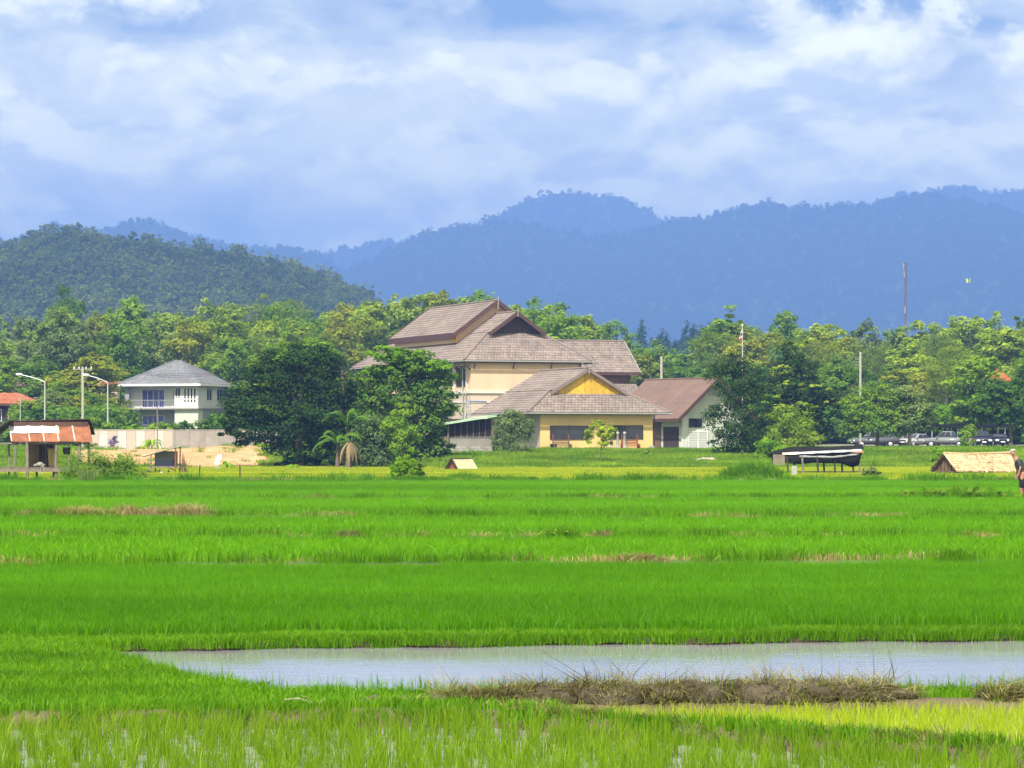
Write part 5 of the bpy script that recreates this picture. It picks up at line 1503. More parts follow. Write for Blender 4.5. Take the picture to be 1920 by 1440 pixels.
MB().box(wx0 + 0.0, wx0 + 0.6, 0.7, 1.3, -2.5, ze).build('pillar', M['grey_wall'], D)
MB().box(wx1_ - 3.3, wx1_, 0.9, 1.88, zs, ze).build('stair_bay', M['white_wall'], D)
MB().box(wx1_ - 3.28, wx1_ - 0.02, 0.95, 2.25, -2.5, zs - 0.21).build('stair_bay_base', M['greenwhite'], D)
def dx_(px):                                # front face column to local x
    return -(375 - px) / (375 - 216) * Wd
zd = lambda py: Z(py, YD + 3) - gD
window(D, dx_(249), dx_(294), zs + 0.03, zd(730), 1.9, 4, frame=M['white_paint'], glass=M['glass_blue'], fw=0.07)
window(D, dx_(309), min(dx_(352), wx1_ - 3.4), zs + 0.03, zd(730), 1.9, 4, frame=M['white_paint'], glass=M['glass_blue'], fw=0.07)
window(D, dx_(247), dx_(290), zd(797), zd(778), 2.3, 4, frame=M['white_paint'], glass=M['glass_blue'], fw=0.07)
window(D, wx1_ - 3.2, wx1_ - 2.4, zs + 1.35, zs + 2.5, 0.9, 2, frame=M['white_paint'], glass=M['glass'], fw=0.06)
for i in range(4):
    for (a, b) in ((0.7, 1.0), (1.15, 2.4)):
        MB().box(wx1_ - 1.9 + i * 0.45, wx1_ - 1.72 + i * 0.45, 0.885, 0.905, zs + a, zs + b).build('wall_slot', M['glass'], D)
rl = MB().bar((wx0 + 0.6, 0.7, zs + 0.95), (wx1_ - 3.3, 0.7, zs + 0.95), 0.05).build('railing', M['metal'], D)
for i in range(24):
    xx = lerp(wx0 + 0.6, wx1_ - 3.35, i / 23)
    MB().bar((xx, 0.7, zs), (xx, 0.7, zs + 0.93), 0.03).build('baluster', M['metal'], rl)
for yy in (3.2, 6.2):
    window(D, yy, yy + 1.6, zs + 0.9, zs + 2.4, wx1_, 2, frame=M['white_paint'], glass=M['glass'], axis='x', sgn=1)

# ------------------------------------------------------------------ roofs at the far left and far right, half hidden
def hip_house(name, label, px, Y, base_py, eave_py, w, dpt, tp, roof, wall, rz, win=2, group=None):
    g_ = Z(base_py, Y)
    x = X(px, Y)
    t = thing(name, label, 'house', (x, Y, g_), rz, group)
    ze = Z(eave_py, Y) - g_
    hw = dpt / 2
    zr = ze + hw * tp
    a, b = -w / 2, w / 2
    for q in (((a, 0, ze), (b, 0, ze), (b - hw, hw, zr), (a + hw, hw, zr)), ((b, 0, ze), (b, dpt, ze), (b - hw, hw, zr), (b - hw, hw, zr)),
              ((b, dpt, ze), (a, dpt, ze), (a + hw, hw, zr), (b - hw, hw, zr)), ((a, dpt, ze), (a, 0, ze), (a + hw, hw, zr), (a + hw, hw, zr))):
        slope(t, 's', *q, roof, course=0.4, w=0.36)
    MB().bar((a, -0.04, ze - 0.12), (b, -0.04, ze - 0.12), 0.06, 0.24).build('fascia', M['fascia'], t)
    MB().box(a + 0.8, b - 0.8, 0.8, dpt - 0.8, -3.5, ze + 0.2).build('wall', wall, t)
    for i in range(win):
        c0 = lerp(a + 1.6, b - 3.0, (i + 0.5) / win)
        window(t, c0, c0 + 1.5, ze - 2.0, ze - 0.6, 0.8, 2, frame=M['white_paint'])
    return t
hip_house('red_roof_bungalow', 'low bungalow with orange red hip roof at the left edge', 8, 350, 812, 757, 9.0, 6.0, 0.42, M['tile_red'], M['darkwood'], R(8))
hip_house('brown_roof_house', 'dull brown roofed house behind the red roofed bungalow', 30, 392, 800, 724, 6.5, 6.0, 0.42, M['tile_maroon'], M['cream_low'], R(-6))
hip_house('scarlet_roof_house', 'scarlet hip roofed house half hidden among the trees', 1868, 356, 790, 714, 3.2, 3.0, 0.95, M['tile_scarlet'], M['cream_low'], R(-14))
G = thing('long_house', 'long pale pink wall house behind the utility pole', 'house', (X(170, 400), 400, Z(790, 400)), R(4))
zt = Z(724, 400) - Z(790, 400)
MB().box(-3.2, 3.4, 0.5, 6, -2.5, zt).build('wall', M['cream_low'], G)
slope(G, 's', (-3.6, 0, zt), (3.8, 0, zt), (3.8, 3.2, zt + 0.7), (-3.6, 3.2, zt + 0.7), M['tile_red'], course=0.4, w=0.36)
for i in range(3):
    window(G, -2.6 + i * 2.0, -1.4 + i * 2.0, zt - 2.2, zt - 0.9, 0.5, 2, frame=M['brownwood'])

# ------------------------------------------------------------------ boundary walls
def wall_run(name, label, px0, px1, Y0, Y1, top_py, mats, n, pil=None, thick=0.18, base=-1.0):
    xA, xB = X(px0, Y0), X(px1, Y1)
    ang = math.atan2(Y1 - Y0, xB - xA)
    ln = math.hypot(Y1 - Y0, xB - xA)
    g_ = gz((xA + xB) / 2, (Y0 + Y1) / 2)
    t = thing(name, label, 'wall', (xA, Y0, g_), ang)
    top = Z(top_py, (Y0 + Y1) / 2) - g_
    for i in range(n):
        a, b = ln * i / n, ln * (i + 1) / n
        MB().box(a + 0.015, b - 0.015, 0, thick, base, top - 0.05).build('wall_panel', mats[i % len(mats)], t)
        if pil:
            MB().box(a - 0.12, a + 0.12, -0.05, thick + 0.05, base, top + 0.02).build('pilaster', pil, t)
    MB().box(0, ln, -0.03, thick + 0.03, top - 0.048, top + 0.03).build('coping', mats[0], t)
    return t
wall_run('boundary_wall', 'beige boundary wall with whitewashed panels before the white house', 168, 325, 292, 288, 806, [M['beige_wall'], M['white_panel']], 9)
wall_run('boundary_wall', 'bare grey concrete boundary wall running behind the orange earth', 326, 520, 288, 284, 806, [M['concrete']], 7, M['concrete'])
wall_run('boundary_wall', 'brown block wall behind the stilt hut', -30, 70, 250, 252, 846, [M['concrete']], 4)
# ------------------------------------------------------------------ corrugated sheets
def corr(wx, wy, mat, parent, name='roof_sheet', M4=None, n=12, amp=0.018, th=0.012, bend=0.0):
    """corrugated sheet wx wide (waves across x), wy long; placed by matrix M4"""
    V, Q = [], []
    segs = n * 2
    rows = 4
    for s in (0, 1):
        for j in range(rows + 1):
            for i in range(segs + 1):
                u = i / segs
                v = j / rows
                z = amp * (1 if i % 2 else -1) + bend * math.sin(math.pi * v) - s * th + 0.01 * math.sin(5 * u + 3 * v + wx * 7)
                V.append((u * wx, v * wy, z))
    C_ = (segs + 1)
    N = C_ * (rows + 1)
    for s in (0, 1):
        for j in range(rows):
            for i in range(segs):
                q = (s * N + j * C_ + i, s * N + j * C_ + i + 1, s * N + (j + 1) * C_ + i + 1, s * N + (j + 1) * C_ + i)
                Q.append(q if s == 0 else q[::-1])
    for i in range(segs):
        Q.append((i, N + i, N + i + 1, i + 1))
        k = rows * C_ + i
        Q.append((k, k + 1, N + k + 1, N + k))
    V = np.array(V)
    if M4 is not None:
        V = np.array([tuple(M4 @ Vector(v)) for v in V])
    me = np_mesh(name, V, np.array(Q), np.full(len(V), random.random()))
    return link_mesh(name, me, mat, parent)
def frame_m(o, ex, ey):
    ex, ey = Vector(ex).normalized(), Vector(ey).normalized()
    ez = ex.cross(ey).normalized()
    m_ = Matrix((ex, ey, ez)).transposed().to_4x4()
    m_.translation = Vector(o)
    return m_

# ------------------------------------------------------------------ the stilt hut with the rusty roof
YH = 155.0
s_ = F / YH
xh = X(95, YH)
Hh = thing('stilt_hut', 'weathered stilt hut with patched rusty tin roof at the field edge', 'hut', (xh, YH, 0.0), R(-3))
def hx(px): return (px - 95) / s_
def hz(py): return Z(py, YH)
eave, ridge = hz(829), hz(799)
dep = 1.35
slope_v = Vector((0, dep, ridge - eave))
cols = [('tin', 17, 55), ('tin', 52, 84), ('tin_cream', 80, 112), ('rust', 108, 143), ('rust', 139, 172)]
for i, (mt, a, b) in enumerate(cols):
    k = 0.012 * (i % 2)
    up = [0.52, 0.58, 0.52, 0.0, 0.0][i]
    ln = slope_v.length + 0.15
    sh = -8 / s_
    o = Vector((hx(a) + 0.40 - 0.02 * i, -dep + 0.02, eave + k + 0.01))
    ey = Vector((-0.42, dep, ridge - eave))
    if up:
        corr((b - a) / s_, ln * 0.52, M['rust'], Hh, 'roof_sheet', frame_m(o, (1, 0, 0), ey), 9)
        o2_ = o + ey.normalized() * ln * 0.48 + Vector((0, 0, 0.03))
        corr((b - a) / s_ * 0.98, ln * 0.56, M[mt], Hh, 'roof_sheet', frame_m(o2_, (1, 0, 0), ey), 9)
    else:
        corr((b - a) / s_, ln * 1.03, M[mt], Hh, 'roof_sheet', frame_m(o, (1, 0, 0), ey), 9)
    MB().bar(o + Vector((0.0, -0.01, 0.04)), o + ey.normalized() * ln * 0.98 + Vector((0, 0, 0.05)), 0.05, 0.02).build('roof_seam', M['tin_cream'], Hh)
for i in range(5):                 # the far slope stands a little proud of the ridge
    a, b = 18 + i * 30, 50 + i * 30
    corr((b - a) / s_, 1.6, M['rust_dark'], Hh, 'roof_sheet', frame_m((hx(a), -0.02, hz(789 - i * 0.8) + 0.0), (1, 0, 0.02), (0, 1.3, -0.75)), 8, 0.025)
MB().box(hx(16), hx(166), -0.05, 0.02, ridge - 0.05, hz(791)).build('ridge_board', M['rust_dark'], Hh)
corr(1.6, 1.8, M['rust_dark'], Hh, 'side_roof_sheet', frame_m((hx(-22), -0.9, hz(826)), (1.0, 0, 0.85), (0, 1, 0)), 10, 0.02)
for i, (px, yy, tp_) in enumerate(((38, -1.15, 829), (60, -1.25, 829), (115, -1.15, 829), (137, -1.1, 829), (158, -1.1, 829), (14, 0.2, 826), (60, 1.2, 822), (158, 1.2, 822), (100, 0.2, 805))):
    r_ = 0.085 if i in (1, 2, 4) else 0.06
    MB().tube([(hx(px), yy, -0.3), (hx(px + (1 if i % 2 else -1)), yy, 1.0), (hx(px), yy, hz(tp_) + 0.05)], [r_ * 1.1, r_, r_ * 0.9], 7).build('post', M['oldwood'], Hh)
fz = hz(878)
for k in range(9):
    yy = -1.2 + k * 0.28
    MB().box(hx(-10), hx(140), yy, yy + 0.26, fz, fz + 0.05, random.random()).build('floor_plank', M['oldwood'], Hh)
MB().bar((hx(-10), -1.25, fz - 0.09), (hx(140), -1.25, fz - 0.09), 0.10, 0.16).build('floor_beam', M['oldwood'], Hh)
MB().bar((hx(-10), 0.9, fz - 0.09), (hx(140), 0.9, fz - 0.09), 0.10, 0.16).build('floor_beam', M['oldwood'], Hh)
for k in range(8):
    a = 46 + k * 7
    MB().box(hx(a), hx(a + 6.6), 0.62 + 0.01 * (k % 2), 0.66 + 0.01 * (k % 2), fz + 0.05, hz(832 - k % 3), random.random()).build('wall_plank', M['darkwood'] if k > 2 else M['brownwood'], Hh)
MB().box(hx(-4), hx(172), -1.18, -1.10, eave - 0.10, eave - 0.02).build('eave_beam', M['oldwood'], Hh)
# what hangs in and lies on the hut
t = thing('yellow_sheet', 'faded yellow cloth hanging at the stilt hut\'s inner wall', 'cloth', (xh + hx(98), YH - 0.3, fz))
V = []; Q = []
for j in range(7):
    for i in range(7):
        V.append((i * 0.07 - 0.2 + 0.05 * j * 0.3, 0.05 * math.sin(i * 2.0 + j), 1.0 - j * 0.16))
for j in range(6):
    for i in range(6):
        a = j * 7 + i; Q.append((a, a + 1, a + 8, a + 7))
ms = solid('yellow_cloth', (0.42, 0.34, 0.12), 0.9, 0.2, 4.0)
o = link_mesh('cloth', np_mesh('cloth', np.array(V), np.array(Q)), ms, t); sm = o.modifiers.new('t', 'SOLIDIFY'); sm.thickness = 0.01
t = thing('black_bucket', 'black bucket hanging between the stilt hut\'s right posts', 'bucket', (xh + hx(131), YH - 1.15, hz(852)))
MB().lathe([(0.10, 0), (0.17, 0.05), (0.20, 0.30), (0.18, 0.36)], 12).build('bucket_body', M['black'], t, True)
MB().tube([(-0.17, 0, 0.33), (-0.05, 0, 0.55), (0.05, 0, 0.58), (0.17, 0, 0.33)], 0.012, 5).build('handle', M['black'], t)
MB().tube([(0, 0, 0.57), (0, 0, hz(829) - hz(852))], 0.008, 5).build('hanging_cord', M['black'], t)
t = thing('sack', 'grey sack slumped on the stilt hut\'s floor', 'sack', (xh + hx(80), YH - 1.0, fz + 0.05))
link_mesh('sack_body', lumps('sack_body', [0, 0.12, -0.12], [0, 0.03, 0], [0.14, 0.10, 0.09], [0.17, 0.14, 0.14], None), M['concrete'], t)
t = thing('rope_loop', 'loop of grey hose hung over the hut\'s floor beam', 'hose', (xh + hx(87), YH - 1.34, hz(881)))
MB().tube([(0.10 * math.sin(a), 0, 0.20 * math.cos(a)) for a in [k * 2 * math.pi / 14 for k in range(15)]], 0.018, 6).build('hose_loop', M['concrete_pale'], t)

# ------------------------------------------------------------------ the tilted lean-to with the junk
YI = 192.0
s_ = F / YI
xi = X(308, YI)
I = thing('lean_to', 'small lean-to with one tilted tin roof on the field edge', 'shelter', (xi, YI, gz(xi, YI)), 0)
zi = lambda py: Z(py, YI) - gz(xi, YI)
ix = lambda px: (px - 308) / s_
corr(2.75, 1.7, M['tin'], I, 'roof_sheet', frame_m((ix(269), -0.9, zi(856)), (ix(349) - ix(269), 0, zi(834) - zi(856)), (0, 1, 0.0)), 14, 0.015)
for px, py in ((285, 851), (331, 839), (289, 850), (335, 838)):
    yy = -0.75 if px in (285, 331) else 0.6
    MB().tube([(ix(px), yy, -0.2), (ix(px + 1), yy, zi(py))], [0.05, 0.04], 6).build('post', M['redwood'] if px > 320 else M['oldwood'], I)
MB().box(ix(288), ix(331), 0.6, 0.65, zi(874), zi(846)).build('back_board', M['concrete'], I)
MB().box(ix(280), ix(340), -0.7, 0.6, zi(877), zi(874)).build('bench_top', M['oldwood'], I)
t = thing('cart_box', 'dark blue crate under the lean-to roof', 'crate', (xi + ix(310), YI - 0.45, gz(xi, YI) + zi(874)))
for k in range(4):
    MB().box(-0.55, 0.55, -0.2, -0.16, 0.02 + k * 0.11, 0.11 + k * 0.11).build('slat', M['car_navy'], t)
MB().box(-0.54, 0.54, -0.15, 0.3, 0.0, 0.42).build('box_body', M['black'], t)
t = thing('scrap_pile', 'pile of dark scrap wood at the foot of the lean-to', 'scrap pile', (xi, YI - 0.9, gz(xi, YI)))
q = random.Random(4)
for k in range(16):
    a = Vector((q.uniform(-1.0, 1.1), q.uniform(-0.3, 0.3), q.uniform(0.03, 0.35)))
    b = a + Vector((q.uniform(-0.6, 0.6), q.uniform(-0.2, 0.2), q.uniform(-0.15, 0.25)))
    MB().bar(a, b, 0.06, 0.05).build('scrap_piece', q.choice([M['oldwood'], M['darkwood'], M['black'], M['concrete']]), t)
MB().box(-0.1, 0.05, -0.34, -0.3, 0.12, 0.2).build('paper_scrap', M['white_paint'], t)
t = thing('brush_pile', 'dry twigs leaning against the lean-to\'s higher side', 'brushwood', (xi + ix(342), YI, gz(xi, YI)))
for k in range(14):
    a = Vector((q.uniform(-0.2, 0.3), q.uniform(-0.4, 0.4), 0))
    MB().tube([a, a + Vector((q.uniform(-0.3, 0.3), q.uniform(-0.2, 0.2), q.uniform(0.8, 1.5)))], [0.02, 0.008], 5).build('twig', M['brownwood'], t)
# bits lying on the earth
t = thing('white_bag', 'tall white bag lying on the orange earth bank', 'bag', (X(408, 240), 240, gz(X(408, 240), 240)), 0.4)
link_mesh('bag_body', lumps('bag_body', [0, 0.1, 0.16], [0, 0, 0], [0.2, 0.45, 0.68], [0.22, 0.20, 0.15], None, 1.0), M['white_paint'], t)
t = thing('grey_pipe', 'grey plastic scrap near the young coconut seedling', 'scrap', (X(405, 222), 222, gz(X(405, 222), 222)))
MB().bar((-0.35, 0, 0.1), (0.3, 0.1, 0.16), 0.25, 0.12).bar((-0.1, -0.1, 0.2), (0.35, 0.0, 0.1), 0.15, 0.05).build('scrap_body', M['metal'], t)
for px, lab in ((374, 'left one of two dark stakes in the yellowing plot'), (450, 'right one of two dark stakes in the yellowing plot')):
    t = thing('field_stake', lab, 'stake', (X(px, 158), 158, gz(X(px, 158), 158)), 0, 'dark stakes in the yellowing plot')
    MB().tube([(0, 0, -0.1), (0.0, 0, 0.5), (0.03 if px < 400 else -0.01, 0, 0.86)], [0.04, 0.035, 0.028], 6).build('shaft', M['darkwood'], t)
    MB().tube([(0.0, 0, 0.6), (0.06, 0, 0.75)], [0.015, 0.008], 5).build('stub', M['darkwood'], t)
# purple shrub in a pot at the wall
t = thing('purple_plant', 'purple leaved plant in front of the beige wall', 'plant', (X(213, 284), 284, gz(X(213, 284), 284)))
M['lf_purple'] = leafy('purple_leaf', (0.06, 0.05, 0.20), (0.20, 0.18, 0.42), trans=0.2)
link_mesh('leaves', leaf_cloud('leaves', [(0, 0, 0.6, 0.42, 0.4, 0.38), (0.1, 0, 1.0, 0.24, 0.24, 0.28), (-0.2, 0, 0.45, 0.3, 0.3, 0.25)], 700, 0.14, sub=0.6), M['lf_purple'], t)
MB().tube([(0, 0, -0.05), (0, 0, 0.8)], [0.04, 0.02], 6).build('stem', M['bark'], t)
custom_tree('wall_bush', 'grey green bush at the left end of the beige wall', 'bush', 172, 282, [(168, 836, 9, 10), (178, 840, 9, 9), (172, 846, 12, 7)], 'lf_grey', 1300, 0.16, (0.6, 0.03, 3, 0.3), sub=0.5)
# rubble on the lawn
t = thing('rubble_heap', 'small pale rubble heap on the lawn beside the thin trunked tree', 'rubble', (X(1324, 246), 246, gz(X(1324, 246), 246)))
for k in range(12):
    xx, yy = q.uniform(-0.75, 0.75), q.uniform(-0.3, 0.3)
    link_mesh('stone', lumps('stone', [xx], [yy], [0.12 + 0.25 * (0.8 - abs(xx)) * q.random()], [q.uniform(0.12, 0.24)], None), M['stone'], t)

# ------------------------------------------------------------------ open shed under black plastic and tin
YM = 190.0
s_ = F / YM
xm = X(1530, YM)
S = thing('tin_shed', 'low open shed roofed with tin strips over black plastic', 'shed', (xm, YM, gz(xm, YM)), 0)
mz = lambda py: Z(py, YM) - gz(xm, YM)
mx_ = lambda px: (px - 1530) / s_
for i in range(5):
    a = 1464 + i * 29; b = a + 32
    corr((b - a) / s_, 0.36, M['tin_dull'] if i not in (0,) else M['tin_cream'], S, 'roof_sheet', frame_m((mx_(a), -1.35, mz(852.5 - i * 1.3)), (1, 0, 0.04), (0, 1, 0.40)), 8, 0.012)
def sag_sheet(name, pts_top, pts_bot, mat, parent, n=14, wob=0.03, th=0.02):
    V, Q = [], []
    for j, P_ in enumerate((pts_top, pts_bot)):
        P_ = [Vector(p) for p in P_]
        for i in range(n + 1):
            u = i / n * (len(P_) - 1)
            k = min(int(u), len(P_) - 2)
            p = P_[k].lerp(P_[k + 1], u - k)
            V.append((p.x, p.y + wob * math.sin(i * 2.3 + j), p.z + wob * 0.6 * math.sin(i * 1.7 + 2 * j)))
    for i in range(n):
        Q.append((i, i + 1, n + 2 + i, n + 1 + i))
    o = link_mesh(name, np_mesh(name, np.array(V), np.array(Q)), mat, parent)
    sm = o.modifiers.new('t', 'SOLIDIFY'); sm.thickness = th
    return o
sag_sheet('plastic_roof', [(mx_(1446), 0.3, mz(848)), (mx_(1480), 0.3, mz(838.5)), (mx_(1560), 0.3, mz(838.5)), (mx_(1598), 0.3, mz(836)), (mx_(1618), 0.3, mz(833))],
          [(mx_(1446), -0.75, mz(853)), (mx_(1480), -0.72, mz(847)), (mx_(1560), -0.70, mz(846)), (mx_(1600), -0.68, mz(843)), (mx_(1618), -0.6, mz(842))], M['black'], S)
sag_sheet('plastic_roof', [(mx_(1446), 0.3, mz(848)), (mx_(1480), 0.3, mz(838.5)), (mx_(1560), 0.3, mz(838.5)), (mx_(1598), 0.3, mz(835))],
          [(mx_(1446), 1.5, mz(858)), (mx_(1480), 1.5, mz(855)), (mx_(1560), 1.5, mz(855)), (mx_(1600), 1.5, mz(853))], M['black'], S)
sag_sheet('plastic_skirt', [(mx_(1466), -1.28, mz(854)), (mx_(1540), -1.28, mz(855)), (mx_(1612), -1.28, mz(848))],
          [(mx_(1468), -1.25, mz(868)), (mx_(1500), -1.25, mz(870)), (mx_(1530), -1.25, mz(867)), (mx_(1556), -1.25, mz(869)), (mx_(1574), -1.2, mz(868)), (mx_(1590), -1.2, mz(876)), (mx_(1606), -1.2, mz(872))], M['black'], S)
sag_sheet('grey_skirt', [(mx_(1495), -1.33, mz(854)), (mx_(1560), -1.33, mz(855)), (mx_(1605), -1.33, mz(850))], [(mx_(1495), -1.32, mz(857.5)), (mx_(1560), -1.32, mz(859)), (mx_(1605), -1.32, mz(853))], M['grey_wall'], S)
MB().box(mx_(1446), mx_(1468), -1.32, -1.28, mz(872), mz(852)).build('side_board', M['oldwood'], S)
for px, yy, top in ((1472, -1.3, 855), (1528, -1.3, 855), (1545, 0.5, 855), (1485, -1.1, 855), (1500, -1.32, 853), (1560, -1.2, 853), (1580, 0.9, 850), (1594, -1.15, 848), (1606, -1.1, 847), (1490, 0.9, 850), (1450, 0.8, 852)):
    MB().tube([(mx_(px + 3), yy, -0.2), (mx_(px), yy, mz(top))], [0.07, 0.06], 6).build('post', M['oldwood'] if px in (1500, 1606) else M['darkwood'], S)
MB().bar((mx_(1470), -1.15, mz(884.5)), (mx_(1606), -1.15, mz(884)), 0.06).build('rail', M['darkwood'], S)
MB().bar((mx_(1470), -1.05, mz(889)), (mx_(1600), -1.05, mz(886)), 0.05).build('rail', M['darkwood'], S)
MB().box(mx_(1598), mx_(1615), -1.34, -0.7, mz(849), mz(846)).build('broken_end_board', M['orange'], S)
t = thing('cement_post', 'short grey cement post standing before the tin shed', 'post', (X(1489, 176), 176, gz(X(1489, 176), 176)))
MB().box(-0.16, 0.16, -0.1, 0.1, -0.2, 0.62).box(-0.12, 0.12, -0.07, 0.07, 0.62, 0.68).build('post_body', M['concrete_pale'], t)
MB().box(-0.2, 0.2, -0.14, 0.14, -0.2, 0.03).build('post_foot', M['concrete'], t)

# ------------------------------------------------------------------ thatched shelter
YN = 186.0
s_ = F / YN
al = R(-32)
xn = X(1797, YN)
N_ = thing('thatched_shelter', 'low shelter with pale straw thatched gable roof', 'shelter', (xn, YN, gz(xn, YN)), -al * 0 + R(28))
gN = gz(xn, YN)
zE, zR = Z(884, YN) - gN, Z(851, YN) - gN
Ln, hwN = 4.9, 1.35
# local: ridge along +x, front eave at y=0, back eave at y=2hw, gable at x=0
def thatch(y0, y1, z0, z1, name):
    mb = MB()
    q = random.Random(int(y0 * 10) + 3)
    rows = 8
    for r_ in range(rows):
        t0, t1 = r_ / rows, min(1, (r_ + 1.5) / rows)
        n = 34
        for i in range(n):
            x0 = -0.15 + (Ln + 0.3) * (i - 0.15) / n + q.uniform(-0.02, 0.02)
            x1 = x0 + (Ln + 0.3) / n * 1.3
            jb = q.uniform(-0.05, 0.04)
            lift = 0.07 + q.uniform(0, 0.04)
            sag = -0.05 * math.sin(math.pi * (i / n))
            ya, za = lerp(y0, y1, max(-0.03, t0 + jb * 0.8)), lerp(z0, z1, max(-0.03, t0 + jb * 0.8)) + sag
            yb, zb2 = lerp(y0, y1, t1), lerp(z0, z1, t1) + sag
            sk = q.uniform(-0.05, 0.05)
            mb.add([(x0 + sk, ya, za + lift), (x1 + sk, ya, za + lift), (x1, yb, zb2 + 0.03), (x0, yb, zb2 + 0.03), (x0 + sk, ya, za), (x1 + sk, ya, za)],
                   [(0, 1, 2, 3), (4, 5, 1, 0)], q.random())
    o = mb.build('thatch', M['thatch'], N_); o['kind'] = 'stuff'
    nrm = (Vector((1, 0, 0)).cross(Vector((0, y1 - y0, z1 - z0)))).normalized()
    MB().prism([(0, y0, z0), (Ln, y0, z0), (Ln, y1, z1), (0, y1, z1)], (0, 0, -0.06)).build('thatch_backing', M['brownwood'], N_)
thatch(0, hwN, zE, zR, 'f')
thatch(2 * hwN, hwN, zE, zR, 'b')
MB().tube([(-0.1, hwN, zR + 0.06), (Ln * 0.3, hwN, zR + 0.0), (Ln * 0.7, hwN, zR + 0.03), (Ln + 0.1, hwN, zR + 0.08)], 0.07, 6).build('ridge_bundle', M['thatch'], N_)
for yy in (0.25, 2 * hwN - 0.25):
    for xx in (0.2, Ln * 0.5, Ln - 0.2):
        MB().tube([(xx, yy, -0.2), (xx + 0.02, yy, zE + 0.15)], [0.06, 0.05], 6).build('post', M['oldwood'], N_)
for k in range(6):
    yy = 0.3 + k * 0.36
    MB().bar((0.12, yy, zE + 0.02), (0.12, yy, zE + min(yy, 2 * hwN - yy) / hwN * (zR - zE) - 0.05), 0.28, 0.03, up=(1, 0, 0)).build('gable_board', M['brownwood'], N_)
MB().bar((0.05, 0.05, zE - 0.02), (0.05, 2 * hwN - 0.05, zE - 0.02), 0.08).build('tie_beam', M['brownwood'], N_)

# ------------------------------------------------------------------ green roofed shed with bamboo slats
YK = 262.0
s_ = F / YK
xk = X(820, YK)
gK = gz(xk, YK)
K = thing('green_roof_shed', 'shed with pale green mono pitch roof and bamboo slat wall', 'shed', (xk, YK, gK), R(6))
kz = lambda py: Z(py, YK) - gK
kx = lambda px: (px - 820) / s_
for i in range(4):
    a, b = 794 + i * 34, 794 + (i + 1) * 34 + 1
    za, zb2 = lerp(kz(800), kz(778), i / 4), lerp(kz(800), kz(778), (i + 1) / 4)
    ex = Vector((kx(b) - kx(a), 0, zb2 - za))
    corr(3.6, ex.length, M['green_sheet'], K, 'roof_sheet', frame_m((kx(a), 2.9, za + 0.02), (0, -1, 0.0), ex), 14, 0.015, 0.03)
MB().bar((kx(794), -0.72, kz(801.5)), (kx(930), -0.72, kz(780)), 0.05, 0.10).build('edge_trim', M['green_sheet'], K)
lw = MB().box(kx(816), kx(926), 0.0, 0.14, -1.0, kz(835)).build('block_wall', M['concrete'], K)
for r_ in range(4):
    for c in range(9):
        a = kx(841) + c * (kx(925) - kx(841)) / 9 + (0.2 if r_ % 2 else 0)
        if a + 0.38 > kx(926): continue
        MB().box(a, a + 0.40, -0.03, -0.003, kz(855) + r_ * 0.21 + 0.01, kz(855) + r_ * 0.21 + 0.20, random.random()).build('block', M['concrete_pale'] if (r_ + c) % 3 else M['concrete'], lw)
MB().box(kx(817), kx(839), -0.04, -0.005, kz(855), kz(817)).build('plank_panel', M['oldwood'], K)
MB().box(kx(842), kx(925), 0.05, 0.12, kz(834.9), kz(818)).build('rail_wall', M['concrete'], K)
for i in range(30):
    px = 842 + i * 2.85
    top = lerp(797, 783, (px - 820) / 110)
    MB().tube([(kx(px), 0.0 + 0.03 * (i % 2), kz(821)), (kx(px) + random.uniform(-.03, .03), 0.0, kz(top + random.uniform(0, 4)))], 0.035, 5, random.random()).build('bamboo_slat', M['oldwood'] if i % 4 == 0 else M['darkwood'], K)
for px, b in ((817, -1.2), (840, -1.6), (925, -1.0)):
    MB().tube([(kx(px), -0.15, b), (kx(px), -0.15, kz(lerp(799, 781, (px - 800) / 130)))], 0.07, 7).build('post', M['oldwood'], K)
MB().box(kx(820), kx(926), 2.4, 2.5, -1.0, kz(785)).build('back_wall', M['darkwood'], K)

# ------------------------------------------------------------------ tiny red gabled hut
YL = 216.0
s_ = F / YL
xl = X(850, YL)
gL = gz(xl, YL)
Lh = thing('spirit_hut', 'tiny hut with red brown gable and mossy pale tin roof', 'hut', (xl, YL, gL), R(35))
zE, zR = Z(880, YL) - gL, Z(861, YL) - gL
hw = 0.75
MB().prism([(0, -hw, -0.1), (0, hw, -0.1), (0, hw, zE), (0, 0, zR - 0.05), (0, -hw, zE)], (1.4, 0, 0)).build('hut_body', M['redwood'], Lh)
for s in (-1, 1):
    ln = math.hypot(hw + 0.18, zR - zE + 0.15)
    corr(1.75, ln, M['pale_tin'], Lh, 'roof_sheet', frame_m((-0.15 if s < 0 else 1.6, s * (hw + 0.18), zE - 0.12), (1 if s < 0 else -1, 0, 0), (0, -s * (hw + 0.18), zR - zE + 0.16)), 10, 0.01)
    MB().bar((-0.17, s * (hw + 0.2), zE - 0.15), (-0.17, 0, zR + 0.08), 0.05, 0.10).build('barge_board', M['darkwood'], Lh)
MB().bar((-0.2, 0, zR + 0.06), (1.65, 0, zR + 0.06), 0.10, 0.05).build('ridge_strip', M['rust_dark'], Lh)
MB().box(-0.03, -0.005, -0.25, 0.2, 0.0, zE * 0.8).build('door', M['darkwood'], Lh)

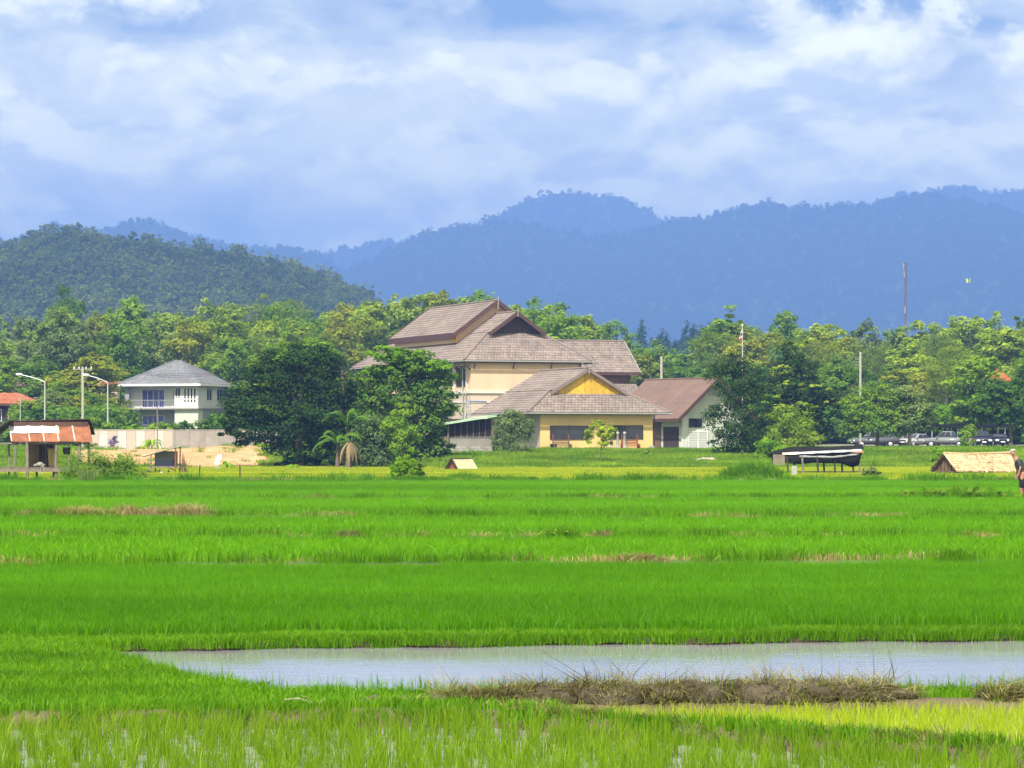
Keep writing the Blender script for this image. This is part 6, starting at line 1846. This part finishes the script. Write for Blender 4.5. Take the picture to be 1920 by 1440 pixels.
# ------------------------------------------------------------------ poles, lamps, flag, mast
def street_lamp(px, head_px, top_py, head_py, label, Y=300):
    x = X(px, Y); g_ = gz(x, Y)
    t = thing('street_lamp', label, 'street lamp', (x, Y, g_), 0, 'street lamps by the lane')
    zt, zh = Z(top_py, Y) - g_, Z(head_py, Y) - g_
    hx_ = (head_px - px) * Y / F
    MB().tube([(0, 0, -0.3), (0, 0, zt * 0.5), (0, 0, zt)], [0.09, 0.075, 0.06], 8).build('pole', M['metal'], t)
    MB().tube([(0, 0, zt - 0.05), (hx_ * 0.5, 0, (zt + zh) / 2 + 0.05), (hx_, 0, zh)], [0.05, 0.045, 0.04], 6).build('arm', M['metal'], t)
    MB().lathe([(0.03, 0), (0.10, 0.08), (0.13, 0.35), (0.10, 0.6), (0.03, 0.68)], 10, axis='x').build('lamp_head', M['white_paint'], t, True, loc=(hx_ - 0.55, 0, zh + 0.05))
    MB().box(-0.14, 0.14, -0.14, 0.14, -0.3, 0.35).build('base', M['concrete'], t)
street_lamp(84, 40, 715, 703, 'street lamp with slanting arm nearest the red roofed bungalow')
street_lamp(202, 165, 716, 704, 'street lamp with slanting arm beside the white house')
def pole(name, px, Y, top_py, label, arms=1, r_=0.13, mat='concrete_pale', lean=0.0, square=True):
    x = X(px, Y); g_ = gz(x, Y)
    t = thing(name, label, 'pole', (x, Y, g_), 0)
    zt = Z(top_py, Y) - g_
    if square:
        MB().bar((0, 0, -0.4), (lean, 0, zt), r_ * 1.7, r_ * 1.7).build('shaft', M[mat], t)
    else:
        MB().tube([(0, 0, -0.4), (lean, 0, zt)], [r_ * 1.2, r_ * 0.8], 7).build('shaft', M[mat], t)
    for k in range(arms):
        z = zt - 0.25 - k * 0.9
        MB().bar((-0.95 + lean, -0.05, z), (0.95 + lean, -0.05, z), 0.09).build('crossarm', M['concrete'], t)
        for s in (-0.85, -0.35, 0.35, 0.85):
            MB().lathe([(0.04, 0), (0.07, 0.05), (0.05, 0.12), (0.07, 0.17), (0.02, 0.22)], 8).build('insulator', M['white_paint'], t, loc=(s + lean, -0.05, z + 0.045))
    return t
pole('utility_pole', 155, 305, 688, 'concrete utility pole with crossarm left of the white house', 1)
pole('utility_pole', 1240, 322, 668, 'bare concrete pole behind the maroon roofed annex', 0)
tp_ = pole('utility_pole', 1613, 316, 660, 'concrete pole with small brackets rising out of the trees', 0, 0.12)
for k in range(3):
    MB().bar((-0.55, 0, Z(673 + 5 * k, 316) - gz(X(1613, 316), 316)), (0.0, 0, Z(674 + 5 * k, 316) - gz(X(1613, 316), 316)), 0.06).build('bracket', M['concrete'], tp_)
pole('garden_pole', 295, 283, 762, 'thin wooden pole before the beige wall', 0, 0.06, 'oldwood', 0.0, False)
pole('garden_pole', 38, 312, 742, 'thin pale post in front of the red roofed bungalow', 0, 0.06, 'concrete_pale', 0.0, False)
# overhead wires from the utility pole
t = thing('overhead_wires', 'thin overhead wires running past the white house roof', 'wires', (X(155, 305), 305, Z(692, 305)))
for k in range(3):
    MB().tube([(-9.0, 0.0, -1.3 - 0.2 * k), (-4, 0, -0.7), (-0.8 + 0.8 * k, 0, 0.2), (8, 8, -0.3 - 0.2 * k), (20, 20, 0.3), (40, 50, 1.4)], 0.012, 4).build('wire', M['black'], t)
# flag
xf, Yf = X(1392, 300), 300.0
gf = gz(xf, Yf)
t = thing('flagpole', 'tall thin flagpole above the dark open crowned tree', 'flagpole', (xf, Yf, gf))
zt = Z(612, Yf) - gf
MB().tube([(0, 0, -0.3), (0, 0, zt)], [0.07, 0.04], 8).build('pole', M['metal'], t)
MB().lathe([(0.02, 0), (0.09, 0.06), (0.09, 0.12), (0.02, 0.18)], 8).build('finial', M['white_paint'], t, loc=(0, 0, zt))
tf = thing('limp_flag', 'limp red white and blue flag hanging from the flagpole', 'flag', (xf, Yf, gf + zt - 0.1))
# the cloth hangs in folds: stripes run down it
for k, (mt, u0, u1) in enumerate((('flag_red', 0, 1 / 6), ('flag_white', 1 / 6, 2 / 6), ('flag_blue', 2 / 6, 4 / 6), ('flag_white', 4 / 6, 5 / 6), ('flag_red', 5 / 6, 1.0))):
    V, Q = [], []
    for j in range(9):
        v = j / 8
        for i in range(5):
            u = lerp(u0, u1, i / 4)
            xx = -0.04 - 0.62 * v ** 0.8 * (0.35 + 0.65 * u) * (1 - 0.35 * v)
            zz = -0.05 - u * 1.1 * (1 - v * 0.55) - v * (0.75 - 0.1 * u) * 1.15 + 0.0
            V.append((xx, 0.06 * math.sin(u * 9 + v * 5) * (0.3 + v), zz))
    for j in range(8):
        for i in range(4):
            a = j * 5 + i; Q.append((a, a + 1, a + 6, a + 5))
    o = link_mesh('stripe', np_mesh('stripe', np.array(V), np.array(Q), smooth=True), M[mt], tf); sm = o.modifiers.new('t', 'SOLIDIFY'); sm.thickness = 0.012
# lattice mast
xt, Yt = X(1698, 900), 900.0
gt = gz(xt, Yt)
t = thing('lattice_mast', 'slim far lattice mast rising above the wood', 'mast', (xt, Yt, gt))
zt = Z(492, Yt) - gt
corn = [(0.48 * math.cos(a), 0.48 * math.sin(a)) for a in (0.5, 0.5 + 2.094, 0.5 + 4.189)]
for c in corn:
    MB().tube([(c[0], c[1], 0), (c[0] * 0.75, c[1] * 0.75, zt)], 0.07, 5).build('leg', M['brownwood'], t)
mb = MB()
nb = 34
for k in range(nb):
    z0, z1 = zt * k / nb, zt * (k + 1) / nb
    for i in range(3):
        a, b = corn[i], corn[(i + 1) % 3]
        mb.bar((a[0], a[1], z0), (b[0], b[1], z1), 0.045)
        mb.bar((a[0], a[1], z1), (b[0], b[1], z1), 0.04)
o = mb.build('bracing', M['brownwood'], t); o['kind'] = 'stuff'
MB().tube([(0, 0, zt), (0, 0, zt + 1.6)], [0.08, 0.03], 5).build('lightning_rod', M['brownwood'], t)
for k, z in enumerate((zt - 1.2, zt - 3.5, zt - 14)):
    MB().box(-0.85 + 0.2 * k, -0.45 + 0.2 * k, -0.7, -0.55, z - 1.0, z + 1.0).build('panel_antenna', M['concrete'], t)

# ------------------------------------------------------------------ cars under the trees
def car(label, px, Y, rz, paint_m, typ='suv', ln=4.5):
    x = X(px, Y)
    t = thing('parked_car', label, 'car', (x, Y, gz(x, Y) + 0.02), rz, 'cars parked under the trees')
    w = 1.78
    # side profile (x forward), lower body
    if typ == 'pickup':
        low = [(-2.5, 0.45), (-2.5, 1.05), (-0.65, 1.08), (0.95, 1.08), (2.2, 0.98), (2.45, 0.80), (2.48, 0.45)]
        cab = [(-0.65, 1.08), (-0.50, 1.72), (0.35, 1.74), (1.10, 1.08)]
    elif typ == 'sedan':
        low = [(-2.2, 0.40), (-2.22, 0.95), (-1.5, 1.02), (0.9, 0.98), (2.0, 0.86), (2.2, 0.65), (2.2, 0.40)]
        cab = [(-1.6, 1.0), (-0.95, 1.42), (0.25, 1.44), (1.05, 0.98)]
    else:
        low = [(-2.2, 0.45), (-2.25, 1.0), (0.85, 1.05), (1.95, 0.98), (2.2, 0.75), (2.22, 0.45)]
        cab = [(-2.15, 1.02), (-1.9, 1.68), (0.1, 1.74), (0.95, 1.05)]
    def loft(prof, w0, w1, z0, z1):
        bm = bmesh.new()
        Lv, Rv = [], []
        for (a, z) in prof:
            f = (z - z0) / (z1 - z0) if z1 > z0 else 0
            ww = lerp(w0, w1, min(1, max(0, f))) / 2
            Lv.append(bm.verts.new((a, -ww, z))); Rv.append(bm.verts.new((a, ww, z)))
        n = len(prof)
        bm.faces.new(Lv[::-1]); bm.faces.new(Rv)
        for i in range(n):
            bm.faces.new((Lv[i], Lv[(i + 1) % n], Rv[(i + 1) % n], Rv[i]))
        bmesh.ops.recalc_face_normals(bm, faces=bm.faces)
        bmesh.ops.bevel(bm, geom=list(bm.edges), offset=0.06, segments=2, affect='EDGES')
        me = bpy.data.meshes.new('body'); bm.to_mesh(me); bm.free()
        for p in me.polygons: p.use_smooth = True
        return me
    body = link_mesh('body', loft(low, w, w * 0.97, 0.45, 1.08), paint_m, t)
    cb = link_mesh('cabin', loft(cab, w * 0.95, w * 0.74, 1.0, 1.72), paint_m, t)
    # glass: side windows, windscreen and rear screen lie just proud of the cabin
    (ax, az), (bx, bz), (cx_, cz), (dx2, dz) = cab
    def pt(p, q, f): return (lerp(p[0], q[0], f), lerp(p[1], q[1], f))
    for s in (-1, 1):
        def yy(z): return s * (lerp(w * 0.95, w * 0.74, (z - 1.0) / 0.72) / 2 + 0.012)
        lo_, hi_ = 0.16, 0.86
        for (f0, f1) in ((0.05, 0.47), (0.53, 0.93)):
            P4 = []
            for (f, h_) in ((f0, lo_), (f1, lo_), (f1, hi_), (f0, hi_)):
                b0 = pt((ax, az), (dx2, dz), f); t0 = pt((bx, bz), (cx_, cz), f)
                q = pt(b0, t0, h_)
                P4.append((q[0], yy(q[1]), q[1]))
            MB().prism(P4, (0, s * 0.012, 0)).build('side_window', M['glass'], cb)
    for (lo2, hi2, nm, sg) in (((dx2, dz), (cx_, cz), 'windscreen', 1), ((ax, az), (bx, bz), 'rear_window', -1)):
        a_, b_ = pt(lo2, hi2, 0.14), pt(lo2, hi2, 0.9)
        wa, wb = lerp(w * 0.95, w * 0.74, (a_[1] - 1) / 0.72) * 0.43, lerp(w * 0.95, w * 0.74, (b_[1] - 1) / 0.72) * 0.43
        MB().prism([(a_[0] + sg * 0.03, -wa, a_[1] + .02), (a_[0] + sg * 0.03, wa, a_[1] + .02), (b_[0] + sg * 0.03, wb, b_[1]), (b_[0] + sg * 0.03, -wb, b_[1])], (sg * 0.015, 0, 0.01)).build(nm, M['glass'], cb)
    fx_ = 1.42 if typ != 'pickup' else 1.62
    rx_ = -1.35 if typ != 'pickup' else -1.5
    for ax_ in (fx_, rx_):
        for s in (-1, 1):
            wh = MB().lathe([(0.24, -0.11), (0.34, -0.10), (0.36, 0), (0.34, 0.10), (0.24, 0.11)], 16, axis='y').build('wheel', M['tyre'], t, True, loc=(ax_, s * (w / 2 - 0.10), 0.35))
            MB().lathe([(0.05, -0.125), (0.22, -0.12), (0.23, 0.12), (0.05, 0.125)], 12, axis='y').build('rim', M['metal'], wh, True)
    front = low[-1][0]; rear = low[0][0]
    for s in (-1, 1):
        MB().box(front - 0.16, front + 0.015, s * 0.62 - 0.2, s * 0.62 + 0.2, 0.66, 0.82).build('headlight', M['white_paint'], t)
        MB().box(rear - 0.02, rear + 0.1, s * 0.72 - 0.12, s * 0.72 + 0.12, 0.68, 0.98).build('tail_light', M['flag_red'], t)
        MB().box(0.85, 1.0, s * 0.98 - 0.1, s * 0.98 + 0.1, 1.02, 1.16).build('wing_mirror', paint_m, t)
    MB().box(front - 0.02, front + 0.03, -0.22, 0.22, 0.50, 0.62).build('number_plate', M['white_paint'], t)
    MB().box(front - 0.02, front + 0.02, -0.45, 0.45, 0.64, 0.78).build('grille', M['black'], t)
    MB().box(front - 0.05, front + 0.04, -0.8, 0.8, 0.36, 0.48).build('bumper', M['black'], t)
    if typ == 'pickup':
        MB().box(-2.4, -0.75, -0.72, 0.72, 1.085, 1.10).build('load_bed', M['black'], t)
    return t
car('grey pickup half hidden behind the dark trunk', 1640, 326, R(188), M['car_grey'], 'pickup')
car('pale grey car between the two shade tree trunks', 1684, 332, R(205), M['car_silver'], 'suv')
car('white saloon just left of the green gap in the car row', 1716, 329, R(225), M['car_white'], 'sedan')
car('silver pickup parked in clear view beside the bush', 1778, 326, R(152), M['car_silver'], 'pickup')
car('dark car facing out of the carport with pale number plate', 1841, 330, R(-92), M['car_navy'], 'suv')
car('dark blue car right beside the flat topped tree\'s trunk', 1872, 333, R(-86), M['car_navy'], 'sedan')
# carport
Yp = 336.0
xp = X(1800, Yp); gp = gz(xp, Yp)
t = thing('carport', 'long low carport with dark flat roof over the parked cars', 'carport', (xp, Yp, gp))
zc = Z(799, Yp) - gp
MB().box(X(1738, Yp) - xp, X(1882, Yp) - xp, -2.6, 3.0, zc, zc + 0.12).build('roof_slab', M['car_grey'], t)
MB().box(X(1736, Yp) - xp, X(1884, Yp) - xp, -2.68, -2.6, zc - 0.18, zc + 0.2).build('fascia', M['black'], t)
for px in (1742, 1790, 1835, 1878):
    for yy in (-2.3, 2.7):
        MB().tube([(X(px, Yp) - xp, yy, -0.3), (X(px, Yp) - xp, yy, zc)], 0.06, 6).build('post', M['metal'], t)

# ------------------------------------------------------------------ the person bending at the right edge
YP = 102.0
xpn = X(1910, YP)
gPn = gz(xpn, YP)
PS = thing('person', 'person in grey cap, charcoal shirt and black shorts stooping at the right edge', 'person', (xpn, YP, gPn))
def skin_mesh(name, V, E, rad, mat, parent, root=0, sub=2):
    me = bpy.data.meshes.new(name)
    me.from_pydata(V, E, [])
    o = link_mesh(name, me, mat, parent)
    md = o.modifiers.new('skin', 'SKIN'); md.use_smooth_shade = True
    for i, r_ in enumerate(rad):
        me.skin_vertices[0].data[i].radius = r_ if isinstance(r_, tuple) else (r_, r_)
        me.skin_vertices[0].data[i].use_root = (i == root)
    sb = o.modifiers.new('sub', 'SUBSURF'); sb.levels = sub; sb.render_levels = sub
    return o
# facing -x (left), trunk bent forward; y is depth
V = [(0.10, 0, 0.92), (0.08, 0, 1.08), (0.02, 0, 1.27), (-0.06, 0, 1.43), (-0.12, 0, 1.50), (-0.17, 0, 1.57), (-0.20, 0, 1.66), (-0.21, 0, 1.72),
     (0.10, -0.10, 0.86), (0.05, -0.11, 0.50), (0.12, -0.11, 0.10), (0.02, -0.12, 0.03), (-0.09, -0.12, 0.02),
     (0.12, 0.10, 0.86), (0.15, 0.11, 0.50), (0.26, 0.11, 0.10), (0.17, 0.12, 0.03), (0.06, 0.12, 0.02),
     (-0.03, -0.19, 1.42), (0.02, -0.25, 1.16), (-0.05, -0.22, 0.96), (-0.075, -0.21, 0.88),
     (-0.03, 0.19, 1.42), (0.04, 0.25, 1.16), (-0.04, 0.22, 0.96), (-0.065, 0.21, 0.88)]
E = [(0, 1), (1, 2), (2, 3), (3, 4), (4, 5), (5, 6), (6, 7), (0, 8), (8, 9), (9, 10), (10, 11), (11, 12), (0, 13), (13, 14), (14, 15), (15, 16), (16, 17),
     (3, 18), (18, 19), (19, 20), (20, 21), (3, 22), (22, 23), (23, 24), (24, 25)]
rad = [(0.12, 0.15), (0.11, 0.13), (0.12, 0.16), (0.09, 0.12), 0.055, 0.075, 0.092, 0.07,
       0.085, 0.058, 0.040, 0.038, 0.028, 0.085, 0.058, 0.040, 0.038, 0.028,
       0.052, 0.042, 0.030, 0.032, 0.052, 0.042, 0.030, 0.032]
for hand, (bx0, by0, bz0), sg in ((21, (-0.075, -0.21, 0.88), -1), (25, (-0.065, 0.21, 0.88), 1)):
    for k in range(4):
        oy = (k - 1.5) * 0.020
        i0 = len(V)
        ln = [0.062, 0.074, 0.070, 0.052][k]
        V += [(bx0 - 0.015, by0 + oy * 0.9, bz0 - 0.045), (bx0 - 0.022, by0 + oy, bz0 - 0.045 - ln * 0.55), (bx0 - 0.008, by0 + oy, bz0 - 0.045 - ln)]
        E += [(hand, i0), (i0, i0 + 1), (i0 + 1, i0 + 2)]
        rad += [0.011, 0.0095, 0.008]
    i0 = len(V)
    V += [(bx0 - 0.035, by0 + sg * -0.02, bz0 - 0.02), (bx0 - 0.055, by0 + sg * -0.022, bz0 - 0.055)]
    E += [(hand, i0), (i0, i0 + 1)]
    rad += [0.012, 0.009]
skin_mesh('body', V, E, rad, M['skin'], PS)
# nose, ear and eye on the head
MB().add([(-0.29, -0.014, 1.60), (-0.29, 0.014, 1.60), (-0.285, 0, 1.66), (-0.325, 0, 1.605)], [(0, 1, 3), (1, 2, 3), (2, 0, 3), (0, 2, 1)]).build('nose', M['skin'], PS)
for s in (-1, 1):
    MB().lathe([(0.005, 0), (0.028, 0.006), (0.030, 0.016), (0.012, 0.022)], 10, (-0.185, s * 0.088 - 0.01, 1.63), 'y').build('ear', M['skin'], PS, True)
    MB().lathe([(0.004, 0), (0.012, 0.004), (0.004, 0.012)], 8, (-0.283, s * 0.036, 1.655), 'x').build('eye', M['black'], PS, True)
MB().box(-0.298, -0.285, -0.025, 0.025, 1.565, 1.575).build('mouth', M['redwood'], PS)
# clothes
skin_mesh('shirt', [(0.10, 0, 0.90), (0.08, 0, 1.08), (0.02, 0, 1.27), (-0.06, 0, 1.43), (-0.10, 0, 1.475), (-0.03, -0.19, 1.42), (0.01, -0.24, 1.19), (-0.03, 0.19, 1.42), (0.03, 0.24, 1.19)],
          [(0, 1), (1, 2), (2, 3), (3, 4), (3, 5), (5, 6), (3, 7), (7, 8)], [(0.145, 0.175), (0.138, 0.158), (0.145, 0.185), (0.115, 0.145), 0.072, 0.072, 0.066, 0.072, 0.066], M['shirt'], PS)
skin_mesh('shorts', [(0.10, 0, 0.96), (0.10, 0, 0.88), (0.10, -0.10, 0.82), (0.06, -0.112, 0.46), (0.13, 0.10, 0.82), (0.15, 0.112, 0.46)], [(0, 1), (1, 2), (2, 3), (1, 4), (4, 5)],
          [(0.135, 0.165), (0.14, 0.17), 0.105, 0.085, 0.105, 0.085], M['trousers'], PS)
cp = skin_mesh('cap', [(-0.18, 0, 1.70), (-0.20, 0, 1.755), (-0.205, 0, 1.79)], [(0, 1), (1, 2)], [0.108, 0.098, 0.045], M['cap'], PS)
MB().prism([(-0.27, -0.075, 1.70), (-0.27, 0.075, 1.70), (-0.35, 0.05, 1.665), (-0.365, 0, 1.66), (-0.35, -0.05, 1.665)], (0.003, 0, 0.012)).build('peak', M['cap'], cp)

# ------------------------------------------------------------------ the butterfly over the wood
Yb = 30.0
t = thing('butterfly', 'pale green butterfly in flight against the blue mountain', 'butterfly', (X(1816, Yb), Yb, Z(527, Yb)), 0.4)
M['wing'] = leafy('butterfly_wing', (0.35, 0.50, 0.20), (0.55, 0.65, 0.30), trans=0.4, gloss=0.0)
for s in (-1, 1):
    MB().add([(0, 0, 0), (s * 0.012, 0.004, 0.026), (s * 0.028, 0.006, 0.022), (s * 0.024, 0.004, 0.002), (s * 0.020, 0.002, -0.016), (s * 0.008, 0, -0.018)], [(0, 1, 2, 3, 4, 5)]).build('wing', M['wing'], t)
MB().tube([(0, -0.002, -0.014), (0, -0.003, 0.0), (0, -0.003, 0.014)], [0.0012, 0.003, 0.0016], 6).build('abdomen', M['darkwood'], t)
# ------------------------------------------------------------------ haze (the air between here and the mountains)
def closed_box(name, x0, x1, y0, y1, z0, z1):
    return MB().box(x0, x1, y0, y1, z0, z1)
hm, hnt, hout = nodes_of('haze_air')
pv = hnt.nodes.new('ShaderNodeVolumePrincipled')
pv.inputs['Color'].default_value = (0.22, 0.41, 1.0, 1)
pv.inputs['Density'].default_value = 0.00024
pv.inputs['Anisotropy'].default_value = 0.0
hnt.links.new(pv.outputs[0], hout.inputs['Volume'])
tag(closed_box('haze', -5600, 5600, -110, 11200, -2.0, 790).build('haze', hm), kind='stuff')
hm.cycles.homogeneous_volume = True if hasattr(hm.cycles, 'homogeneous_volume') else True
